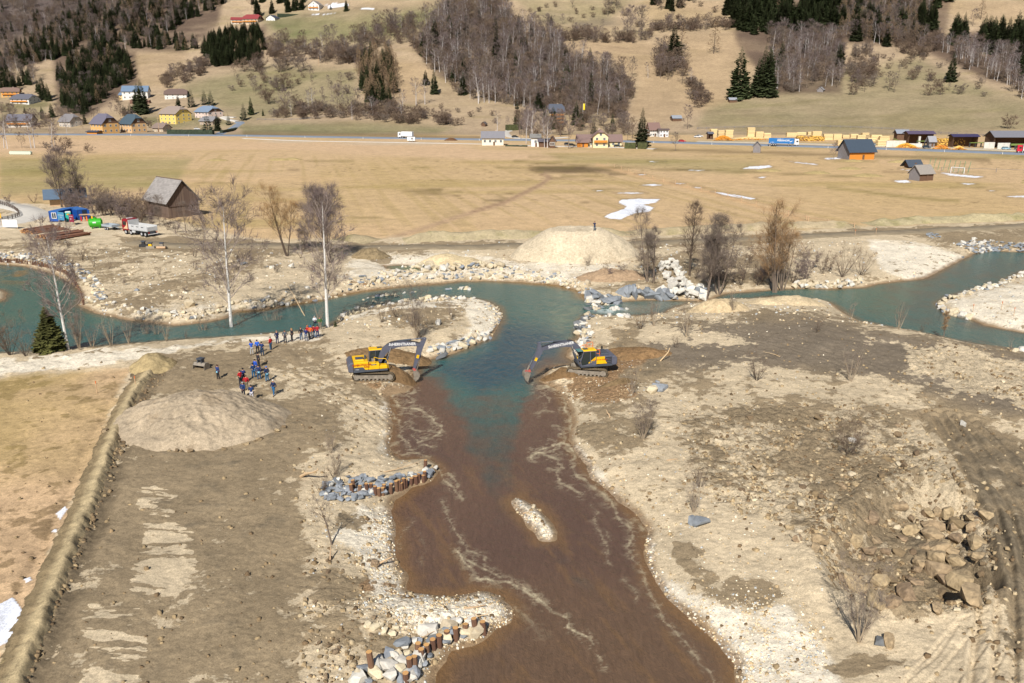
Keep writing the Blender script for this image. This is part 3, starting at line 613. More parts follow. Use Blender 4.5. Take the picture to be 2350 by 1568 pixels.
    for q, wd, amp in ST:
        qa = np.array(q); mm_ = (px > qa[:, 0].min() - 30) & (px < qa[:, 0].max() + 30) & (py > qa[:, 1].min() - 25) & (py < qa[:, 1].max() + 25)
        if not mm_.any(): continue
        d = dline(q, fx[mm_], fy[mm_])
        v = amp * (1 - sstep(wd * 0.15, wd * 1.0, d)) * (0.30 + 0.70 * sstep(-0.25, 0.2, n5[mm_])); v = np.maximum(v, amp * 0.5 * ridge[mm_] * (1 - sstep(wd * 1.2, wd * 6.0, d)) * sstep(-0.3, 0.1, n5[mm_]))
        v = np.maximum(v, amp * 0.35 * (1 - sstep(wd, wd * 4.2, d)) * sstep(0.02, 0.22, n5[mm_]))
        fo[mm_] = np.maximum(fo[mm_], v)
    fo *= sh < 0.3
    # white water at the sill
    ww = L(0).poly(1, [(1365,700),(1420,700),(1440,712),(1400,722),(1355,712)], 7).at(fx, fy) * sstep(-0.1, 0.25, n2)
    c = pm(c, (206,192,160), np.clip(fo, 0, 1) * 0.82); c = pm(c, (225,238,235), ww * 0.8)
    idx = np.arange(X.size).reshape(X.shape)
    Fq = np.stack([idx[:-1, :-1], idx[:-1, 1:], idx[1:, 1:], idx[1:, :-1]], -1).reshape(-1, 4)
    keep = (sh.ravel()[Fq] < 1.4).all(1); Fq = Fq[keep]
    used = np.zeros(X.size, bool); used[Fq.ravel()] = True; re = np.cumsum(used) - 1
    V = np.stack([X.ravel(), Y.ravel(), np.zeros(X.size)], -1)[used]
    m_ = bpy.data.materials.new('river_water'); m_.use_nodes = True; n = m_.node_tree; b = n.nodes['Principled BSDF']
    a = attr_col(n); n.links.new(a.outputs['Color'], b.inputs['Base Color'])
    tw = n.nodes.new('ShaderNodeTexCoord'); mw_ = n.nodes.new('ShaderNodeMapping'); mw_.inputs['Scale'].default_value = (1.6, 0.35, 1); mw_.inputs['Rotation'].default_value = (0, 0, 0.35); n.links.new(tw.outputs['Object'], mw_.inputs[0])
    sn = n.nodes.new('ShaderNodeTexNoise'); sn.inputs['Scale'].default_value = 1.6; sn.inputs['Detail'].default_value = 9; sn.inputs['Roughness'].default_value = 0.75; sn.inputs['Distortion'].default_value = 1.2; n.links.new(mw_.outputs[0], sn.inputs['Vector'])
    m5 = n.nodes.new('ShaderNodeMapRange'); m5.inputs[1].default_value = 0.3; m5.inputs[2].default_value = 0.7; m5.inputs[3].default_value = 0.80; m5.inputs[4].default_value = 1.20; n.links.new(sn.outputs[0], m5.inputs[0])
    h5 = n.nodes.new('ShaderNodeHueSaturation'); n.links.new(a.outputs['Color'], h5.inputs['Color']); n.links.new(m5.outputs[0], h5.inputs['Value']); n.links.new(h5.outputs[0], b.inputs['Base Color'])  # stretched noise paints the lights and darks of ripple reflections into the water colour
    f = attr_col(n, 'foam'); mr = n.nodes.new('ShaderNodeMapRange'); n.links.new(f.outputs['Fac'], mr.inputs[0]); mr.inputs[3].default_value = 0.16; mr.inputs[4].default_value = 0.8
    n.links.new(mr.outputs[0], b.inputs['Roughness']); b.inputs['IOR'].default_value = 1.33; b.inputs['Specular IOR Level'].default_value = 0.5
    tc = n.nodes.new('ShaderNodeTexCoord'); mp = n.nodes.new('ShaderNodeMapping'); mp.inputs['Scale'].default_value = (1.25, 0.6, 1); n.links.new(tc.outputs['Object'], mp.inputs[0])
    h = None
    for sc, am in ((1.1, 0.22), (3.4, 0.10), (8.0, 0.04), (0.35, 0.14)):
        x = n.nodes.new('ShaderNodeTexNoise'); x.inputs['Scale'].default_value = sc; x.inputs['Detail'].default_value = 5; x.inputs['Distortion'].default_value = 0.9
        n.links.new(mp.outputs[0], x.inputs['Vector']); mu_ = n.nodes.new('ShaderNodeMath'); mu_.operation = 'MULTIPLY'; mu_.inputs[1].default_value = am; n.links.new(x.outputs[0], mu_.inputs[0])
        if h is None: h = mu_.outputs[0]
        else:
            ad = n.nodes.new('ShaderNodeMath'); n.links.new(h, ad.inputs[0]); n.links.new(mu_.outputs[0], ad.inputs[1]); h = ad.outputs[0]
    bp = n.nodes.new('ShaderNodeBump'); bp.inputs['Strength'].default_value = 0.8; bp.inputs['Distance'].default_value = 1.0
    n.links.new(h, bp.inputs['Height']); n.links.new(bp.outputs[0], b.inputs['Normal'])
    me = npmesh('river', V, re[Fq], m_, True, np.clip(c.reshape(-1, 3)[used], 0.005, 0.8), {'foam': fo.ravel()[used]})
    obj('river', me, kind='structure')
water()
# ------------------------------------------------------------------ vegetation
def seg_mesh(segs, sides=4):
    "tapered prisms: verts, quads"
    a = np.array([(*p0, *p1, r0, r1) for p0, p1, r0, r1 in segs], float)
    if not len(a): return np.zeros((0, 3)), np.zeros((0, 4), int)
    p0, p1, r0, r1 = a[:, :3], a[:, 3:6], a[:, 6], a[:, 7]
    d = p1 - p0; d /= np.linalg.norm(d, axis=1)[:, None] + 1e-9
    ref = np.where(np.abs(d[:, 2:3]) < 0.9, np.array([[0, 0, 1.0]]), np.array([[1.0, 0, 0]]))
    u = np.cross(d, ref); u /= np.linalg.norm(u, axis=1)[:, None]; v = np.cross(d, u)
    th = np.arange(sides) * 2 * math.pi / sides
    ring = u[:, None] * np.cos(th)[None, :, None] + v[:, None] * np.sin(th)[None, :, None]
    V = np.concatenate([p0[:, None] + ring * r0[:, None, None], p1[:, None] + ring * r1[:, None, None]], 1).reshape(-1, 3)
    b = (np.arange(len(a)) * 2 * sides)[:, None]; i = np.arange(sides); j = (i + 1) % sides
    Fq = np.stack([b + i, b + j, b + sides + j, b + sides + i], -1).reshape(-1, 4)
    return V, Fq
def twig_mesh(tw):
    "thin pointed slivers: one triangle each, stored as tris"
    a = np.array(tw, float)
    if not len(a): return np.zeros((0, 3)), np.zeros((0, 3), int)
    p0, p1, r = a[:, :3], a[:, 3:6], a[:, 6]
    d = p1 - p0; rnd = np.random.RandomState(len(tw)).normal(size=d.shape)
    s = np.cross(d, rnd); s /= np.linalg.norm(s, axis=1)[:, None] + 1e-9
    V = np.stack([p0 - s * r[:, None], p0 + s * r[:, None], p1], 1).reshape(-1, 3)
    return V, np.arange(len(a) * 3).reshape(-1, 3)
def tri_mesh(name, parts, mats):
    "parts: list of (V, faces, material index) -> one mesh"
    Vs, Fs, mi, o = [], [], [], 0
    for V, Fq, k in parts:
        if not len(Fq): continue
        if Fq.shape[1] == 4: Fq = np.concatenate([Fq[:, [0, 1, 2]], Fq[:, [0, 2, 3]]])
        Vs.append(V); Fs.append(Fq + o); mi.append(np.full(len(Fq), k)); o += len(V)
    return npmesh(name, np.concatenate(Vs), np.concatenate(Fs), mats, False, mi=np.concatenate(mi))
def rot_about(d, ang, az, rng=None):
    d = d.normalized(); ref = Vector((0, 0, 1)) if abs(d.z) < 0.95 else Vector((1, 0, 0))
    u = d.cross(ref).normalized(); v = d.cross(u)
    return (d * math.cos(ang) + (u * math.cos(az) + v * math.sin(az)) * math.sin(ang)).normalized()
def tree_geo(seed, h=1.0, stems=1, r0=0.016, nb=14, first=0.25, blen=0.34, bang=50, sub=4, twigs=4, twr=0.0012, shape='round', up=0.5, lean=(0, 0), spread=0.25, levels=2, wob=0.03, twl=0.10):
    "trunk segments, limb segments, twig slivers of a leafless tree of height about h"
    R = random.Random(seed); trunk, limb, tw = [], [], []
    def branch(p, d, L, r, lv):
        n = 4 if lv == 0 else 3; pts = [p]; dd = d.copy()
        for i in range(n):
            dd = (dd + Vector((R.uniform(-1, 1), R.uniform(-1, 1), R.uniform(-.6, .6))) * 0.16 + Vector((0, 0, up * 0.22))).normalized()
            pts.append(pts[-1] + dd * L / n)
        for i in range(n):
            limb.append((pts[i], pts[i + 1], r * (1 - i / n * 0.8), r * (1 - (i + 1) / n * 0.8)))
        if lv < levels - 1:
            for k in range(sub):
                t = R.uniform(0.25, 0.98); i = min(int(t * n), n - 1); q = pts[i].lerp(pts[i + 1], t * n - i)
                branch(q, rot_about(pts[i + 1] - pts[i], rad(R.uniform(25, 60)), R.uniform(0, 6.28)), L * R.uniform(0.35, 0.6) * (1.15 - 0.5 * t), r * 0.5, lv + 1)
        for k in range(twigs * (1 if lv < levels - 1 else 1)):
            t = R.uniform(0.3, 1); i = min(int(t * n), n - 1); q = pts[i].lerp(pts[i + 1], t * n - i)
            e = q + rot_about(pts[i + 1] - pts[i], rad(R.uniform(10, 65)), R.uniform(0, 6.28)) * h * twl * R.uniform(0.5, 1.3) + Vector((0, 0, up * 0.02 * h))
            tw.append((*q, *e, twr * h * R.uniform(0.7, 1.4)))
    for s in range(stems):
        az = R.uniform(0, 6.28); sp = spread * R.uniform(0.3, 1) if stems > 1 else 0
        H = h * (1 if s == 0 else R.uniform(0.6, 0.98))
        d = Vector((math.cos(az) * sp + lean[0], math.sin(az) * sp + lean[1], 1)).normalized()
        n = 7; pts = [Vector((R.uniform(-1, 1) * 0.02 * h * (stems > 1), R.uniform(-1, 1) * 0.02 * h * (stems > 1), -0.02 * h))]
        for i in range(n):
            d = (d + Vector((R.uniform(-1, 1), R.uniform(-1, 1), 0)) * wob + Vector((0, 0, 0.05))).normalized(); pts.append(pts[-1] + d * H / n)
        rr = r0 * h * (1 if stems == 1 else 0.6)
        for i in range(n): trunk.append((pts[i], pts[i + 1], rr * (1 - i / n) ** 0.8 + rr * 0.08, rr * (1 - (i + 1) / n) ** 0.8 + rr * 0.08))
        m = nb if stems == 1 else max(3, nb // max(1, stems - 1))
        for k in range(m):
            t = first + (0.99 - first) * (k + R.random()) / m; i = min(int(t * n), n - 1); q = pts[i].lerp(pts[i + 1], t * n - i)
            u = (t - first) / (1 - first)
            f = {'round': math.sin(math.pi * min(1, 0.25 + u * 0.75)) ** 0.6, 'cone': (1 - u) ** 0.85 + 0.04, 'vase': 0.5 + 0.5 * u, 'birch': 0.35 + 0.75 * math.sin(math.pi * (0.15 + 0.8 * u))}[shape]
            branch(q, rot_about(pts[i + 1] - pts[i], rad(bang * R.uniform(0.75, 1.2)), k * 2.4 + R.uniform(-.4, .4)), blen * h * f * R.uniform(0.75, 1.15) * (H / h), rr * 0.32 * (1 - 0.6 * u), 0)
    return trunk, limb, tw
def spruce_geo(seed, h=1.0, wid=0.21, rows=24, per=9, bare=0.06, droop=0.35):
    R = random.Random(seed); T = []
    def tri(a, b, c): T.append((*a, *b, *c))
    for i in range(rows):
        u = i / (rows - 1); z = h * (bare + (1 - bare) * (u ** 0.92)); rad_ = wid * h * ((1 - u) ** 0.82 * (0.86 + 0.2 * R.random()) + 0.015)
        n = max(4, int(per * (1 - 0.45 * u)))
        for k in range(n):
            az = k * 6.283 / n + R.uniform(-.35, .35) + i * 1.1; L = rad_ * R.uniform(0.62, 1.15); dr = droop * (1 - u * 1.3)
            c, s = math.cos(az), math.sin(az)
            def P(t, off, dz=0): return (c * L * t - s * off, s * L * t + c * off, z - dr * L * t + 0.16 * L * t * t + dz)
            w0 = L * 0.30
            tri(P(0.05, 0, .01 * h), P(0.55, w0), P(1.0, 0)); tri(P(0.05, 0, .01 * h), P(1.0, 0), P(0.55, -w0))
            for m in range(3):
                t = R.uniform(0.3, 0.95); sd = R.choice((-1, 1)); o = L * R.uniform(0.2, 0.42)
                tri(P(t - 0.12, 0), P(t + 0.16, sd * o, -0.10 * o), P(t + 0.04, 0, -0.2 * L * R.random()))
            tri(P(0.3, 0), P(0.9, 0), P(0.6, 0, -0.30 * L * R.uniform(.5, 1)))
    a = np.array(T).reshape(-1, 3)
    return a, np.arange(len(a)).reshape(-1, 3)

BARK = smat('grey_brown_bark', (128,112,98), rough=0.95, perobj=0.15)
BARKD = smat('dark_bark', (92,78,66), rough=0.95, perobj=0.15)
BLIMB = smat('birch_limb', (176,160,150), rough=0.9)
BARKP = smat('pale_shrub_bark', (176,158,134), rough=0.95, perobj=0.1)
BIRCHB = smat('white_birch_bark', (226,222,216), rough=0.8, var=0.45, vscale=9, stretch=(1, 1, 3.5))
BIRCHF = smat('pale_birch_bark', (205,198,194), rough=0.9, perobj=0.15)
TWG = smat('grey_twigs', (128,114,104), rough=0.95, perobj=0.2)
TWP = smat('purple_brown_twigs', (126,110,106), rough=0.95, perobj=0.15)
TWO = smat('ochre_willow_twigs', (176,142,100), rough=0.95, perobj=0.1)
TWR = smat('brown_shrub_twigs', (122,102,86), rough=0.95, perobj=0.25)
TWL = smat('larch_twigs', (158,132,102), rough=0.95, perobj=0.15)
NEED = mat('spruce_needles', (0.052, 0.064, 0.026), rough=0.9, perobj=0.35, var=0.3, vscale=0.6, spec=0.2)
NEEDB = mat('blue_green_needles', (0.045, 0.068, 0.04), rough=0.9, perobj=0.25, var=0.3, vscale=0.8, spec=0.2)
NEEDY = mat('olive_needles', (0.085, 0.085, 0.025), rough=0.9, var=0.35, vscale=2.0, spec=0.2)

def two_meshes(name, geo, mt, mtw, sides=3, tsides=5):
    tr, li, tw = geo
    V, Fq = seg_mesh(tr, tsides); A = [(V, Fq, 0)]
    V2, F2 = seg_mesh(li, sides); V3, F3 = twig_mesh(tw)
    t = tri_mesh(name + '_trunk', A, [mt]); c = tri_mesh(name + '_crown', [(V2, F2, 0), (V3, F3, 1)], [mt, mtw])
    both = tri_mesh(name, A + [(V2, F2, 0), (V3, F3, 1)], [mt, mtw])
    return t, c, both
def spruce_meshes(name, seed, mt=NEED, **k):
    V, Fq = spruce_geo(seed, **k)
    tv, tf = seg_mesh([(Vector((0, 0, -0.02)), Vector((0, 0, 0.9)), 0.014, 0.002)], 5)
    return (tri_mesh(name + '_trunk', [(tv, tf, 0)], [BARKD]), tri_mesh(name + '_crown', [(V, Fq, 0)], [mt]), tri_mesh(name, [(tv, tf, 1), (V, Fq, 0)], [mt, BARKD]))
FAR = {
 'bare_tree': [two_meshes('bare_tree', tree_geo(s, nb=15, sub=4, twigs=10, blen=0.30 + 0.05 * (s % 3), shape='round', first=0.22, up=0.6, bang=46, twr=0.0024, r0=0.011), BARK, (TWG, TWP, TWR)[s % 3], 3, 3) for s in range(6)],
 'birch_tree': [two_meshes('birch_tree', tree_geo(20 + s, nb=13, sub=3, twigs=8, blen=0.24, shape='birch', first=0.3, up=0.5, bang=44, twr=0.0022, r0=0.0125, wob=0.05), BIRCHF, TWP, 3, 4) for s in range(5)],
 'larch_tree': [two_meshes('larch_tree', tree_geo(40 + s, nb=38, sub=3, twigs=6, blen=0.26, shape='cone', first=0.08, up=0.15, bang=80, twr=0.0034, r0=0.013, twl=0.05), BARKD, TWL, 3, 3) for s in range(4)],
 'shrub': [two_meshes('shrub', tree_geo(60 + s, stems=6, nb=28, sub=4, twigs=8, blen=0.42, shape='round', first=0.12, up=0.5, bang=48, twr=0.0042, r0=0.018, spread=0.75, twl=0.2), BARK, (TWR, TWG, TWR, TWR)[s % 4], 3, 3) for s in range(5)],
 'spruce_tree': [spruce_meshes('spruce_tree', 80 + s, wid=(0.21, 0.26, 0.19, 0.23, 0.28)[s], rows=34, per=11) for s in range(5)],
 'round_conifer': [spruce_meshes('round_conifer', 90 + s, NEEDB, wid=0.30, rows=16, per=11, bare=0.02, droop=0.1) for s in range(2)],
}
REQ = []
def req(kind, px, py, h, label=None, group=None, rng=None): REQ.append((kind, px, py, h, label, group))
def scatter(seed, poly, n, mix, hr, label, group, jitter=True):
    R = random.Random(seed); P = np.array(poly, float)
    x0, y0 = P.min(0); x1, y1 = P.max(0)
    for _ in range(n):
        for _t in range(40):
            x, y = R.uniform(x0, x1), R.uniform(y0, y1)
            if sdf_poly(P, np.array([x]), np.array([y]))[0] > 0: break
        k = R.choices([m[0] for m in mix], [m[1] for m in mix])[0]
        f = dict((m[0], m[2]) for m in mix)[k]
        req(k, x, y, R.uniform(*hr) * f, f'{LBL[k]} {label}', f'{k.replace("_", " ")}s {group}')
LBL = {'bare_tree': 'grey leafless tree', 'birch_tree': 'white stemmed leafless birch', 'larch_tree': 'brown leafless larch', 'shrub': 'low brown leafless shrub', 'spruce_tree': 'dark green spruce', 'round_conifer': 'dense rounded conifer'}
B, BI, LA, SH_, SPR = 'bare_tree', 'birch_tree', 'larch_tree', 'shrub', 'spruce_tree'
scatter(1, [(-60,-30),(290,-30),(240,30),(130,65),(60,110),(-60,140)], 520, [(B,.72,1),(BI,.08,1),(SH_,.15,.5),(SPR,.05,1.1)], (16,26), 'in the purple grey wood on the top slope', 'of the top slope')
scatter(2, [(-60,150),(0,128),(60,108),(110,75),(150,48),(200,30),(260,12),(330,2),(500,-20),(525,5),(490,30),(420,50),(375,85),(470,112),(430,120),(330,112),(250,112),(175,112),(130,140),(100,146),(60,152),(-60,190)], 820, [(SPR,.52,1.12),(B,.28,1),(LA,.14,1),(BI,.06,1)], (20,30), 'in the mixed wood above the village', 'of the mixed wood')
scatter(3, [(222,110),(250,108),(280,128),(303,155),(308,178),(290,192),(262,205),(250,225),(212,250),(190,263),(165,262),(145,250),(140,215),(128,175),(150,152),(195,128)], 400, [(SPR,.80,1),(LA,.10,.9),(B,.10,.9)], (26,36), 'in the dense knoll wood over the village', 'of the knoll wood')
scatter(4, [(460,100),(520,82),(590,72),(610,110),(585,143),(540,152),(480,152),(462,124)], 210, [(SPR,.97,1),(LA,.03,1)], (24,32), 'in the compact plantation below the red farmhouse', 'of the compact plantation')
scatter(5, [(-60,160),(80,158),(82,205),(40,212),(-60,225)], 70, [(SPR,.45,1),(B,.4,1),(BI,.15,1)], (26,38), 'in the copse above the outermost village houses', 'of the outer copse')
scatter(6, [(370,185),(400,170),(440,150),(480,152),(475,168),(430,190),(380,205)], 60, [(SH_,.5,.7),(B,.5,1)], (18,28), 'in the sloping hedge over the village', 'of the sloping hedge')
scatter(7, [(610,120),(650,95),(700,110),(780,105),(850,78),(900,62),(955,55),(960,112),(900,116),(820,146),(775,152),(700,142),(640,150)], 190, [(SH_,.5,.8),(B,.42,1.2),(BI,.08,1.1)], (20,32), 'in the brushy belt across the middle pasture', 'of the brushy belt')
scatter(8, [(822,142),(850,132),(900,135),(912,160),(914,200),(905,232),(880,240),(838,236),(824,200)], 130, [(LA,.70,1),(SPR,.30,.95)], (34,46), 'in the larch block on the pasture', 'of the larch block')
scatter(81, [(838,225),(905,228),(900,240),(845,243)], 22, [(SPR,1,1)], (22,32), 'along the foot of the larch block', 'below the larch block')
scatter(9, [(955,118),(960,80),(1010,35),(1020,0),(1160,-20),(1175,62),(1262,78),(1290,105),(1310,138),(1372,156),(1400,166),(1440,195),(1448,218),(1430,262),(1380,264),(1300,268),(1200,248),(1120,238),(1060,226),(1012,184),(985,155)], 1000, [(B,.42,1),(BI,.22,1.12),(SH_,.32,.5),(SPR,.04,1.1)], (28,50), 'in the steep leafless wood at the centre', 'of the central wood')
scatter(10, [(625,262),(680,248),(800,255),(900,248),(960,262),(1025,270),(1025,288),(900,285),(790,276),(625,272)], 120, [(SH_,.85,.75),(B,.10,1.2),(BI,.05,1.3)], (22,32), 'in the long hedge above the main road', 'of the long hedge')
scatter(11, [(1255,88),(1330,84),(1400,92),(1480,92),(1500,64),(1560,64),(1640,58),(1680,62),(1680,70),(1500,76),(1480,102),(1400,100),(1255,94)], 110, [(SH_,.6,.7),(B,.4,1)], (18,34), 'in the hedge line under the rubble slope', 'of the upper hedge')
scatter(12, [(1492,130),(1530,125),(1575,150),(1572,185),(1520,188),(1500,160)], 44, [(B,.6,1.2),(SH_,.4,.7)], (26,42), 'in the clump round the lone gully spruce', 'of the gully clump')
scatter(13, [(1575,180),(1600,200),(1625,225),(1628,250),(1600,250),(1582,220)], 30, [(SH_,.7,.8),(B,.3,1)], (18,30), 'in the brushy furrow on the warm slope', 'of the furrow')
scatter(131, [(1400,190),(1440,205),(1460,215),(1440,250),(1432,275),(1400,270)], 40, [(SH_,.7,.9),(B,.3,1)], (24,36), 'on the edge of the steep wood', 'of the wood edge')
scatter(14, [(1664,28),(1700,12),(1765,18),(1765,80),(1720,84),(1680,60)], 44, [(SPR,1,1)], (48,66), 'in the tall dark stand above the furrow', 'of the tall stand')
scatter(15, [(1765,28),(1800,30),(1930,20),(1932,78),(1880,88),(1800,84),(1765,80)], 82, [(SPR,.95,1),(LA,.05,1)], (48,68), 'in the upper dark stand on the steep slope', 'of the upper stand')
scatter(16, [(1768,95),(1930,95),(1935,150),(1925,212),(1870,200),(1840,212),(1770,215)], 230, [(B,.5,1),(BI,.28,1.1),(SH_,.22,.5)], (28,46), 'under the upper dark stand', 'under the upper stand')
scatter(17, [(1928,30),(2100,0),(2180,0),(2100,60),(2130,105),(2080,115),(1960,95),(1930,90)], 300, [(LA,.34,1.1),(B,.36,1),(SPR,.16,1.4),(BI,.14,1)], (30,44), 'in the mixed wood on the upper slope', 'of the upper mixed wood')
scatter(18, [(2100,60),(2158,58),(2158,74),(2105,76)], 13, [(SPR,1,1)], (54,68), 'in the dark clump below the bare summit slope', 'of the summit clump')
scatter(19, [(2184,90),(2218,92),(2220,106),(2188,106)], 9, [(SPR,1,1)], (54,66), 'in the narrow clump between two stands', 'of the narrow clump')
scatter(20, [(2235,105),(2300,95),(2400,105),(2400,140),(2330,135),(2245,118)], 44, [(SPR,1,1)], (52,74), 'in the broad dark stand beside the birches', 'of the broad stand')
scatter(21, [(2185,112),(2240,120),(2400,150),(2400,240),(2340,228),(2290,190),(2240,170),(2195,155),(2150,110)], 170, [(BI,.62,1),(B,.22,1),(SH_,.16,.5)], (30,44), 'in the slanting birch stand', 'of the slanting birch stand')
scatter(22, [(1945,130),(1990,120),(2010,160),(2008,205),(1960,218),(1945,190)], 40, [(SH_,.65,.8),(B,.35,1)], (22,36), 'in the thicket on the grazed slope', 'of the slope thicket')
scatter(23, [(2060,90),(2170,95),(2150,130),(2100,140),(2060,118)], 40, [(SH_,.55,.7),(B,.45,1)], (24,38), 'along the wood edge over the pasture', 'of the pasture edge')
scatter(24, [(1480,-30),(1600,-30),(1580,28),(1500,26)], 34, [(B,.6,1),(SPR,.4,1.2)], (26,40), 'in the small wood at the top', 'of the small top wood')
scatter(25, [(1380,-10),(1420,-10),(1415,38),(1390,38)], 12, [(B,1,1)], (24,36), 'in the thin strip at the top', 'of the thin strip')
scatter(26, [(640,-10),(700,-10),(697,28),(645,32)], 18, [(SPR,1,1)], (26,34), 'in the row beside the chalet', 'beside the chalet')
scatter(27, [(560,-20),(640,-20),(600,20),(575,30)], 14, [(SPR,.5,1),(B,.5,1)], (22,30), 'behind the red farmhouse', 'behind the red farmhouse')
scatter(28, [(0,255),(40,262),(110,270),(190,262),(200,300),(120,304),(0,300)], 40, [(B,.7,1),(SH_,.3,.7)], (20,30), 'among the outer village houses', 'of the outer gardens')
scatter(29, [(215,262),(255,250),(330,262),(350,295),(250,300),(200,285)], 16, [(B,.6,1),(SH_,.4,.7)], (16,26), 'among the village houses', 'of the village gardens')
scatter(30, [(1180,300),(1290,300),(1290,318),(1190,322)], 26, [(B,.6,1),(BI,.25,1.2),(SH_,.15,.6)], (34,56), 'in the garden wood by the blue roofed house', 'of the garden wood')
scatter(31, [(1300,262),(1440,266),(1440,312),(1330,312)], 34, [(B,.6,1),(SH_,.4,.7)], (26,42), 'behind the brown roofed inn', 'behind the inn')
scatter(32, [(1425,300),(1450,300),(1455,330),(1430,332)], 8, [(B,1,1)], (34,44), 'beside the tall valley spruce', 'beside the valley spruce')
scatter(33, [(1180,20),(1640,0),(1650,58),(1500,62),(1280,85)], 46, [(SH_,.8,.6),(B,.2,.9)], (14,26), 'dotted over the rubble slope', 'of the rubble slope')
scatter(34, [(540,150),(820,165),(810,250),(600,262),(500,200)], 40, [(SH_,.7,.7),(B,.3,1)], (16,30), 'scattered over the middle pasture', 'of the middle pasture')
scatter(35, [(1930,120),(2190,120),(2330,225),(2000,218)], 44, [(SH_,.8,.6),(B,.2,.9)], (14,28), 'scattered over the grazed slope', 'of the grazed slope')
scatter(36, [(960,240),(1180,250),(1180,290),(1030,290)], 14, [(SH_,.9,.6),(B,.1,1)], (14,24), 'on the hill foot above the road', 'of the hill foot')
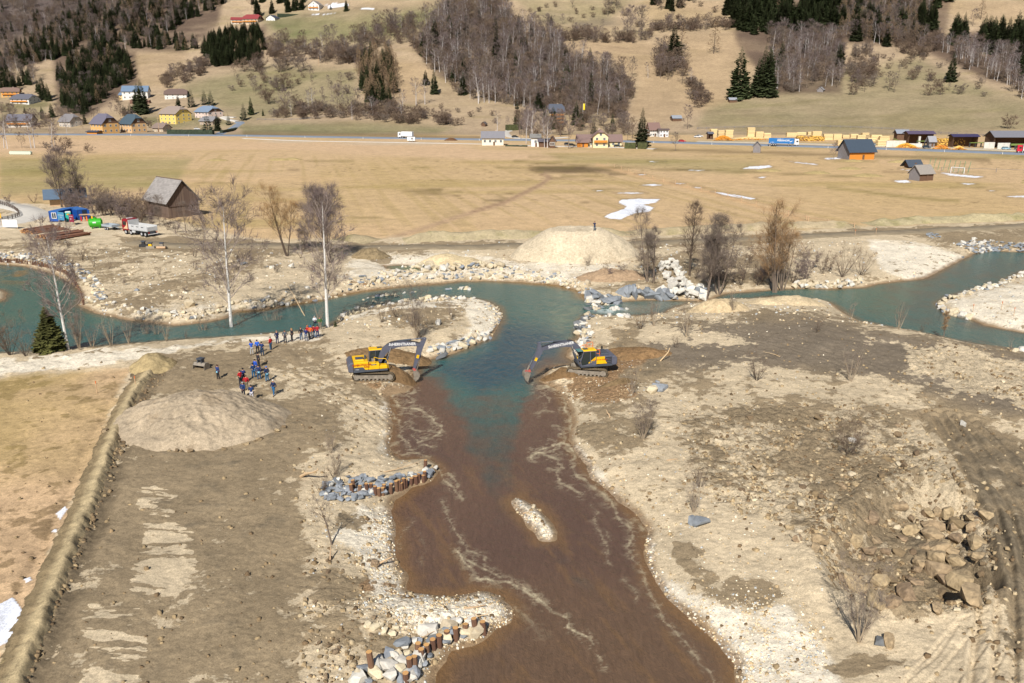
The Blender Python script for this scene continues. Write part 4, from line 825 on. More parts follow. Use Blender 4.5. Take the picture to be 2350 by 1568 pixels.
SINGLE = [('spruce_tree',999,113,66,'tall dark spruce at the upper corner of the central wood'),('spruce_tree',972,128,50,'dark spruce on the edge of the central wood above the pasture'),(SPR,992,142,34,None),(SPR,1055,101,36,None),(SPR,1084,106,42,None),(SPR,1139,140,66,'tallest spruce standing amid the central leafless wood'),(SPR,1170,126,50,None),(SPR,977,195,34,'squat spruce alone on the warm slope by two trunks'),(SPR,997,216,55,'spruce behind white birch stems on the warm slope'),(SPR,1040,188,38,None),(SPR,1055,186,32,None),(SPR,926,67,27,None),
 (SPR,604,266,17,'tiny spruce by the rail fence above the road'),(SPR,795,26,26,'slender spruce on the green pasture top'),('round_conifer',759,22,13,'small round conifer between the chalet and snow streak'),(SPR,625,31,32,None),(SPR,592,40,42,None),(SPR,1265,59,24,'solitary young spruce on the grazed upper slope'),(SPR,1197,131,48,None),(SPR,1206,128,44,None),(SPR,1247,91,32,None),(SPR,1262,119,32,None),(SPR,1192,183,38,None),(SPR,1300,213,64,'slim tall spruce low in the central wood'),(SPR,1331,228,30,None),('round_conifer',1186,250,21,'blue green conifer at the foot of the wood'),
 (SPR,1235,254,46,'spruce above the garden of the blue roofed house'),('round_conifer',1227,256,26,None),(SPR,1250,272,34,None),(SPR,1262,282,44,None),(SPR,1269,296,50,'dark spruce beside the blue roofed house'),(SPR,1187,296,46,'olive green conifer by the curving driveway'),(SPR,1322,287,52,'irregular pine beside the yellow banner'),(SPR,1332,290,40,None),('round_conifer',1362,311,34,'round blue conifer behind the brown roofed inn'),(SPR,1405,302,40,None),(SPR,1472,338,88,'very tall spruce beside the clipped hedges'),(SPR,1545,153,88,'tall spruce in the gully clump'),
 (SPR,1695,227,110,'tallest spruce on the edge of the sloping field'),(SPR,1750,214,104,'tall spruce behind the field edge pair'),(SPR,1738,219,82,None),(SPR,1760,222,104,None),(SPR,1792,161,62,'spruce standing before the leafless thicket'),(SPR,1765,188,76,None),(SPR,1922,158,58,'narrow dark spruce at the pasture border'),(SPR,1928,150,50,None),(SPR,1970,46,62,None),(SPR,1847,121,40,None),(SPR,2182,188,64,'dark spruce in front of the slanting birches'),(SPR,2340,165,90,None),(SPR,2350,185,95,None),(SPR,2335,130,70,None),
 (LA,1638,124,68,'lone broad larch on the tawny slope'),(LA,1563,118,62,'bare larch beside the gully spruce'),(LA,2250,45,50,'scraggy larch on the bare summit slope'),(B,2232,60,34,None),
 (BI,1428,180,36,'thin birch on the slope edge, upper one'),(B,1450,179,44,'slender leafless tree alone on the tawny slope'),(BI,1487,180,32,'pair of pale birch stems by the gully'),(B,1565,195,48,None),(BI,1585,200,38,None),(B,1577,297,50,'broad leafless tree by the wooden hut'),
 (SPR,329,262,76,'great spruce towering over the village'),(SPR,320,258,64,None),('round_conifer',440,246,42,'fat rounded conifer above the village'),('round_conifer',470,240,34,'first of two oval conifers behind the grey roofed house'),('round_conifer',485,243,36,'second of two oval conifers behind the grey roofed house'),('round_conifer',560,276,40,'bushy conifer beside the power mast'),(SPR,577,264,42,None),('round_conifer',285,262,22,None),('round_conifer',299,262,27,None),(SPR,410,249,30,None),('round_conifer',525,287,26,'small conifer between the village driveways'),
 ('round_conifer',478,309,52,'dark brownish round conifer by the village road'),(SPR,500,301,38,None),(SPR,58,264,20,None),(SPR,98,272,28,None),(SPR,120,270,32,None),('round_conifer',265,305,36,None),(SPR,195,285,30,None),(SPR,100,228,50,None),(SPR,112,232,40,None),(SPR,88,212,30,None),('shrub',268,236,20,None),('shrub',1024,286,32,'dark leafless bush at the end of the long hedge'),('shrub',1055,288,18,'low dark bush on the slope by the hut'),(BI,1141,305,44,'white birch behind the small white house'),
 (B,1305,342,86,'big rusty crowned tree in front of the inn'),(BI,1207,330,70,'white birch beside the garden wood'),(BI,1220,328,78,'tallest white birch by the garden wood'),(BI,1250,339,68,'leaning birch by the pink tower'),(BI,1256,340,64,None),(B,1550,347,40,'lone thin tree beside the main road'),(B,1912,367,35,'round leafless tree beside the orange shed'),('shrub',2315,296,30,'round bare bush at the field corner'),
 (B,2040,208,40,'leafless tree on the pasture, upper of two'),(B,2052,213,40,'leafless tree on the pasture, lower of two'),('shrub',2094,184,22,'round shrub on the grazed slope'),('shrub',2137,186,24,'wider shrub on the grazed slope'),('shrub',2130,220,24,None),('shrub',2158,218,22,None),('shrub',2200,217,24,None),(B,2112,125,34,None),('shrub',1958,218,26,None),('shrub',1560,20,20,None),
 (BI,17,342,70,'white birch pair by the road, outermost'),(BI,10,340,58,None),(BI,80,340,70,'tall white birch beside the valley road'),(BI,72,341,62,None),(BI,120,338,60,'slender birch with forked crown by the road'),(BI,127,337,50,None),(BI,154,307,36,None),('shrub',147,351,34,'dark round bush standing in the meadow'),(B,51,341,34,None),('shrub',205,351,20,None),('shrub',110,345,20,None),
 ('shrub',640,166,34,None),('shrub',655,160,30,None),('shrub',690,166,38,'large round bush on the middle pasture'),('shrub',640,210,34,None),('shrub',655,205,34,None),('shrub',617,238,40,None),(B,655,268,56,'spreading tree above the rail fence'),(BI,718,255,48,'leaning white birch above the rail fence'),(B,745,255,32,None),(B,775,262,60,None),(B,800,264,62,None),(B,820,262,54,None),
 ('shrub',784,148,44,None),('shrub',800,147,42,None),('shrub',585,165,30,None),('shrub',600,160,36,None),('shrub',560,165,30,None),(BI,955,242,56,'clump of birch stems on the hill foot'),(BI,975,240,52,None),(BI,925,255,44,None),(BI,1098,238,70,'forked white birch at the foot of the steep wood'),(B,890,78,48,None),(B,910,80,52,None),(B,765,112,48,None),(B,750,108,44,None),(B,1447,82,60,None),(B,1470,90,68,'dense leafless tree by the hedge gap'),(B,1438,96,64,None),(B,1395,38,38,None)]
for s in SINGLE:
    k, x, y, h, lb = s; req(k, x, y, h, lb or LBL[k] + (' on the hillside' if y < 240 else ' near the valley floor'), k.replace('_', ' ') + 's of hill and valley')
COLR = random.Random(5)
def build_far():
    A = np.array([(r[1], r[2]) for r in REQ]); X, Y, Zz, T = hit(A[:, 0], A[:, 1])
    by = {}
    for i, r in enumerate(REQ): by.setdefault(r[0], []).append((r, X[i], Y[i], Zz[i]))
    stuffpts = {}
    for kind, L in by.items():
        L.sort(key=lambda e: (-(e[0][3] + (60 if e[0][5].endswith('hill and valley') else 0))))
        lim = 285 if kind != 'round_conifer' else 99
        for i, (r, x, y, z) in enumerate(L):
            dep = y * CP - (z - CAMH) * SP; hm = r[3] * dep / FP * 1.03
            rz = COLR.uniform(0, 6.28); vi = COLR.randrange(len(FAR[kind])); sc = (hm * COLR.uniform(0.92, 1.1), ) * 2 + (hm,)
            if kind == 'shrub': sc = (hm * 1.25, hm * 1.25, hm)
            elif kind in (B, BI, SPR): q_ = 1.12 if kind == SPR else 1.28; sc = (sc[0] * q_, sc[1] * q_, hm)
            if i < lim and r[2] > -8:
                t, c, both = FAR[kind][vi]
                if r[3] >= 42 and kind != 'shrub':
                    e = empty(kind, (x, y, z - 0.1), rz, r[4], kind.split('_')[-1] if kind != 'round_conifer' else 'conifer', r[5]); e.scale = sc
                    obj('trunk', t, e); obj('crown', c, e)
                else:
                    o = obj(kind, both, loc=(x, y, z - 0.1), label=r[4], cat={'shrub': 'shrub', 'round_conifer': 'conifer'}.get(kind, 'tree'), group=r[5]); o.rotation_euler = (0, 0, rz); o.scale = sc
            else:
                stuffpts.setdefault(kind, []).append((x, y, z - 0.1, sc[0], sc[2], rz, vi))
    return stuffpts
STUFF = build_far()
def gn_forest(name, pts, meshes, label):
    coll = bpy.data.collections.new(name + '_kinds')
    for i, m in enumerate(meshes):
        o = bpy.data.objects.new(f'{name}_kind', m); coll.objects.link(o)
    me = bpy.data.meshes.new(name); P = np.array(pts, float)
    me.vertices.add(len(P)); me.vertices.foreach_set('co', P[:, :3].astype(np.float32).ravel())
    for nm, col in (('sx', 3), ('sz', 4), ('rz', 5), ('vi', 6)):
        at = me.attributes.new(nm, 'FLOAT' if nm != 'vi' else 'INT', 'POINT'); at.data.foreach_set('value', P[:, col].astype(np.float32 if nm != 'vi' else np.int32))
    o = obj(name, me, kind='stuff'); o['label'] = label
    g = bpy.data.node_groups.new(name, 'GeometryNodeTree')
    g.interface.new_socket('Geometry', in_out='INPUT', socket_type='NodeSocketGeometry'); g.interface.new_socket('Geometry', in_out='OUTPUT', socket_type='NodeSocketGeometry')
    N = g.nodes; gi = N.new('NodeGroupInput'); go = N.new('NodeGroupOutput')
    ci = N.new('GeometryNodeCollectionInfo'); ci.inputs['Collection'].default_value = coll; ci.inputs['Separate Children'].default_value = True; ci.inputs['Reset Children'].default_value = True
    ip = N.new('GeometryNodeInstanceOnPoints'); ip.inputs['Pick Instance'].default_value = True
    def na(nm, t='FLOAT'):
        a = N.new('GeometryNodeInputNamedAttribute'); a.data_type = t; a.inputs['Name'].default_value = nm; return [s for s in a.outputs if s.enabled and s.name == 'Attribute'][0]
    cs = N.new('ShaderNodeCombineXYZ'); cr = N.new('ShaderNodeCombineXYZ'); sx = na('sx')
    g.links.new(sx, cs.inputs[0]); g.links.new(sx, cs.inputs[1]); g.links.new(na('sz'), cs.inputs[2]); g.links.new(na('rz'), cr.inputs[2])
    g.links.new(gi.outputs[0], ip.inputs['Points']); g.links.new(ci.outputs[0], ip.inputs['Instance']); g.links.new(na('vi', 'INT'), ip.inputs['Instance Index'])
    g.links.new(cr.outputs[0], ip.inputs['Rotation']); g.links.new(cs.outputs[0], ip.inputs['Scale']); g.links.new(ip.outputs[0], go.inputs[0])
    md = o.modifiers.new('scatter', 'NODES'); md.node_group = g
WOODN = {'bare_tree': 'leafless_woodland', 'birch_tree': 'birch_woodland', 'larch_tree': 'larch_woodland', 'shrub': 'hillside_undergrowth', 'spruce_tree': 'spruce_woodland', 'round_conifer': 'conifer_woodland'}
for k, P in STUFF.items():
    gn_forest(WOODN[k], P, [m[2] for m in FAR[k]], {'bare_tree': 'grey leafless trees massed over the hillside', 'birch_tree': 'pale birch stems massed over the hillside', 'larch_tree': 'brown leafless larches massed on the slopes', 'shrub': 'low brown brush massed under the trees', 'spruce_tree': 'dark green spruces massed on the upper slopes'}.get(k, 'conifers massed on the slopes'))

# ------------------------------------------------------------------ trees and bushes of the valley and river banks, each grown for its place
def near_tree(name, px, py, hpx, geo, mt, mtw, label, group=None, cat='tree', sides=4, tsides=7, lean_px=0, sink=0.1):
    p = hit1(px, py); sc = scale_at(p); h = hpx / sc * 1.04
    me = geo(h)
    t, c, both = two_meshes(name, me, mt, mtw, sides, tsides)
    if mt is BIRCHB: c.materials[0] = BLIMB
    bpy.data.meshes.remove(both)
    e = empty(name, (p.x, p.y, p.z - sink), 0, label, cat, group)
    if lean_px: e.rotation_euler = (0, lean_px / hpx, 0)
    obj('trunk' if cat == 'tree' else 'stem', t, e); obj('crown' if cat == 'tree' else 'twigs', c, e)
    return e
def birch(seed, **k):
    d = dict(nb=30, sub=5, twigs=6, blen=0.29, shape='birch', first=0.24, up=0.42, bang=46, twr=0.00085, r0=0.0125, wob=0.02, levels=3, twl=0.055); d.update(k)
    return lambda h: tree_geo(seed, h, **d)
near_tree('birch_tree', 157, 803, 256, birch(201), BIRCHB, TWP, 'white birch rising behind the small olive spruce', lean_px=-11)
near_tree('birch_tree', 533, 770, 292, birch(202, blen=0.32), BIRCHB, TWP, 'tall white birch between bushes on the river bank', lean_px=4)
near_tree('birch_tree', 752, 751, 284, birch(203, blen=0.27, nb=32, first=0.2), BIRCHB, TWP, 'straight white birch beside the standing group', lean_px=6)
def willow(seed, **k):
    d = dict(stems=3, nb=28, sub=5, twigs=6, blen=0.36, shape='round', first=0.22, up=0.6, bang=40, twr=0.00060, r0=0.016, spread=0.34, levels=3, twl=0.09); d.update(k)
    return lambda h: tree_geo(seed, h, **d)
near_tree('willow_tree', 660, 588, 146, willow(211, first=0.3), BARKD, TWO, 'rusty crowned willow by the haul road')
near_tree('bare_tree', 757, 603, 158, willow(212, stems=2), BARKD, TWP, 'dark twigged tree behind the straight birch')
near_tree('bare_tree', 700, 572, 72, willow(213, stems=3), BARK, TWP, 'small leafless tree between willow and birch')
near_tree('bare_tree', 1487, 648, 160, willow(214, stems=2, nb=16, blen=0.26), BARK, TWG, 'twin stemmed leafless tree by the gravel mound')
near_tree('bare_tree', 1500, 646, 120, willow(215, stems=1, nb=14, blen=0.22), BARK, TWG, 'thin leafless tree leaning beside the twin stems')
near_tree('bare_tree', 1582, 633, 160, willow(216, stems=1, nb=22, blen=0.22, first=0.2), BARKD, TWR, 'narrow leafless tree behind the white boulders')
near_tree('bare_tree', 1622, 686, 182, willow(217, stems=2, nb=26, blen=0.26, first=0.25), BARK, TWG, 'tall leafless tree on the bank beyond the white boulders')
near_tree('bare_tree', 1648, 676, 155, willow(218, stems=3, nb=26), BARK, TWG, 'leafless multi stemmed tree leaning over the stream')
near_tree('willow_tree', 1778, 678, 206, willow(219, stems=4, nb=34, blen=0.34, first=0.18, spread=0.24), BARK, TWO, 'largest willow with ochre crown by the stream')
near_tree('willow_tree', 1795, 670, 150, willow(220, stems=4, nb=20, first=0.15), BARK, TWO, 'lower ochre willow leaning behind the largest one')
near_tree('bare_tree', 141, 476, 124, willow(221, stems=2, nb=26, first=0.2, blen=.32), BARKD, TWP, 'tall forked leafless tree by the site containers')
near_tree('bare_tree', 190, 470, 112, willow(222, stems=3, nb=20), BARKD, TWP, 'leafless tree behind the young spruce')
near_tree('bare_tree', 367, 520, 66, willow(223, stems=2, nb=18), BARK, TWG, 'small leafless tree before the old barn roof')
near_tree('bare_tree', 427, 536, 66, willow(224, stems=1, nb=16), BARK, TWG, 'thin sapling in front of the old barn')
near_tree('bare_tree', 762, 1250, 108, lambda h: tree_geo(225, h, stems=1, nb=13, sub=4, twigs=3, blen=0.36, first=0.42, up=0.5, bang=48, twr=0.0010, r0=0.020, levels=3, wob=.05, twl=.12), BARK, TWG, 'crooked little tree casting a long shadow by the groyne', lean_px=-22)
near_tree('bare_tree', 2165, 775, 60, willow(226, stems=1, nb=12, blen=.2, twr=.0015), BARK, TWO, 'orange stemmed sapling on the far ridge')
BUSH = []
def shrubgeo(seed, **k):
    d = dict(stems=9, nb=36, sub=3, twigs=4, blen=0.36, shape='vase', first=0.18, up=0.7, bang=30, twr=0.0020, r0=0.010, spread=0.55, levels=2, twl=0.14); d.update(k)
    return lambda h: tree_geo(seed, h, **d)
SHB = [(25,816,100,1,'big grey bush at the water edge beyond the track'),(60,818,70,1,'lower bush beside the olive spruce'),(182,803,96,0,'tall thin bush with bent stems by the track'),(212,800,62,0,'slim stems between two river bushes'),(255,794,76,0,'grey river bush midway along the track'),(297,791,56,0,'short bush between taller river bushes'),(337,785,62,0,'river bush with many upright stems'),(362,782,60,0,'upright bush beside the pond arm'),(382,783,52,0,'last bush of the dense bank row'),(427,780,26,0,'tiny bush alone on the bank'),(470,775,66,0,'fan shaped bush before the tall birch'),(522,771,52,1,'bush hugging the tall birch trunk'),(552,770,46,1,'dark bush just past the tall birch'),
 (622,759,56,0,'pale stemmed bush behind the red jacket'),(640,757,52,0,'pale bush behind the grey jacket'),(737,753,62,0,'bush behind the two onlookers'),(877,741,46,1,'dark bush on the peninsula ridge'),(910,729,46,1,'round dark bush on the peninsula'),(1035,734,48,0,'pale upright bush at the peninsula tip'),(955,780,110,0,'tall pale bush behind the excavator boom'),(968,781,60,1,'dark tangled bush behind the excavator boom'),
 (1470,756,56,1,'brown bush on the bank by the sill'),(1500,749,66,0,'pale thin bush by the sill'),(1577,774,76,0,'thin stems with a stump on the dark flat'),(1552,799,34,1,'broken shrub stump on the dark flat'),(1737,874,80,1,'fan shaped bush amid the dark flat'),(1450,906,66,0,'spindly stems beside the pale rock'),(1477,1008,98,0,'upright bush on the sandy slope'),(1682,716,54,0,'pale bush on the near stream bank'),(1592,1175,88,0,'slanted thin shrub on the lower sandy slope'),(1606,1118,68,1,'bush above the slanted thin shrub'),(1974,1474,182,0,'tall fan of pale stems beside the pit'),(1952,734,42,0,'pale reedy bush at the stream bend'),(2062,756,60,0,'pale reed like bush on the dark ridge'),(2115,765,28,1,'low dark bush on the ridge'),(1872,764,34,1,'small dark bush on the muddy flat'),(1952,876,82,0,'wide pale bush on the churned ground'),(2320,806,30,0,'green yellow tuft on the ridge end'),(1947,1046,100,1,'dark bush among the clods'),(760,1041,56,0,'bundle of cut upright stems on the mud'),(771,1090,80,0,'dense brush above the slate groyne'),(739,1133,64,1,'tangled brush with broken limbs at the groyne root'),(767,1098,50,1,'brown brush before the dense one'),
 (1932,636,80,1,'broad dark thicket on the stream bank'),(1975,632,64,1,'leaning thicket beside the bleached bank'),(1887,628,48,1,'low thicket between willow and bank'),(1700,655,60,1,'undergrowth below the bank trees'),(1660,650,60,1,'brown undergrowth behind the bank trees'),(1740,655,62,1,'brush beside the largest willow'),(1820,650,55,1,'brush past the largest willow'),(1500,652,40,1,'brown brush at the foot of the twin stems'),(1595,640,50,1,'brush behind the white boulders'),(600,617,48,0,'thin bush by the white stones'),(690,592,30,1,'brush at the willow foot'),(740,606,36,1,'brush at the dark tree foot'),(780,598,36,1,'brush on the dark earth slope'),(462,503,32,1,'dark bush against the barn corner'),(78,466,28,1,'round purple bush by the yard road'),
 (2345,1120,30,1,'low brush at the rut edge'),(250,620,30,1,'rusty low bush above the stone edge'),(215,612,30,1,'small bush above the stone edge'),(190,598,40,1,'grey bush on the rough far bank')]
for i, (x, y, h, dk, lb) in enumerate(SHB):
    big = h > 90; near_tree('bush', x, y, h, shrubgeo(300 + i, stems=(7 if x == 1974 else 9) , nb=30 + 10 * big, twr=0.0012 if big else 0.0022, r0=0.016 if x == 1974 else 0.012, spread=0.42 if dk == 0 else 0.8, levels=3 if big else 2, bang=24 if dk == 0 else 36), BARKP if not dk else BARKD, TWG if not dk else TWR, lb, 'leafless bushes of the banks', 'bush', 3, 4)
Rb = random.Random(77)
for k in range(44):     # the hedge of willow scrub before the barn
    x = Rb.uniform(152, 335); y = 470 + (x - 150) * 0.21 + Rb.uniform(-12, 14)
    BUSH.append((x, y, Rb.uniform(34, 52)))
for x, y, h in [(350,520,38),(385,528,34),(405,534,30),(440,520,26),(20,470,24),(310,505,46),(1350,610,22),(1400,640,26),(1430,632,30),(1390,622,20)]: BUSH.append((x, y, h))
for k in range(22): BUSH.append((Rb.uniform(1640, 1900), Rb.uniform(600, 650), Rb.uniform(26, 44)))
for k in range(14): BUSH.append((Rb.uniform(60, 640), Rb.uniform(585, 690), Rb.uniform(12, 22)))
SV = [two_meshes('bush', shrubgeo(400 + s, stems=9, nb=34, levels=2, sub=4, twigs=6, spread=0.6, twr=0.0030)(1.0), BARK, (TWP, TWR, TWG)[s % 3], 3, 3) for s in range(4)]
for i, (x, y, h) in enumerate(BUSH):
    p = hit1(x, y); hm = h / scale_at(p); e = empty('bush', (p.x, p.y, p.z - 0.1), Rb.uniform(0, 6.28), None, 'bush'); e.scale = (hm * 1.2, hm * 1.2, hm); v = SV[i % 4]
    zone = ('in the purple grey scrub before the old barn', 'scrub before the old barn') if x < 460 and y < 560 else ('in the brown scrub on the far bank', 'scrub on the far bank') if x > 1200 else ('on the rough slope by the pond', 'scrub on the rough slope')
    tag(e, 'leafless bush ' + zone[0], None, zone[1]); obj('stem', v[0], e); obj('twigs', v[1], e)
def spruce_near(px, py, hpx, mt, label, seed, wid=0.24, rows=40, per=16):
    p = hit1(px, py); h = hpx / scale_at(p) * 1.04; t, c, b = spruce_meshes('spruce_tree', seed, mt, wid=wid, rows=rows, per=per, bare=0.03)
    e = empty('spruce_tree', (p.x, p.y, p.z), 0, label, 'tree'); e.scale = (h, h, h); obj('trunk', t, e); obj('crown', c, e)
spruce_near(118, 806, 104, NEEDY, 'small dense olive green spruce beside the gravel track', 501, 0.38, 44, 20)
spruce_near(181, 452, 62, NEED, 'young spruce among leafless trees behind the containers', 502, 0.2, 26, 12)
spruce_near(770, 751, 17, NEED, 'dwarf spruce at the birch foot', 503, 0.35, 14, 10)
# ------------------------------------------------------------------ mesh builder
class MB:
    def __init__(s): s.v, s.f, s.m = [], [], []
    def add(s, V, Fs, m=0, M=None):
        o = len(s.v)
        for p in V:
            p = Vector(p); s.v.append(M @ p if M is not None else p)
        for f in Fs: s.f.append([i + o for i in f]); s.m.append(m)
        return s
    def box(s, x0, x1, y0, y1, z0, z1, m=0, M=None, tx=0, ty=0):
        V = [(x0, y0, z0), (x1, y0, z0), (x1, y1, z0), (x0, y1, z0), (x0 + tx, y0 + ty, z1), (x1 - tx, y0 + ty, z1), (x1 - tx, y1 - ty, z1), (x0 + tx, y1 - ty, z1)]
        return s.add(V, [(3, 2, 1, 0), (4, 5, 6, 7), (0, 1, 5, 4), (1, 2, 6, 5), (2, 3, 7, 6), (3, 0, 4, 7)], m, M)
    def prism(s, P, y0, y1, m=0, M=None):
        "polygon in x,z swept along y"
        n = len(P); V = [(x, y0, z) for x, z in P] + [(x, y1, z) for x, z in P]
        return s.add(V, [list(range(n)), list(range(2 * n - 1, n - 1, -1))] + [(i, i + n, (i + 1) % n + n, (i + 1) % n) for i in range(n)], m, M)
    def cyl(s, p0, p1, r0, r1=None, n=10, m=0, M=None, cap=True):
        r1 = r0 if r1 is None else r1; p0, p1 = Vector(p0), Vector(p1); d = (p1 - p0).normalized()
        ref = Vector((0, 0, 1)) if abs(d.z) < .9 else Vector((1, 0, 0)); u = d.cross(ref).normalized(); v = d.cross(u)
        V = [p0 + (u * math.cos(6.28318 * i / n) + v * math.sin(6.28318 * i / n)) * r0 for i in range(n)] + [p1 + (u * math.cos(6.28318 * i / n) + v * math.sin(6.28318 * i / n)) * r1 for i in range(n)]
        Fs = [(i, (i + 1) % n, (i + 1) % n + n, i + n) for i in range(n)]
        if cap: Fs += [list(range(n - 1, -1, -1)), list(range(n, 2 * n))]
        return s.add(V, Fs, m, M)
    def tube(s, pts, r, n=6, m=0, M=None):
        for a, b in zip(pts[:-1], pts[1:]): s.cyl(a, b, r, r, n, m, M)
        return s
    def slab(s, pts, th, m=0, M=None):
        "planar polygon thickened along its normal"
        P = [Vector(p) for p in pts]; nrm = (P[1] - P[0]).cross(P[2] - P[0]).normalized() * th; n = len(P)
        return s.add(P + [p + nrm for p in P], [list(range(n - 1, -1, -1)), list(range(n, 2 * n))] + [(i, (i + 1) % n, (i + 1) % n + n, i + n) for i in range(n)], m, M)
    def mesh(s, name, mats, smooth=False, bevel=0.0):
        me = bpy.data.meshes.new(name); me.from_pydata([tuple(v) for v in s.v], [], s.f)
        for m in (mats if isinstance(mats, (list, tuple)) else [mats]): me.materials.append(m)
        me.polygons.foreach_set('material_index', s.m)
        bm = bmesh.new(); bm.from_mesh(me)
        if bevel:
            bmesh.ops.bevel(bm, geom=[e for e in bm.edges if len(e.link_faces) == 2 and e.calc_face_angle(0) > 0.5], offset=bevel, segments=1, affect='EDGES')
        bmesh.ops.recalc_face_normals(bm, faces=bm.faces); bm.to_mesh(me); bm.free()
        if smooth: me.polygons.foreach_set('use_smooth', [True] * len(me.polygons))
        me.update(); return me
    def build(s, name, mats, parent=None, loc=None, rot=None, **k):
        sm = k.pop('smooth', False); bv = k.pop('bevel', 0.0)
        o = obj(name, s.mesh(name, mats, sm, bv), parent, loc, **k)
        if rot is not None: o.rotation_euler = rot
        return o
def clone(o, parent=None, **k):
    c = o.copy(); link(c)
    if parent is not None: c.parent = parent
    for ch in o.children: clone(ch, c)
    if k: tag(c, **k)
    return c
def heading(pa, pb):
    a, b = hit1(*pa), hit1(*pb); return math.atan2(b.y - a.y, b.x - a.x)
def text_mesh(body, size, mt, bold=0.0):
    cu = bpy.data.curves.new('t', 'FONT'); cu.body = body; cu.size = size; cu.align_x = 'CENTER'; cu.align_y = 'CENTER'; cu.extrude = 0.008; cu.offset = bold; cu.resolution_u = 2
    o = bpy.data.objects.new('t', cu); S.collection.objects.link(o); bpy.context.view_layer.update()
    me = bpy.data.meshes.new_from_object(o.evaluated_get(bpy.context.evaluated_depsgraph_get())); bpy.data.objects.remove(o)
    me.materials.clear(); me.materials.append(mt); return me
def lettering(body, size, mt, parent, loc, rot, bold=0.0):
    o = obj('lettering', text_mesh(body, size, mt, bold), parent); o.location = loc; o.rotation_euler = rot; return o

# ------------------------------------------------------------------ heaps and banks
def heap(name, px, py, rx, ry, h, col, label, cat='heap', seed=0, flat=0.25, n=70, rough_=0.2, skew=0.0, rz=0.0, mt=None, zb=None):
    X0, Y0 = gnd(px, py, 0.8); g = np.linspace(-1.18, 1.18, n); u, v = np.meshgrid(g, g)
    c, s_ = math.cos(rz), math.sin(rz); lx, ly = u * rx, v * ry; X = X0 + lx * c - ly * s_; Y = Y0 + lx * s_ + ly * c
    r = np.sqrt((u - skew * (1 - np.abs(v))) ** 2 + v ** 2) * (1 + 0.12 * fbm(X, Y, rx * 0.6, 3, seed))
    t = np.clip((1.0 - r) / (1 - flat), 0, 1); prof = t ** 0.9 * (1.25 - 0.25 * t)
    z = elev(X.ravel(), Y.ravel()).reshape(X.shape) + h * prof + rough_ * fbm(X, Y, 1.4, 4, seed + 9, 0.6) * sstep(0, 0.25, t) + 0.06 * fbm(X, Y, 0.4, 3, seed + 12) - 0.5 * sstep(0.0, -0.12, 1.0 - r) - (0.02)
    k = 1 + 0.10 * fbm(X, Y, 1.1, 4, seed + 3)[..., None] + 0.05 * fbm(X, Y, 4, 2, seed + 4)[..., None]
    C_ = srgb(col)[None, None] * k
    dk = sstep(0.25, 0.5, fbm(X, Y, 2.2, 4, seed + 5, 0.65)) * 0.30; C_ = C_ * (1 - dk[..., None]) + srgb((130, 108, 80))[None, None] * dk[..., None]
    idx = np.arange(n * n).reshape(n, n); Fq = np.stack([idx[:-1, :-1], idx[:-1, 1:], idx[1:, 1:], idx[1:, :-1]], -1).reshape(-1, 4)
    keep = (r.ravel()[Fq] < 1.12).any(1); Fq = Fq[keep]; used = np.zeros(n * n, bool); used[Fq.ravel()] = True; re = np.cumsum(used) - 1
    V = np.stack([X, Y, z], -1).reshape(-1, 3)[used]
    me = npmesh(name, V, re[Fq], EARTH, True, C_.reshape(-1, 3)[used], {'grit': np.full(used.sum(), 0.25), 'mv': np.full(used.sum(), -9.0), 'ro': np.full(used.sum(), 0.8 if col[0] < 160 else 0.12)})
    o = obj(name, me); tag(o, label, cat); o['kind'] = 'thing'; HEAPS.append((X0, Y0, rx, ry, h)); return o
HEAPS = []
heap('earth_heap', 462, 976, 8.4, 7.0, 2.8, (178,161,137), 'wide grey brown heap of loose earth beside the onlookers', seed=3, n=160, rough_=0.45, flat=0.12)
heap('gravel_heap', 1312, 590, 12.2, 8.0, 5.0, (208,192,165), 'high pale gravel mound with a person standing on top', seed=13, n=90, flat=0.38, skew=0.05)
heap('sand_heap', 1035, 598, 5.8, 3.4, 2.0, (214,194,156), 'low sand heap behind the green pool', seed=23, n=50)
heap('spoil_heap', 905, 866, 2.6, 1.6, 1.15, (138,110,78), 'fresh brown spoil under the first excavator bucket', seed=33, n=50, rough_=0.35)
heap('spoil_heap', 1292, 858, 2.8, 1.3, 0.55, (134,106,74), 'fresh brown spoil in front of the second excavator', seed=43, n=46, rough_=0.3)
heap('gravel_heap', 890, 818, 5.6, 2.4, 0.8, (146,118,84), 'damp ochre gravel spoil behind the first excavator', seed=53, n=60, rough_=0.3)
heap('gravel_heap', 1455, 820, 4.8, 2.2, 0.8, (146,116,82), 'damp ochre gravel spoil behind the second excavator', seed=63, n=60, rough_=0.3)
heap('earth_heap', 352, 850, 2.6, 3.2, 1.4, (176,156,116), 'peaked earth end of the long berm', seed=73, n=60, rough_=0.3, rz=0.6)
heap('earth_heap', 1650, 722, 4.6, 2.4, 1.5, (204,182,146), 'sandy hump on the near stream bank', seed=83, n=60, rough_=0.4)
heap('earth_heap', 1800, 700, 6.0, 2.4, 1.0, (204,184,150), 'flat sandy rise on the stream bank', seed=84, n=60, rough_=0.4)
heap('earth_heap', 1405, 640, 6, 3.4, 1.3, (172,146,118), 'rough brown earth heap beside the twin stemmed tree', seed=85, n=60, rough_=0.5)
heap('earth_heap', 852, 590, 4.0, 2.6, 1.5, (150,132,102), 'dark earth slope beside the green pool', seed=86, n=50, rough_=0.4)
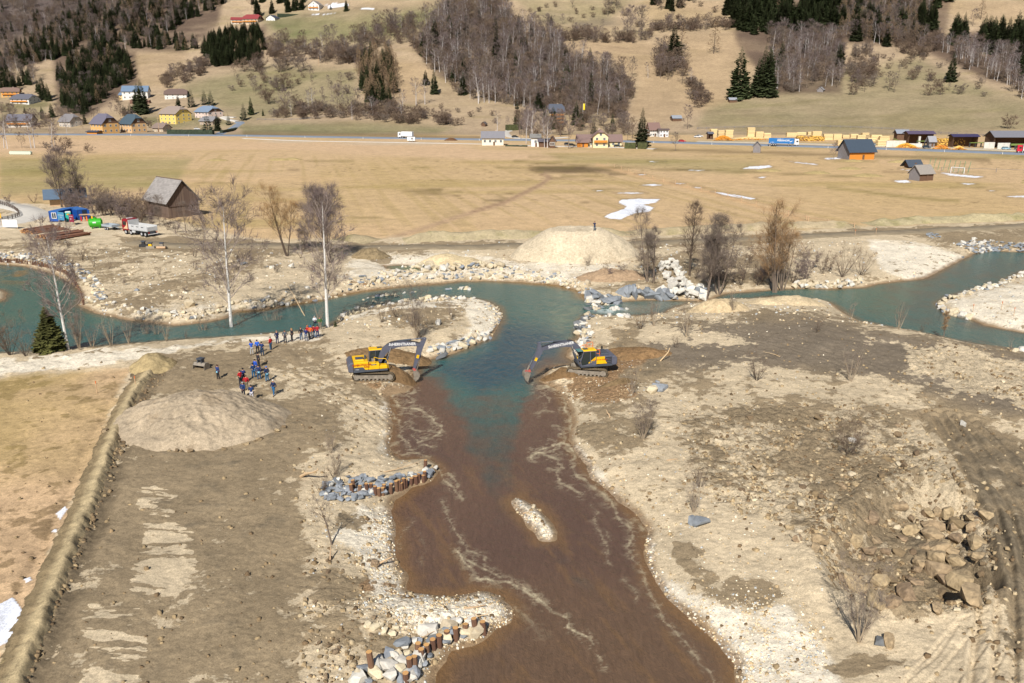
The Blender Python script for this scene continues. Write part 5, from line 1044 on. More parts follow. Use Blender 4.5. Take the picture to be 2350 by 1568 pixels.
def bank(pts, hw, h, col, label, seed, st=.8, m=12, gc=.5, pw=1.5):
    P = W(pts, 1.0); L = np.concatenate([[0], np.cumsum(np.hypot(*np.diff(P, axis=0).T))]); n = max(24, int(L[-1] / st))
    s = np.linspace(0, L[-1], n); cx_ = np.interp(s, L, P[:, 0]); cy_ = np.interp(s, L, P[:, 1]); tx, ty = np.gradient(cx_), np.gradient(cy_); q = np.hypot(tx, ty); nx, ny = -ty / q, tx / q
    u = np.linspace(-1.15, 1.15, m); X = cx_[:, None] + nx[:, None] * u * hw; Y = cy_[:, None] + ny[:, None] * u * hw
    e = np.minimum(sstep(0, 4, s), sstep(0, 4, L[-1] - s))[:, None]
    z = elev(X.ravel(), Y.ravel()).reshape(X.shape) + h * e * np.clip(1 - np.abs(u) ** pw, 0, 1) * (1 + (0.5 if st > .5 else .22) * fbm(X, Y, 2.5, 3, seed)) + (0 if st > .5 else .12) * fbm(X, Y, .5, 4, seed + 7) - 0.25 * (np.abs(u) > 1)
    C_ = srgb(col)[None, None] * (1 + 0.2 * fbm(X, Y, 1.5, 3, seed + 1))[..., None]; k = sstep(0, 0.4, fbm(X, Y, 3, 3, seed + 2)) * gc
    C_ = C_ * (1 - k[..., None]) + srgb((140, 134, 84))[None, None] * k[..., None]
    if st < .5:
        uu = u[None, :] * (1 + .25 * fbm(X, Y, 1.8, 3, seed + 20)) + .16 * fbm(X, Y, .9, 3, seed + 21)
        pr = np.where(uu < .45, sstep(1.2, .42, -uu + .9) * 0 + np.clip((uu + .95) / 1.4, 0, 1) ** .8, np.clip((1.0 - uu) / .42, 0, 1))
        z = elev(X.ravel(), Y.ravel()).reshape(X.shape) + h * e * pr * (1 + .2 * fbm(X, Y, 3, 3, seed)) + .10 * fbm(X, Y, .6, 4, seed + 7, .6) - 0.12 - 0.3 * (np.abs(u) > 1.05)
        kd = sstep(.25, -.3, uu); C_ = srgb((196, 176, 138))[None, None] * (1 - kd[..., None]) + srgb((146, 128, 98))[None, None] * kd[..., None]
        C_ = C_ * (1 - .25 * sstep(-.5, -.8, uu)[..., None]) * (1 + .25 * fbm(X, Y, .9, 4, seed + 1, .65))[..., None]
    idx = np.arange(n * m).reshape(n, m); Fq = np.stack([idx[:-1, :-1], idx[:-1, 1:], idx[1:, 1:], idx[1:, :-1]], -1).reshape(-1, 4)
    me = npmesh('earth_bank', np.stack([X, Y, z], -1).reshape(-1, 3), Fq, EARTH, True, C_.reshape(-1, 3), {'mv': np.full(n * m, -9.0), 'ro': np.full(n * m, .4)})
    o = obj('earth_bank', me); tag(o, label, 'bank'); o['kind'] = 'thing'
bank([(778,548),(820,552),(858,558)], 3.0, 1.0, (176,160,128), 'short grassy spoil bank beside the field entrance', 1)
bank([(925,556),(1000,551),(1100,547),(1210,545),(1300,543),(1440,540)], 3.4, 1.3, (190,174,140), 'long grassy spoil bank along the haul road', 2)
bank([(1440,540),(1600,534),(1750,527),(1850,523),(1970,525)], 3.2, 1.1, (190,172,140), 'spoil bank behind the bank trees', 3)
bank([(1990,520),(2100,513),(2200,509),(2350,505),(2500,500)], 3.2, 1.3, (186,172,136), 'spoil bank at the far end of the haul road', 4)
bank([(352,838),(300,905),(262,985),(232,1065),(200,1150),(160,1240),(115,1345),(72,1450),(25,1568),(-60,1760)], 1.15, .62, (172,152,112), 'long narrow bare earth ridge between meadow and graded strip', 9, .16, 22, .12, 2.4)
for i, (x, y, r) in enumerate([(1763,396,5.5),(1875,402,5.5),(1948,392,5),(1955,374,5),(2060,376,5),(1990,408,6),(2382,425,6),(670,370,5),(640,371,5),(498,372,5),(2377,420,5)]):
    heap('grass_mound', x, y, r, r * 0.6, 0.9, (178,158,112), 'low grassy dung mound on the far meadow', 'mound', seed=200 + i, n=14)['group'] = 'grassy mounds on the meadow'
heap('bark_heap', 1035, 347 - 22, 4.4, 2.5, 1.6, (112,82,60), 'small dark brown heap beside the main road', seed=301, n=18)

# ------------------------------------------------------------------ stones
SLATE = smat('blue_slate', (144,149,155), rough=0.8, perobj=0.22, var=0.18, vscale=3); WHITE = smat('white_stone', (218,212,200), rough=0.9, perobj=0.14, var=0.16, vscale=3)
BEIGE = smat('beige_stone', (212,196,166), rough=0.9, perobj=0.16, var=0.15, vscale=3); EARTHY = smat('earth_clod', (172,149,117), rough=0.95, perobj=0.22, var=0.3, vscale=2.5, bump=0.14, bscale=3)
DKS = smat('dark_stone', (110,112,114), rough=0.8, perobj=0.25, var=0.2, vscale=3); DARKC = smat('dark_clod', (128,108,82), rough=0.95, perobj=0.2, var=0.2, vscale=3)
def hull(seed, flat=1.0, n=13):
    R = random.Random(seed); bm = bmesh.new()
    for _ in range(n):
        v = Vector((R.gauss(0, 1), R.gauss(0, 1), R.gauss(0, 1))).normalized(); v *= (0.5 + 0.42 / max(abs(v.x), abs(v.y), abs(v.z))) * R.uniform(.86, 1)
        bm.verts.new((v.x, v.y * .82, v.z * flat))
    r = bmesh.ops.convex_hull(bm, input=bm.verts); bmesh.ops.delete(bm, geom=list({g for g in r['geom_interior'] + r['geom_unused'] if isinstance(g, bmesh.types.BMVert)}), context='VERTS')
    bmesh.ops.recalc_face_normals(bm, faces=bm.faces); return bm
STONES = {}
for cn, mt in (('slate', SLATE), ('white', WHITE), ('beige', BEIGE), ('earthy', EARTHY), ('dark', DKS), ('clod', DARKC)):
    STONES[cn] = []
    for s in range(7):
        bm = hull(1000 + s, 0.42 if cn in ('slate', 'dark') else 0.72, 17 + s % 5)
        me = bpy.data.meshes.new(cn + '_stone'); bm.to_mesh(me); bm.free(); me.materials.append(mt); STONES[cn].append(me)
def stone_at(name, parent, X, Y, z, size, cn, R, tilt=0.3, sink=0.25, off=None):
    me = R.choice(STONES[cn]); o = bpy.data.objects.new(name, me); link(o, parent)
    o.location = (X, Y, z + size * (0.5 - sink) * (0.5 if cn in ('slate', 'dark') else 0.7)) if off is None else off
    o.rotation_euler = (R.gauss(0, tilt), R.gauss(0, tilt), R.uniform(0, 6.28)); s = size * 0.5
    o.scale = (s * R.uniform(.9, 1.25), s * R.uniform(.8, 1.05), s * R.uniform(.8, 1.15)); return o
def revet(name, label, cat, pts, hw, n, sz, cols, seed, poly=None, layers=0.0, tilt=0.3):
    R = random.Random(seed); P = np.array(poly if poly else pts, float); q = []
    if poly:
        while len(q) < n:
            x, y = R.uniform(P[:, 0].min(), P[:, 0].max()), R.uniform(P[:, 1].min(), P[:, 1].max())
            if sdf_poly(P, np.array([x]), np.array([y]))[0] > 0: q.append((x, y))
    else:
        L = np.concatenate([[0], np.cumsum(np.hypot(*np.diff(P, axis=0).T))])
        for i in range(n):
            s = (i + R.random()) / n * L[-1]; j = min(np.searchsorted(L, s) - 1, len(P) - 2); j = max(j, 0); t = (s - L[j]) / (L[j + 1] - L[j] + 1e-9)
            a, b = P[j], P[j + 1]; d = (b - a) / (np.hypot(*(b - a)) + 1e-9); u = R.uniform(-1, 1) * hw
            q.append((a[0] + (b[0] - a[0]) * t - d[1] * u, a[1] + (b[1] - a[1]) * t + abs(d[0]) * u))
    q = np.array(q); X, Y, Z_, T = hit(q[:, 0], q[:, 1]); e = empty(name, (float(X.mean()), float(Y.mean()), float(Z_.mean())), 0, label, cat)
    inv = Vector(e.location)
    for x, y, z in zip(X, Y, Z_):
        s = R.triangular(sz[0], sz[1], sz[0] * 1.3); cn = R.choices([c[0] for c in cols], [c[1] for c in cols])[0]
        o = stone_at('stone', e, x, y, max(z, -0.15) + layers * R.random(), s, cn, R, tilt); o.location = Vector(o.location) - inv
    return e
PALECOL = [('beige', .5), ('white', .2), ('slate', .3)]
revet('stone_revetment', 'curved band of pale quarry stones on the outer river bend', 'revetment', [(800,657),(850,646),(900,634),(950,629),(1000,627),(1050,629),(1100,627),(1160,626),(1220,631),(1280,642),(1330,657),(1370,682),(1405,698)], 14, 300, (0.45, 1.5), PALECOL, 1)
revet('stone_revetment', 'raised stone dam in front of the green pool', 'revetment', [(940,622),(1000,620),(1050,618),(1100,612),(1150,616)], 4, 45, (0.9, 2.2), [('white', .3), ('slate', .3), ('beige', .4)], 2, layers=0.5)
revet('slab_pile', 'row of large tilted blue grey slabs at the bank', 'rocks', [(1430,676),(1460,678),(1500,682),(1540,684)], 5, 14, (2.4, 3.6), [('slate', .9), ('white', .1)], 3, tilt=0.7)
revet('boulder_heap', 'heap of bright white boulders below the bank trees', 'boulders', None, 0, 62, (1.0, 2.2), [('white', 1)], 4, poly=[(1513,612),(1545,604),(1575,640),(1585,668),(1600,690),(1545,690),(1530,655)], layers=0.8)
revet('slab_pile', 'grey slabs and boulders beside the white heap', 'rocks', [(1572,664),(1600,676),(1620,686)], 6, 10, (1.8, 3.2), [('slate', .6), ('white', .4)], 5, tilt=.5)
revet('stone_revetment', 'curved grey stone edge of the pond', 'revetment', [(-10,589),(30,592),(60,594),(120,604),(170,618),(205,640),(225,662),(230,690)], 12, 230, (0.5, 1.3), [('slate', .55), ('beige', .25), ('white', .2)], 6)
revet('stone_revetment', 'bleached stones along the inner pond arm', 'revetment', [(195,690),(250,704),(320,715),(400,725),(470,724),(540,702),(620,697),(720,686),(790,674)], 9, 110, (0.5, 1.4), [('beige', .6), ('white', .35), ('slate', .05)], 7)
revet('stone_revetment', 'rocks lining the stream bank by the thicket', 'revetment', [(1822,655),(1870,656),(1920,655),(1975,652)], 6, 55, (0.8, 1.9), [('beige', .6), ('white', .3), ('dark', .1)], 8)
revet('stone_revetment', 'white stones at the excavator side of the peninsula', 'revetment', [(985,800),(1010,806),(1050,792),(1090,778),(1125,768)], 10, 60, (0.5, 1.5), [('white', .4), ('beige', .35), ('slate', .25)], 9)
revet('stone_revetment', 'pale stones along the river side of the peninsula', 'revetment', [(776,736),(810,718),(850,706),(900,697),(960,690),(1030,684),(1090,686)], 5, 90, (0.5, 1.5), [('white', .35), ('beige', .45), ('slate', .2)], 10)
revet('stone_revetment', 'small stones on the far flank of the peninsula tip', 'revetment', [(1110,700),(1140,712),(1147,730),(1130,760)], 8, 90, (0.25, 0.7), [('beige', .5), ('slate', .3), ('white', .2)], 11)
revet('stone_revetment', 'rocks round the tip of the sandy point', 'revetment', [(2154,698),(2165,712),(2185,722),(2225,732)], 5, 26, (0.8, 1.8), [('beige', .5), ('slate', .3), ('white', .2)], 12)
revet('stone_revetment', 'pale rocks along the river side of the sandy point', 'revetment', [(2160,692),(2200,680),(2260,662),(2305,650),(2350,628)], 5, 60, (0.7, 1.6), [('white', .5), ('beige', .3), ('slate', .2)], 13)
revet('stone_revetment', 'grey slate slope at the stream bend', 'revetment', None, 0, 120, (0.6, 1.6), [('slate', .8), ('white', .2)], 14, poly=[(2190,562),(2240,550),(2300,556),(2355,560),(2355,578),(2300,578),(2240,582)])
revet('stone_revetment', 'patch of slate on the earth slope by the bend', 'revetment', None, 0, 26, (0.5, 1.2), [('slate', 1)], 15, poly=[(2120,538),(2145,535),(2160,545),(2135,548)])
revet('rock_sill', 'dark and white rocks of the sill across the stream', 'rocks', [(1345,690),(1370,705),(1375,720),(1345,728),(1332,745),(1328,770)], 9, 70, (0.6, 2.0), [('dark', .45), ('slate', .25), ('white', .15), ('beige', .15)], 16, tilt=.4)
revet('rock_sill', 'large tilted slate slabs upstream of the sill', 'rocks', [(1350,678),(1385,690),(1420,696)], 6, 14, (1.6, 3.2), [('slate', .8), ('beige', .2)], 17, tilt=.5)
revet('rock_sill', 'white boulders below the sill', 'rocks', [(1398,724),(1420,725),(1445,727)], 4, 14, (0.8, 1.6), [('white', .8), ('slate', .2)], 18)
revet('stone_revetment', 'mixed stones behind the second excavator', 'revetment', [(1330,745),(1345,765),(1340,790),(1320,800)], 14, 80, (0.4, 1.2), [('white', .35), ('beige', .35), ('slate', .15), ('dark', .15)], 19)
# groynes: slabs and timber posts are their parts
RUST = smat('rusty_timber', (118,86,66), rough=0.95, perobj=0.25, var=0.3, vscale=6, stretch=(1, 1, .3)); CUT = smat('cut_wood', (214,164,104), rough=0.9, perobj=0.1)
def posts(e, pts, h, r):
    A = np.array(pts, float); X, Y, Z_, _ = hit(A[:, 0], A[:, 1])
    R = random.Random(5); mb = MB(); mb.cyl((0, 0, -0.6), (0, 0, 1), 1, 0.93, 8, 0).cyl((0, 0, 1.0), (0, 0, 1.004), 0.93, 0.9, 8, 1); pm_ = mb.mesh('post', [RUST, CUT])
    for x, y, z in zip(X, Y, Z_):
        o = obj('post', pm_, e); o.location = Vector((x, y, max(z, -.1))) - Vector(e.location); o.scale = (r, r, h * R.uniform(.8, 1.25)); o.rotation_euler = (R.gauss(0, .05), R.gauss(0, .05), 0)
def polyl(pts, n):
    P = np.array(pts, float); L = np.concatenate([[0], np.cumsum(np.hypot(*np.diff(P, axis=0).T))]); s = np.linspace(0, L[-1], n); return list(zip(np.interp(s, L, P[:, 0]), np.interp(s, L, P[:, 1])))
g1 = revet('river_groyne', 'upper groyne of blue slate and timber posts', 'groyne', None, 0, 170, (0.35, 1.2), [('slate', .9), ('white', .1)], 21, poly=[(745,1112),(800,1098),(880,1098),(960,1090),(1000,1078),(1003,1092),(930,1112),(870,1140),(800,1152),(730,1152)], layers=0.15)
A6b = lambda q: [(x * .3559 + 642.6, y * .3559 + 1009.7) for x, y in q]
posts(g1, A6b([(465,345),(480,325),(515,340),(560,340),(585,335),(615,355),(640,358),(665,355),(673,345),(715,345),(753,330),(770,325),(783,322),(800,312),(812,305),(845,290),(868,275),(880,282),(895,270),(925,270),(935,262),(937,190)]), 0.75, 0.17)
g2 = revet('river_groyne', 'lower groyne of white blocks and timber posts', 'groyne', None, 0, 95, (0.5, 1.5), [('white', .4), ('slate', .35), ('beige', .25)], 22, poly=A6b([(480,1568),(560,1480),(640,1400),(800,1320),(940,1240),(1040,1180),(1280,1165),(1400,1180),(1300,1250),(1080,1330),(930,1420),(900,1568)]), layers=0.1)
posts(g2, A6b([(1315,1250),(1262,1240),(1195,1250),(1135,1290),(1072,1305),(1028,1335),(990,1350),(948,1385),(913,1430),(890,1400),(840,1500),(870,1495),(815,1568)]), 0.8, 0.19)
posts(g2, A6b([(598,1520)]), 1.45, 0.19)
revet('stone_cluster', 'five flat stones lying near the lower groyne', 'stones', A6b([(700,1235),(755,1210),(745,1270),(565,1205),(700,1205)]), 2, 6, (0.5, 1.0), [('beige', .6), ('slate', .4)], 23)
pw = revet('timber_wall', 'row of short timber posts holding the pond edge', 'palisade', [(0,605),(100,620)], 2, 1, (0.4, 0.5), [('slate', 1)], 24)
posts(pw, polyl([(0,602),(40,604),(80,609),(120,617),(150,628),(165,642),(178,660),(188,682),(192,700)], 58), 0.75, 0.15)
SR = random.Random(99)
def lone(px, py, size, cn, label, name='rock', tilt=.2, group=None):
    p = hit1(px, py); o = stone_at(name, None, p.x, p.y, p.z, size, cn, SR, tilt); tag(o, label, 'rock' if name != 'earth_clod' else 'clod', group); return o
lone(1006, 745 , 1.5, 'white', 'white boulder alone on the peninsula'); bpy.data.objects['rock'].location.x -= 0
lone(624, 617, 1.2, 'white', 'white stone near the thin bush'); lone(668, 615, 1.9, 'white', 'big white boulder on the sandy shelf'); lone(612, 705 - 20, 1.2, 'white', 'flat pale stone on the sandy shelf'); lone(706, 663, 1.1, 'white', 'small white stone behind the straight birch'); lone(436, 703, 1.9, 'beige', 'large rounded pale boulder by the pond arm')
lone(1090, 612, 2.0, 'slate', 'grey capped rock at the pool corner'); lone(314, 668, 1.4, 'slate', 'grey stone on the far bank slope'); lone(560, 607, 1.6, 'dark', 'dark slab by the birch crown')
lone(1008, 803, 2.0, 'slate', 'blue grey boulder at the water beside the bucket'); lone(1012, 823, 2.0, 'dark', 'flat dark slab awash near the bucket')
for x, y, s_, c, l in [(1515,895,2.2,'slate','pale blue rock half buried on the slope'),(1495,900,1.8,'beige','flat end of the half buried rock'),(1508,878,0.8,'slate','small blue stone behind the buried rock'),(1605,1205,1.8,'slate','grey outcrop on the lower sandy slope'),(1588,1200,1.2,'slate','smaller piece of the grey outcrop'),(2210,976,0.9,'white','white rounded stone by the wheel ruts'),(2262,784,1.6,'white','white boulder on the dark ridge'),(2345,807,1.4,'white','white rock at the ridge end'),(2330,808,1.1,'beige','pale rock beside the white rock'),(1955,1014,0.8,'white','small white stone amid clods'),(2370,980,1.0,'white','white stone beyond the ruts'),(2040,1480,1.1,'earthy','pinkish rock cluster piece by the pit bush'),(2022,1476,1.1,'dark','darker rock beside the pinkish rock'),(1225,1165,0.5,'beige','stone on the gravel islet'),(860,1298,0.9,'earthy','rusty stump block on the gravel'),(2210,592,1.0,'dark','dark block on the bleached bank'),(2388,1390,1.0,'white','white stone at the frame side of the ruts'),(1195,575,0.8,'dark','dark stone by the gravel mound')]:
    lone(x, y, s_, c, l)
# big earth boulders in the pit and clods around
PITB = [(2065,1170,1.8),(2002,1195,1.6),(1965,1250,1.8),(2090,1225,2.0),(2140,1235,2.4),(2190,1215,2.0),(2190,1245,1.9),(2240,1255,2.0),(2150,1290,2.2),(2110,1300,1.6),(2180,1270,1.8),(2230,1215,1.5),(2190,1300,2.0),(2150,1320,2.6),(2200,1350,2.5),(2170,1345,2.2),(2260,1190,1.6),(2225,1380,2.2),(2080,1370,2.0),(2050,1390,1.6),(1960,1350,2.4),(1880,1245,1.6),(1870,1265,1.4),(1810,1215,1.3),(2010,1245,1.4),(2120,1265,1.6),(2165,1255,1.5),(2130,1210,1.6),(2245,1285,1.6),(2100,1345,1.4),(2010,1385,2.0),(1930,1330,1.2),(2070,1240,1.4),(2150,1180,1.3),(2225,1195,1.3),(1830,1240,1.2)]
for i, (x, y, s_) in enumerate(PITB):
    if (x, y) == (2200, 1350): lb = 'largest tan boulder in the dug pit'
    elif (x, y) == (1960, 1350): lb = 'brown block behind the fan of pale stems'
    elif (x, y) == (2260, 1190): lb = 'pointed block on the upper rim of the pit'
    else: lb = 'brown earth covered block in the dug pit'
    o = lone(x, y, s_ * 0.85, 'earthy', lb, 'boulder'); o['group'] = 'blocks in the dug pit'; o['category'] = 'boulder'
    if (x, y) == (2200, 1350): del o['group']
for k in range(14):
    x, y = SR.uniform(1990, 2225), SR.uniform(1170, 1400)
    lone(x, y, SR.uniform(.8, 1.7), SR.choice(['earthy', 'earthy', 'clod']), 'brown earth covered block in the dug pit', 'boulder', group='blocks in the dug pit')['category'] = 'boulder'
for k in range(190):
    x, y = SR.uniform(1500, 2330), SR.uniform(860, 1480)
    if ro.shape and float(rough.at(np.array([x]), np.array([y]))[0]) < 0.6: continue
    lone(x, y, SR.triangular(0.35, 1.3, 0.5), SR.choice(['earthy', 'clod', 'clod', 'beige']), 'brown earth clod on the churned ground', 'earth_clod', group='clods on the churned ground')
for k in range(60):
    x, y = SR.uniform(690, 870), SR.uniform(1270, 1568); lone(x, y, SR.triangular(0.18, 0.55, 0.25), SR.choice(['earthy', 'clod']), 'brown lump on the muddy strip by the groynes', 'earth_clod', group='lumps on the muddy strip')
for k in range(26):
    a = SR.uniform(3.3, 6.1); X0, Y0 = gnd(462, 976, 0.8); p = Vector((X0 + 8.6 * math.cos(a), Y0 + 7.3 * math.sin(a), 0)); p.z = float(elev(np.array([p.x]), np.array([p.y]))[0])
    tag(stone_at('earth_clod', None, p.x, p.y, p.z, SR.uniform(.3, .8), SR.choice(['clod', 'earthy']), SR), 'brown lump at the foot of the wide heap', 'clod', 'lumps at the heap foot')

def litter_mesh(name, n, region, sz, cols, seed, label, test=None):
    "many small pieces joined: stuff"
    R = np.random.RandomState(seed); P = []
    pts = np.stack([R.uniform(region[0], region[2], n * 6), R.uniform(region[1], region[3], n * 6)], 1)
    keep = R.rand(len(pts)) < test(pts[:, 0], pts[:, 1]); pts = pts[keep][:n]; n = len(pts)
    X, Y = gnd(pts[:, 0], pts[:, 1], 0.8); sh = shore(X, Y); ok = sh > 0.05; X, Y = X[ok], Y[ok]; n = len(X); z = elev(X, Y)
    base = np.array([(-.7,-.7,-.5),(.7,-.7,-.5),(.7,.7,-.5),(-.7,.7,-.5),(-.5,-.5,.55),(.5,-.5,.55),(.5,.5,.55),(-.5,.5,.55)], float); T = np.array([(4,5,6),(4,6,7),(0,1,5),(0,5,4),(1,2,6),(1,6,5),(2,3,7),(2,7,6),(3,0,4),(3,4,7)])
    s = sz[0] + (sz[1] - sz[0]) * R.rand(n) ** 3; jit = 1 + 0.28 * R.normal(size=(n, 8, 3)); a = R.uniform(0, 6.28, n)
    B_ = base[None] * jit * s[:, None, None]; x = B_[..., 0] * np.cos(a)[:, None] - B_[..., 1] * np.sin(a)[:, None]; y = B_[..., 0] * np.sin(a)[:, None] + B_[..., 1] * np.cos(a)[:, None]
    V = np.stack([x + X[:, None], y + Y[:, None], B_[..., 2] + z[:, None] + s[:, None] * 0.2], -1).reshape(-1, 3)
    Fq = (T[None] + (np.arange(n) * 8)[:, None, None]).reshape(-1, 3); pal = np.array([srgb(c) for c in cols]); C_ = np.repeat(pal[R.randint(len(pal), size=n)] * (0.85 + 0.3 * R.rand(n))[:, None], 8, 0)
    me = npmesh(name, V, Fq, EARTH, True, C_, {'mv': np.full(len(V), -9.0)}); o = obj(name, me, kind='stuff'); o['label'] = label
litter_mesh('soil_crumbs', 14000, (600, 700, 2420, 1600), (0.04, 0.22), [(150,128,98),(172,150,116),(120,100,76),(196,176,142)], 1, 'small clods of soil on the churned ground', lambda x, y: np.clip(rough.at(x, y) * 1.1 - 0.25, 0.02, 1))
litter_mesh('soil_crumbs', 6000, (20, 830, 900, 1600), (0.05, 0.22), [(150,128,98),(170,148,114),(122,102,78)], 3, 'small clods beside the berm and heap', lambda x, y: np.clip(1 - np.abs(dline([(352,838),(262,985),(200,1150),(115,1345),(25,1568)], x - 30, y)) / 26, 0.012, 1))
litter_mesh('gravel', 9000, (700, 680, 1900, 1600), (0.04, 0.12), [(240,230,208),(226,206,172),(206,180,140),(196,196,192)], 2, 'pale pebbles on the banks', lambda x, y: np.clip(pale.at(x, y) * .9 + grit.at(x, y) * 0.5 - .15, 0.04, 1))
litter_mesh('gravel', 4500, (0, 560, 2350, 760), (0.08, 0.28), [(232,222,200),(220,200,168),(196,196,192),(160,140,112)], 4, 'stones strewn over the far bank', lambda x, y: np.clip(0.25 + rough.at(x, y), 0, 1))
# driftwood and sticks
WOODL = smat('bleached_wood', (206,176,138), rough=0.9, perobj=0.15)
def stick(px, py, L, az, label, r=0.05, el=0.1, n=3):
    p = hit1(px, py); d = Vector((math.cos(az) * math.cos(el), math.sin(az) * math.cos(el), math.sin(el))); mb = MB(); q = Vector((0, 0, 0.05)); R = random.Random(int(px))
    for i in range(n):
        q2 = q + (d + Vector((R.gauss(0, .12), R.gauss(0, .12), R.gauss(0, .04)))) * L / n; mb.cyl(q, q2, r * (1 - i / n * .6), r * (1 - (i + 1) / n * .6), 5); q = q2
        if R.random() < 0.5: mb.cyl(q, q + Vector((R.uniform(-1, 1), R.uniform(-1, 1), .3)) * L * .2, r * .4, r * .1, 4)
    mb.build('branch', WOODL, loc=(p.x, p.y, p.z), label=label, cat='branch')
stick(758, 1286, 0.95, 1.2, 'broken stub upright on the pale gravel', 0.07, 1.35); stick(690, 1095, 2.4, -0.6, 'split pale trunk beside the tangled brush', 0.13, .5); stick(1515, 890 - 60, 2.0, .4, 'splintered stump by the excavator pad', .1, .9)
stick(1064, 1398, 1.4, .1, 'driftwood piece on the lower spit', .08); stick(1060, 1424, 1.6, .2, 'second driftwood piece on the lower spit', .07); stick(930, 1480, 2.0, .6, 'long stick near the lower groyne', .04); stick(1375, 1000 - 55, 2.2, .3, 'long twig on the dark flat', .04); stick(1400, 960, 1.0, 1.9, 'driftwood root on the sand', .09, .5)
stick(1200, 1180, .8, .5, 'short drift log on the gravel islet', .07); stick(2345, 1110, 2.5, -.4, 'bare pole lying across the ruts', .04); stick(860, 1300, 1.2, .4, 'rusty root stump on the gravel', .12, .3); stick(1530, 1058, 1.0, .2, 'reddish root wood on the slope', .07); stick(1790, 820, 2.0, 2.5, 'thin pale stick on the dark flat', .04); stick(880, 1085, 3.0, 0.35, 'thin pole resting on the upper groyne', .05); stick(985, 1078, 2.2, 2.8, 'branch caught at the groyne head', .05)
stick(712, 747, 7.5, 2.45, 'long leaning bare trunk behind the group', .07, .75, 4)
# mud roll beside the second excavator
heap('mud_ridge', 1418, 884, 2.5, .55, .5, (136,114,84), 'long rounded mud ridge beside the second excavator', 'mud ridge', seed=91, n=40, rough_=.12, rz=.42)
# ------------------------------------------------------------------ people
def skin_mesh(name, J, E, mt, sub=1):
    me = bpy.data.meshes.new('sk'); names = list(J); me.from_pydata([J[n][0] for n in names], [(names.index(a), names.index(b)) for a, b in E], [])
    o = bpy.data.objects.new('sk', me); S.collection.objects.link(o); md = o.modifiers.new('s', 'SKIN'); md.use_smooth_shade = True
    for i, n in enumerate(names):
        r = J[n][1]; me.skin_vertices[0].data[i].radius = (r, r) if not isinstance(r, tuple) else r; me.skin_vertices[0].data[i].use_root = (i == 0)
    if sub: o.modifiers.new('u', 'SUBSURF').levels = sub
    bpy.context.view_layer.update(); m2 = bpy.data.meshes.new_from_object(o.evaluated_get(bpy.context.evaluated_depsgraph_get())); bpy.data.objects.remove(o); m2.name = name
    m2.materials.clear(); m2.materials.append(mt); return m2
SKINM = smat('skin', (214,160,130), rough=0.6)
def pose(kind):
    "arms (elbow, hand) and legs (knee, ankle) for a figure facing -y"
    ar = {'stand': [((.25, .02, 1.17), (.25, -.06, .92))] * 2, 'behind': [((.27, .08, 1.17), (.10, .16, .98))] * 2, 'pocket': [((.31, .04, 1.18), (.20, -.08, 1.0))] * 2,
          'phone': [((.22, -.14, 1.24), (.07, -.24, 1.56))] * 2, 'onehand': [((.24, -.12, 1.22), (.08, -.20, 1.60)), ((.25, .02, 1.17), (.24, -.05, .92))],
          'fold': [((.26, -.08, 1.18), (.02, -.22, 1.22))] * 2, 'walk': [((.25, .10, 1.18), (.26, .14, .95)), ((.25, -.06, 1.18), (.25, -.20, 1.0))], 'sit': [((.26, -.12, 1.18), (.18, -.38, 1.08))] * 2}[kind]
    lg = {'walk': [((.11, -.16, .52), (.13, -.22, .09)), ((.11, .06, .50), (.13, .28, .10))], 'sit': [((.13, -.42, .93), (.14, -.46, .50))] * 2}.get(kind, [((.12, -.01, .50), (.14, .02, .08)), ((.12, -.02, .50), (.15, -.01, .08))])
    return ar, lg
POSES = {}
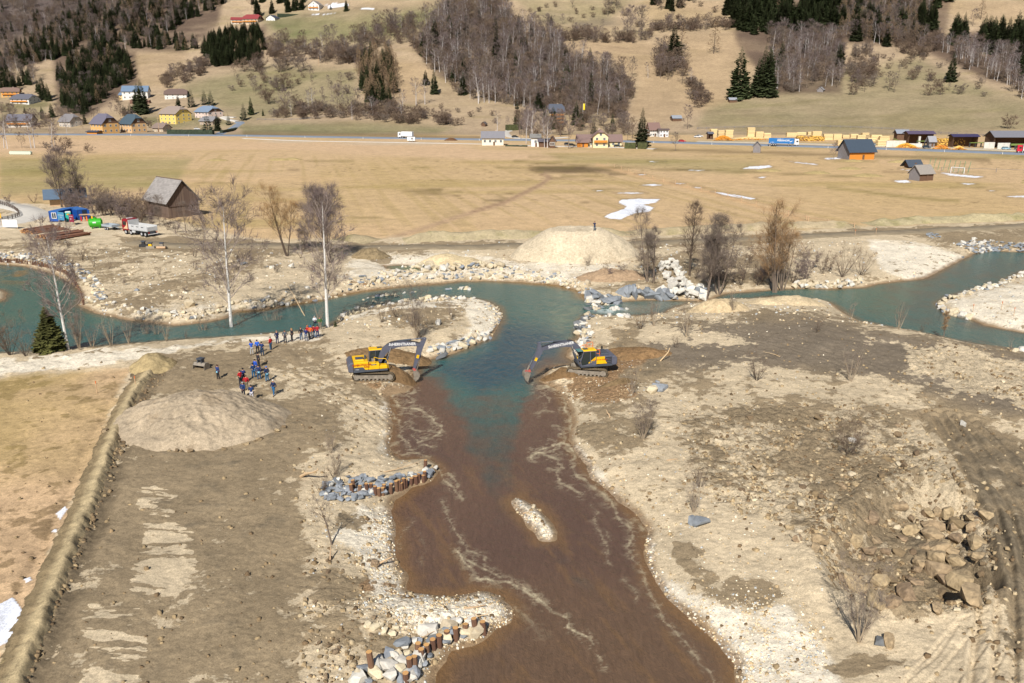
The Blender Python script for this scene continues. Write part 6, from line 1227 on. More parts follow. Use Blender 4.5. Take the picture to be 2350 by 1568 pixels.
def person_meshes(kind):
    if kind in POSES: return POSES[kind]
    ar, lg = pose(kind); m = lambda p, s: (p[0] * s, p[1], p[2])
    J = {'pel': ((0, 0, .96), .115), 'sp': ((0, 0, 1.18), .11), 'ch': ((0, .01, 1.38), .125), 'nk': ((0, 0, 1.52), .052), 'jaw': ((0, -.015, 1.60), .070), 'hd': ((0, 0, 1.68), .092), 'top': ((0, .005, 1.755), .055)}
    E = [('pel', 'sp'), ('sp', 'ch'), ('ch', 'nk'), ('nk', 'jaw'), ('jaw', 'hd'), ('hd', 'top')]
    JJ, EJ = {'pel': ((0, 0, .90), .145), 'sp': ((0, 0, 1.18), .145), 'ch': ((0, .01, 1.36), .16), 'nk': ((0, 0, 1.50), .085)}, [('pel', 'sp'), ('sp', 'ch'), ('ch', 'nk')]
    JT, ET = {'pel': ((0, 0, .98), .14)}, []
    for k, s in ((0, 1), (1, -1)):
        el, ha = m(ar[k][0], s), m(ar[k][1], s); kn, an = m(lg[k][0], s), m(lg[k][1], s); K = str(k)
        sh = (.185 * s, .01, 1.43); hp = (.095 * s, 0, .92); d = (Vector(ha) - Vector(el)).normalized()
        J['sh' + K] = (sh, .055); J['el' + K] = (el, .042); J['wr' + K] = (ha, .026); J['pa' + K] = (tuple(Vector(ha) + d * .06), .034)
        E += [('ch', 'sh' + K), ('sh' + K, 'el' + K), ('el' + K, 'wr' + K), ('wr' + K, 'pa' + K)]
        JJ['sh' + K] = (sh, .085); JJ['el' + K] = (el, .066); JJ['wr' + K] = (tuple(Vector(ha) - d * .02), .052); EJ += [('ch', 'sh' + K), ('sh' + K, 'el' + K), ('el' + K, 'wr' + K)]
        J['hp' + K] = (hp, .08); J['kn' + K] = (kn, .05); J['an' + K] = (an, .036); J['to' + K] = ((an[0], an[1] - .14, an[2] - .045), .035); E += [('pel', 'hp' + K), ('hp' + K, 'kn' + K), ('kn' + K, 'an' + K), ('an' + K, 'to' + K)]
        JT['hp' + K] = (hp, .105); JT['kn' + K] = (kn, .078); JT['an' + K] = ((an[0], an[1], an[2] + .02), .066); ET += [('pel', 'hp' + K), ('hp' + K, 'kn' + K), ('kn' + K, 'an' + K)]
    body = skin_mesh('body', J, E, SKINM, 1)
    # face and fingers joined to the body mesh
    mb = MB(); mb.cyl((0, -.085, 1.66), (0, -.118, 1.645), .016, .012, 6); mb.box(-.028, .028, -.098, -.09, 1.60, 1.608, 1); mb.box(-.042, -.022, -.100, -.088, 1.675, 1.687, 1); mb.box(.022, .042, -.100, -.088, 1.675, 1.687, 1)
    for s in (1, -1): mb.box(s * .088, s * .102, -.012, .016, 1.645, 1.70)
    for k, s in ((0, 1), (1, -1)):
        el, ha = Vector(m(ar[k][0], s)), Vector(m(ar[k][1], s)); d = (ha - el).normalized(); side = d.cross(Vector((1, 0, 0)) if abs(d.x) < .7 else Vector((0, 0, 1))).normalized(); nrm = d.cross(side); b = ha + d * .08
        for i, L in enumerate((.06, .075, .07, .055)):
            o = b + side * (-.03 + .02 * i); q = o + d * L * .6; mb.cyl(o, q, .009, .008, 5); mb.cyl(q, q + (d * .8 + nrm * .6) * L * .45, .008, .006, 5)
        o = ha + d * .03 + side * -.035; q = o - side * .03 + d * .025; mb.cyl(o, q, .010, .009, 5); mb.cyl(q, q + d * .03, .009, .007, 5)
    ex = mb.mesh('x', [SKINM, smat('eye_and_lip', (120,60,50))]); bm = bmesh.new(); bm.from_mesh(body); bm.from_mesh(ex); bm.to_mesh(body); bm.free(); body.materials.append(smat('eye_and_lip', (120,60,50)))
    jk = skin_mesh('jacket', JJ, EJ, SKINM, 1); tr = skin_mesh('trousers', JT, ET, SKINM, 1)
    shoes = []
    for k, s in ((0, 1), (1, -1)):
        an = m(lg[k][1], s); shoes.append(MB().box(an[0] - .05, an[0] + .05, an[1] - .19, an[1] + .08, an[2] - .09, an[2] + .02, 0, None, .012, .02).mesh('shoe', SKINM, bevel=.015))
    hair = MB()
    bm = bmesh.new(); bmesh.ops.create_icosphere(bm, subdivisions=2, radius=.108); bmesh.ops.delete(bm, geom=[v for v in bm.verts if v.co.z < -.01 and v.co.y < .03 or v.co.z < -.06], context='VERTS'); bmesh.ops.translate(bm, vec=(0, .012, 1.69), verts=bm.verts)
    hm = bpy.data.meshes.new('hair'); bm.to_mesh(hm); bm.free(); hm.materials.append(SKINM)
    cap = MB().cyl((0, .01, 1.70), (0, .01, 1.80), .112, .085, 12).box(-.07, .07, -.20, -.08, 1.70, 1.715).mesh('cap', SKINM)
    lh = MB().cyl((0, .07, 1.72), (0, .10, 1.42), .085, .06, 8).mesh('hair', SKINM)
    POSES[kind] = (body, jk, tr, shoes, hm, cap, lh); return POSES[kind]
def cloth(c): return smat('cloth_%d_%d_%d' % c, c, rough=0.9)
def person(px, py, face, kind, jacket, trousers, hair, label, cap=None, h=1.78, trim=None, longhair=False, shoe=(50,46,46), at=None):
    b, jk, tr, sh, hm, cp, lh = person_meshes(kind); p = hit1(px, py) if at is None else at
    e = empty('person', p, rad(face), label, 'person'); e.scale = (h / 1.78,) * 3
    def part(n, me, c):
        o = obj(n, me, e); o.material_slots[0].link = 'OBJECT'; o.material_slots[0].material = cloth(c); return o
    obj('body', b, e); part('jacket', jk, jacket); part('trousers', tr, trousers); part('hair', hm, hair)
    for s in sh: part('shoe', s, shoe)
    if longhair: part('hair', lh, hair)
    if cap: part('cap', cp, cap)
    if trim:
        o = obj('jacket_hem', MB().cyl((0, 0, .86), (0, 0, 1.04), .168, .168, 14, cap=False).mesh('jacket_hem', cloth(trim)), e); o.scale = (1.0, .98, 1)
    return e
q = lambda x, y: (459 + x * .14062, 716 + y * .14062)
NAVY, BLUE, BLK, JEAN, GRY, RED = (34,48,86), (30,90,200), (36,36,42), (52,92,128), (120,124,134), (200,28,36)
PPL = [(850,705,200,'phone',BLUE,(176,176,176),(40,34,30),'person in bright blue jacket filming with a shoulder camera',{}),(945,682,200,'stand',(34,104,220),BLK,(50,40,34),'person in long bright blue coat beside the camera operator',{}),(1020,715,170,'fold',(28,56,110),(28,60,90),(50,50,54),'person in navy jacket with back turned by the camera operator',{}),
 (1160,630,250,'pocket',RED,JEAN,(110,80,60),'person in red jacket and jeans apart on the slope',{}),(1265,525,40,'behind',NAVY,(30,40,80),(150,110,80),'bald person in navy suit with hands behind the back',{}),(1395,515,10,'pocket',(84,88,96),(34,36,46),(70,50,40),'person in grey jacket and dark trousers',{}),(1505,485,310,'behind',(34,34,44),BLK,(190,140,80),'person with long fair hair in black clothes',{'longhair': True}),
 (1655,466,40,'pocket',(30,34,44),JEAN,(90,64,50),'person in black jacket and jeans at the group edge',{}),(1735,482,180,'fold',(36,52,110),(110,120,140),(60,44,40),'person seen from behind in navy jacket with red shoulders',{}),(1762,436,200,'fold',(190,30,40),BLK,(200,110,50),'ginger haired person in red jacket within the group',{}),(1812,445,180,'pocket',(225,100,40),(96,96,102),(60,60,60),'person in orange vest and blue cap',{'cap': (40,100,200)}),
 (1865,427,170,'stand',(150,24,40),(70,110,150),(40,34,32),'person in dark red jacket and pale jeans',{}),(1925,428,190,'phone',(170,24,40),(40,50,90),(60,50,46),'person in red black jacket looking through binoculars',{}),(1880,262,20,'fold',(224,226,232),(34,38,60),(170,170,172),'grey haired person with white sleeves by the birch',{}),(1965,290,20,'pocket',(58,104,48),(120,110,100),(120,96,80),'person in green jacket by the birch',{}),
 (300,1108,150,'onehand',(34,60,120),BLK,(80,60,50),'lone person in navy and pale blue jacket with hand to face',{'trim': (150,215,240)}),(915,1012,150,'stand',(28,84,190),(140,144,160),(60,46,44),'person in mid blue jacket and grey trousers',{}),(962,905,140,'stand',(38,38,46),BLK,(34,32,32),'person in black jacket behind the mid blue one',{}),(880,1085,220,'fold',(28,60,110),(34,96,140),(40,40,46),'person in teal jeans and dark cap',{'cap': (30,34,50)}),
 (970,1112,200,'pocket',(30,50,100),(36,80,120),(60,50,46),'person in navy jacket with pale blue hem',{'trim': (150,215,240)}),(1100,1140,230,'pocket',(28,48,90),(34,110,150),(80,100,140),'person in blue cap and teal jeans looking away',{'cap': (90,120,190), 'trim': (150,215,240)}),(718,1170,200,'fold',(34,52,110),(30,34,50),(34,32,34),'person in navy with black cap between the red jackets',{'cap': (30,30,34)}),
 (668,1205,240,'fold',(190,26,36),(40,40,50),(70,50,44),'person in red jacket half hidden in the ring',{}),(766,1288,180,'pocket',(180,24,34),(120,112,92),(90,70,54),'person in red and black jacket with khaki trousers',{}),(715,1405,170,'behind',(26,58,112),(26,34,56),(170,168,164),'grey haired person in navy jacket and navy trousers',{}),(850,1452,190,'fold',(26,58,112),(206,204,214),(60,44,40),'person in navy jacket and white trousers',{}),
 (1210,1368,340,'walk',(28,44,84),(30,100,150),(220,216,212),'white haired person walking in navy jacket and jeans',{})]
for x, y, f, k, j, t, hr, lb, kw_ in PPL: person(*q(x, y), f, k, j, t, hr, lb, **kw_)
hx, hy = gnd(1364, 545, 5.0); dg_ = bpy.context.evaluated_depsgraph_get(); bpy.context.view_layer.update(); dg_ = bpy.context.evaluated_depsgraph_get()
okh, lh_, *_r = S.ray_cast(dg_, Vector((hx, hy, 20)), Vector((0, 0, -1)))
person(0, 0, 200, 'phone', (24,44,84), (30,72,104), (40,30,34), 'person in dark blue standing on top of the gravel mound', at=Vector((hx, hy, lh_.z)))
pc = q(848, 705); pp = hit1(*pc); MB().box(-.09, .09, -.34, .12, 0, .14, 0).box(-.03, .03, -.5, -.34, .03, .12, 0).build('video_camera', smat('black_plastic', (30,30,32), rough=.4), loc=(pp.x - .1, pp.y + .1, pp.z + 1.72), rot=(0, 0, rad(200)), label='black video camera on the operator shoulder', cat='camera')

# ------------------------------------------------------------------ excavators
YEL = mat('machine_yellow', srgb((250,196,20)), rough=0.4, var=0.10, vscale=2); MGR = smat('machine_grey', (96,98,112), rough=0.45, var=0.12, vscale=2, bump=0.004); MDK = smat('machine_dark_grey', (76,82,92), rough=.5, var=.1); STE = smat('dusty_steel', (150,140,126), rough=.6, var=.25, vscale=4, metal=.2)
TRK = smat('muddy_track', (128,112,88), rough=.9, var=.25, vscale=5); GLS = mat('cab_glass', (.02, .03, .03), rough=.08, spec=.8); CHR = mat('chrome_rod', (.6, .62, .65), rough=.2, metal=.9); ORG = smat('orange_rail', (240,120,40), rough=.5); WHT = smat('white_paint', (240,240,240), rough=.5); REDP = smat('red_paint', (200,36,30), rough=.4); BLKM = smat('black_rubber', (34,34,36), rough=.7)
def excavator(px, py, yaw_u, yaw_h, K, label, rails, old):
    p = hit1(px, py); p.z = PADZ + 0.02; e = empty('excavator', p, 0, label, 'excavator')
    e['label'] = label
    und = []
    # undercarriage
    for s in (1, -1):
        L, r = 2.32, 0.44; frame = MB(); U = Matrix.Rotation(yaw_u, 4, 'Z')
        frame.box(-1.75, 1.75, s * 1.2 - .16, s * 1.2 + .16, .26, .66, 0, U).cyl((-1.85, s * 1.2 - .18, .46), (-1.85, s * 1.2 + .18, .46), .33, .33, 16, 0, U).cyl((1.85, s * 1.2 - .18, .46), (1.85, s * 1.2 + .18, .46), .33, .33, 16, 0, U)
        for i in range(7): frame.cyl((-1.35 + i * .45, s * 1.2 - .2, .2), (-1.35 + i * .45, s * 1.2 + .2, .2), .12, .12, 10, 0, U)
        t = frame.build('track_frame', STE, e)
        pts = []
        for i in range(21): pts.append((-1.85 + 3.7 * i / 20, .03, 0))
        for i in range(1, 8): a = -math.pi / 2 + math.pi * i / 8; pts.append((1.85 + .44 * math.cos(a), .46 + .43 * math.sin(a), a + math.pi / 2))
        for i in range(21): pts.append((1.85 - 3.7 * i / 20, .89, math.pi))
        for i in range(1, 8): a = math.pi / 2 + math.pi * i / 8; pts.append((-1.85 + .44 * math.cos(a), .46 + .43 * math.sin(a), a + math.pi / 2))
        shoe = MB().box(-.085, .085, -.30, .30, -.03, .01).box(-.06, -.03, -.30, .30, -.065, -.03).box(.03, .06, -.30, .30, -.065, -.03).mesh('track_shoe', TRK)
        for x, z, a in pts:
            o = obj('track_shoe', shoe, e); o.matrix_local = U @ Matrix.Translation((x, s * 1.2, z)) @ Matrix.Rotation(-a, 4, 'Y')
    MB().box(-.9, .9, -.95, .95, .45, .95, 0, Matrix.Rotation(yaw_u, 4, 'Z')).cyl((0, 0, .9), (0, 0, 1.12), .62, .62, 20).build('undercarriage', TRK, e)
    H = Matrix.Rotation(yaw_h, 4, 'Z')
    def part(name, mb, mats, **k):
        o = mb.build(name, mats, e, **k); o.matrix_local = H; return o
    # house: x forward, y to the machine's left
    part('deck', MB().box(-2.4, 1.35, -1.4, 1.4, 1.12, 1.34), MDK, bevel=.03)
    cwp = [(-2.95, 1.18), (-2.35, 1.12), (-2.35, 2.28), (-2.75, 2.28), (-3.0, 1.95)]
    part('counterweight', MB().prism(cwp, -1.38, 1.38), MGR, bevel=.1)
    part('engine_hood', MB().box(-2.34, -.75, -1.36, 1.36, 1.345, 2.3, 0), YEL if old else MGR, bevel=.06)
    part('engine_cover', MB().box(-2.2, -1.15, -.95, .75, 2.3, 2.46, 0, None, .06, .06), [YEL if old else MDK], bevel=.03)
    if old:
        part('hood_panel', MB().box(-2.1, -1.3, -.75, .1, 2.462, 2.49), MDK)
        for i in range(3): part('vent_slat', MB().box(-1.28, -1.22 + .02, -.7 + .25 * i, -.52 + .25 * i, 2.462, 2.475), BLKM)
    part('exhaust_pipe', MB().cyl((-1.0, -.2, 2.3), (-1.0, -.2, 2.72), .12, .12, 12), MDK)
    # right side: tank and tool box; left side behind the cab
    part('side_tank', MB().box(-.74, .45, -1.36, -.45, 1.345, 2.02), YEL, bevel=.05); part('step_box', MB().box(.46, 1.3, -1.36, -.5, 1.345, 1.72), YEL, bevel=.05)
    if old:
        part('side_panel', MB().prism([(-2.34, 1.36), (-1.1, 1.36), (-1.35, 1.72), (-2.34, 1.72)], -1.385, -1.362), MDK)
        part('badge_plate', MB().box(-.5, .1, -1.385, -1.365, 1.86, 1.98), MDK)
    else:
        part('side_panel', MB().prism([(-1.75, 1.45), (-.05, 1.45), (.5, 1.62), (-.35, 2.3), (-1.45, 2.3), (-1.45, 1.95)], 1.362, 1.39), YEL)
        part('air_grille', MB().box(-2.25, -1.55, 1.362, 1.375, 1.5, 2.2), BLKM)
        for i in range(3): part('grille_slat', MB().box(-2.2, -1.6, 1.376, 1.39, 1.6 + i * .2, 1.68 + i * .2), MGR)
    # cab on the left side
    cf = MB(); y0, y1 = .38, 1.38
    prof = [(1.28, 1.345), (1.38, 1.9), (1.05, 2.98), (-.35, 2.98), (-.42, 2.4), (-.42, 1.345)]
    part('cab', MB().prism(prof, y0 + .05, y1 - .05), GLS)
    def bar(a, b, w=.05):
        for y in (y0, y1): cf.cyl((a[0], y, a[1]), (b[0], y, b[1]), w, w, 6)
    for a, b in zip(prof, prof[1:] + prof[:1]): bar(a, b)
    bar((.25, 1.345), (.25, 2.98)); bar((.25, 1.8), (-.42, 1.8), .04)
    for pnt in prof: cf.cyl((pnt[0], y0, pnt[1]), (pnt[0], y1, pnt[1]), .05, .05, 6)
    part('cab_frame', cf, MGR if not old else MDK)
    part('cab_roof', MB().box(-.5, 1.12, y0 - .06, y1 + .06, 3.0, 3.17, 0, None, .08, .06), YEL, bevel=.05)
    part('roof_hatch', MB().box(.45, 1.0, y0 + .2, y1 - .2, 3.172, 3.2), GLS)
    if not old: part('sun_visor', MB().box(1.1, 1.75, y0, y1, 3.05, 3.09), smat('green_visor', (90,140,140), rough=.2)); part('door_panel', MB().prism([(1.25, 1.36), (.3, 1.36), (-.4, 1.36), (-.4, 1.9), (0, 1.75), (.6, 1.5)], y1 + .005, y1 + .03), MGR)
    # boom, stick, bucket in the plane y = -0.15
    yb = -.12; foot, apex, tip = K['foot'], K['apex'], K['tip']; st0, st1 = K['st0'], K['st1']
    def V2(a): return Vector((a[0], 0, a[1]))
    def beam(P, w, hts):
        up, dn = [], []
        for i, c in enumerate(P):
            a = V2(P[max(i - 1, 0)]); b = V2(P[min(i + 1, len(P) - 1)]); d = (b - a).normalized(); n = Vector((-d.z, 0, d.x)); c = V2(c); up.append(((c + n * hts[i]).x, (c + n * hts[i]).z)); dn.append(((c - n * hts[i]).x, (c - n * hts[i]).z))
        m = MB()
        for i in range(len(P) - 1): m.prism([dn[i], dn[i + 1], up[i + 1], up[i]], yb - w, yb + w)
        return m
    def bez(a, c, b, n=8): return [tuple((1 - t) ** 2 * V2(a) + 2 * t * (1 - t) * V2(c) + t * t * V2(b))[::2] for t in [i / n for i in range(n + 1)]]
    arc = bez(foot, K['ctl'], apex, 6) + bez(apex, K['ctl2'], tip, 5)[1:]
    hts = [.16, .24, .30, .33, .35, .36, .36, .33, .30, .26, .22, .15]
    boom = part('boom', beam(arc, .21, hts), MGR)
    part('stick', beam([st0, K['stm'], st1], .17, [.12, .34, .13]), MGR)
    part('stick_decal', MB().box(-.14, .14, -.01, .01, -.2, .2), YEL).matrix_local = H @ Matrix.Translation(((K['stm'][0] * .55 + st1[0] * .45), yb - .185 if old else yb + .185, K['stm'][1] * .55 + st1[1] * .45)) @ Matrix.Rotation(-math.atan2(st1[0] - K['stm'][0], -(st1[1] - K['stm'][1])) * 1.0, 4, 'Y')
    def ram(a, b, r=.085, f=.55, y=yb):
        a, b = Vector((a[0], y, a[1])), Vector((b[0], y, b[1])); m = a.lerp(b, f)
        c = part('hydraulic_cylinder', MB().cyl(a, m, r, r, 10), MDK); ro_ = MB().cyl(m, b, r * .55, r * .55, 8).build('rod', CHR, c)
    ram((foot[0] + .55, foot[1] - .45), (apex[0] - .1, apex[1] - .15), .1, .55, yb - .3); ram((foot[0] + .55, foot[1] - .45), (apex[0] - .1, apex[1] - .15), .1, .55, yb + .3)
    ram(K['ar0'], st0, .1, .5); ram(K['bk0'], K['bk1'], .08, .6)
    part('bucket_link', MB().cyl((K['bk1'][0], yb - .12, K['bk1'][1]), (K['bkp'][0], yb - .12, K['bkp'][1]), .05, .05, 6).cyl((K['bk1'][0], yb + .12, K['bk1'][1]), (K['bkp'][0], yb + .12, K['bkp'][1]), .05, .05, 6).cyl((K['bk1'][0], yb - .15, K['bk1'][1]), (K['bk1'][0], yb + .15, K['bk1'][1]), .07, .07, 8), STE)
    part('quick_coupler', MB().box(-.3, .3, -.18, .18, -.14, .14), smat('coupler_red', (190,90,80), rough=.7)).matrix_local = H @ Matrix.Translation((K['cp'][0], yb, K['cp'][1])) @ Matrix.Rotation(K['ca'], 4, 'Y')
    bw = .62; bk = MB(); R_ = [(0, .0), (.42, .02), (.62, -.25), (.60, -.62), (.38, -.92), (.05, -1.12)]; th = K['ba']; B0 = Vector((K['cp'][0], 0, K['cp'][1])); sg = K['bs']
    bp = [((B0.x + sg * (x - .2) * math.cos(th) + z * math.sin(th)), (B0.z - sg * (x - .2) * math.sin(th) + z * math.cos(th))) for x, z in R_]
    bk.prism(bp, yb - bw, yb - bw + .04); bk.prism(bp, yb + bw - .04, yb + bw)
    for a, b in zip(bp[:-1], bp[1:]): bk.add([(a[0], yb - bw, a[1]), (b[0], yb - bw, b[1]), (b[0], yb + bw, b[1]), (a[0], yb + bw, a[1])], [(0, 1, 2, 3)]);
    bucket = part('bucket', bk, STE)
    for i in range(5): y = yb - bw + .08 + i * (2 * bw - .16) / 4; c = bp[-1]; d = (Vector((bp[-1][0] - bp[-2][0], 0, bp[-1][1] - bp[-2][1]))).normalized(); MB().cyl((c[0], y, c[1]), (c[0] + d.x * .18, y, c[1] + d.z * .18), .05, .015, 5).build('tooth', STE, bucket)
    # hoses on the boom
    part('hose', MB().tube([(x, yb - .12, z + hts[min(i, 11)] + .05) for i, (x, z) in enumerate(arc)], .03, 5), BLKM); part('hose', MB().tube([(x, yb + .05, z + hts[min(i, 11)] + .09) for i, (x, z) in enumerate(arc)], .03, 5), BLKM)
    if rails:
        for (x0_, x1_, y_, zt) in ((-.75, -.05, -.9, 3.35), (-.95, -.55, 1.0, 3.0)):
            rr = MB().tube([(x0_, y_, 2.2), (x0_, y_, zt), (x1_, y_, zt), (x1_, y_, 2.2)], .035, 6).tube([(x0_, y_, zt - .45), (x1_, y_, zt - .45)], .03, 6); part('safety_rail', rr, ORG)
        part('safety_rail', MB().tube([(.0, -1.2, 2.2), (.0, -1.2, 3.0), (.5, -1.2, 2.9), (1.25, -1.2, 2.2)], .035, 6), ORG); part('side_mirror', MB().box(-2.0, -1.9, -1.3, -1.0, 2.3, 2.7), BLKM)
    else:
        part('safety_rail', MB().tube([(-.1, -1.25, 2.0), (-.1, -1.25, 2.75), (.4, -1.25, 2.55), (1.15, -1.3, 2.5), (1.38, -1.3, 2.1), (1.38, -1.3, 1.35)], .035, 6), YEL); part('valve_cluster', MB().box(-.3, .1, -.4, .25, 1.34, 2.2), STE, bevel=.04)
    # tail lights and lettering
    part('tail_light', MB().box(-2.99, -2.93, -1.2, -1.0, 1.55, 1.8), REDP); part('tail_light', MB().box(-2.99, -2.93, 1.0, 1.2, 1.55, 1.8), REDP)
    ys = -1 if old else 1; ang = math.atan2(tip[1] - apex[1], tip[0] - apex[0])
    def let(body, size, mt, x, y, z, bold=0.0, a=0.0):
        o = lettering(body, size, mt, e, (0, 0, 0), (0, 0, 0), bold)
        M = Matrix.Translation((x, y, z)) @ Matrix.Rotation(-a, 4, 'Y') @ Matrix.Rotation(math.pi / 2, 4, 'X') if ys < 0 else Matrix.Translation((x, y, z)) @ Matrix.Rotation(-a, 4, 'Y') @ Matrix.Rotation(math.pi, 4, 'Z') @ Matrix.Rotation(math.pi / 2, 4, 'X')
        o.matrix_local = H @ M
    mid = V2(arc[8]); let('ScHERNThANER', .42, WHT, mid.x, yb + ys * .222, mid.z - .02, .012, ang)
    red = smat('sign_red', (190,60,20)); zt = (1.95, 1.72, 1.55) if old else (1.98, 1.80, 1.72)
    if old: let('SCHERNTHANER', .27, red, -1.5, ys * 1.40, 1.98, .004); let('Erdbau', .22, red, -.95, ys * 1.40, 1.75, .004); let('VOLVO', .10, WHT, -.2, ys * 1.41, 1.92); let('VOLVO', .2, WHT, -2.2, ys * 1.41, 1.5) if False else None; let('EC290', .14, WHT, -2.0, ys * 1.40, 1.48)
    else: let('Schernthaner Erdbau', .20, red, -.85, ys * 1.40, 1.95, .003); let('VOLVO', .14, WHT, .3, ys * 1.40, 1.45, .005)
    return e
_pz = [float(elev(*[np.array([v]) for v in gnd(860.5, 868, 1.0)])[0]), float(elev(*[np.array([v]) for v in gnd(1350, 858, 1.0)])[0])]
KL = dict(foot=(.55, 1.75), ctl=(1.0, 3.3), apex=(2.0, 3.6), ctl2=(3.4, 3.9), tip=(5.15, 3.45), st0=(5.85, 4.2), stm=(5.2, 3.25), st1=(4.45, .72), ar0=(2.55, 4.05), bk0=(5.35, 3.0), bk1=(4.95, 1.15), bkp=(4.7, .55), cp=(4.5, .45), ca=1.1, ba=-.1, bs=1)
KR = dict(foot=(.75, 1.75), ctl=(1.1, 3.2), apex=(2.2, 3.6), ctl2=(3.4, 3.75), tip=(5.55, 3.2), st0=(5.85, 4.0), stm=(5.75, 3.0), st1=(6.75, .95), ar0=(2.6, 4.0), bk0=(6.05, 3.05), bk1=(6.95, 1.3), bkp=(7.15, .8), cp=(7.1, .68), ca=.35, ba=-.25, bs=1)
PADZ = _pz[0]; excavator(860.5, 866, rad(2), rad(15), KL, 'older yellow excavator with grey boom digging from the people side', False, True)
PADZ = _pz[1]; ex2 = excavator(1350, 856, rad(180 - 12), rad(180 + 13), KR, 'newer excavator with orange rails digging towards the river', True, False)
a = rad(193); person(0, 0, math.degrees(a) + 90, 'sit', (210,40,44), (40,44,60), (230,190,40), 'operator in red seated inside the newer excavator cab', at=Vector((ex2.location.x + .3 * math.cos(a) - .88 * math.sin(a), ex2.location.y + .3 * math.sin(a) + .88 * math.cos(a), ex2.location.z + .85)))
# spare bucket on the earth
p = hit1(455, 850); mb = MB(); R_ = [(0, 0), (.95, 0), (1.1, .35), (.85, .75), (.35, .8), (.1, .5)]
mb.prism(R_, -.8, -.76).prism(R_, .76, .8)
for a_, b_ in zip(R_[:-1], R_[1:]): mb.add([(a_[0], -.8, a_[1]), (b_[0], -.8, b_[1]), (b_[0], .8, b_[1]), (a_[0], .8, a_[1])], [(0, 1, 2, 3)])
e = empty('digger_bucket', (p.x, p.y, p.z), rad(70), 'spare excavator bucket lying on the earth', 'bucket'); o = obj('shell', mb.mesh('shell', STE), e)
MB().box(.3, .8, -.3, -.2, .75, 1.15).box(.3, .8, .2, .3, .75, 1.15).box(.2, .9, -.35, .35, 1.15, 1.3).build('coupler', MDK, e)
# ------------------------------------------------------------------ roads
ASPH = smat('asphalt', (132,142,156), rough=.9, var=.08, vscale=.3); GRAV = smat('pale_gravel_road', (214,208,198), rough=.95, var=.08, vscale=.5); CONC = smat('concrete', (222,218,208), rough=.9, var=.12, vscale=.6)
def strip(name, pts, width, lift, mt, kind='structure', step=6.0):
    A = np.array(pts, float); X, Y, Z_, _ = hit(A[:, 0], A[:, 1]); L = np.concatenate([[0], np.cumsum(np.hypot(np.diff(X), np.diff(Y)))]); n = max(4, int(L[-1] / step)); s = np.linspace(0, L[-1], n)
    cx_, cy_ = np.interp(s, L, X), np.interp(s, L, Y); k = np.ones(5) / 5
    if n > 12: cx_[2:-2] = np.convolve(cx_, k, 'valid'); cy_[2:-2] = np.convolve(cy_, k, 'valid')
    tx, ty = np.gradient(cx_), np.gradient(cy_); q_ = np.hypot(tx, ty); nx, ny = -ty / q_, tx / q_; V = []
    zc = elev(cx_, cy_)
    for u, dz in ((-1.5, -1.2), (-1, 0), (0, .05), (1, 0), (1.5, -1.2)):
        x, y = cx_ + nx * u * width / 2, cy_ + ny * u * width / 2; V.append(np.stack([x, y, np.maximum(zc, elev(x, y)) * (abs(u) <= 1) + elev(x, y) * (abs(u) > 1) + lift + (dz if abs(u) > 1 else dz)], -1))
    V = np.stack(V, 1); idx = np.arange(n * 5).reshape(n, 5); Fq = np.stack([idx[:-1, :-1], idx[:-1, 1:], idx[1:, 1:], idx[1:, :-1]], -1).reshape(-1, 4)
    return obj(name, npmesh(name, V.reshape(-1, 3), Fq, mt, True), kind=kind), (cx_, cy_)
MAINR = [(-300,308),(0,309),(300,310),(560,312),(912,318),(1107,321),(1300,323),(1495,326.5),(1762,334),(2054,343),(2350,354),(2650,368)]
strip('main_road', MAINR, 11, .5, ASPH)
strip('haul_road', [(300,556),(420,567),(560,564),(700,565),(800,570),(1000,567),(1180,564),(1300,561),(1450,561),(1650,552),(1850,543),(2000,535),(2200,526),(2350,518),(2650,504)], 5.0, .05, smat('packed_mud', (150,135,110), rough=.95, var=.18, vscale=.5, bump=.05, bscale=2), step=3.0)
strip('lower_lane', [(560,318),(700,324),(900,327),(1110,331)], 4, .12, GRAV)
strip('yard_road', [(-70,472),(-20,468),(30,474),(70,484),(85,494),(60,504),(10,514),(-40,522)], 6.5, .05, GRAV, step=2.0)
strip('village_road', [(500,309),(520,300),(540,291),(556,285),(548,280)], 6, .15, ASPH); strip('village_driveway', [(545,279),(520,274),(505,268),(540,270)], 4, .15, GRAV)
strip('inn_driveway', [(1180,295),(1164,299),(1159,306),(1168,314),(1184,317),(1209,320),(1262,319),(1300,315)], 5, .15, GRAV); strip('inn_forecourt', [(1175,334),(1281,336),(1425,338.5),(1505,342.5)], 5, .15, GRAV)
strip('yard_paving', [(1600,325),(1762,328),(2054,336),(2350,346),(2650,360)], 13, .1, smat('yard_gravel', (206,192,168), rough=.95, var=.15, vscale=.3))

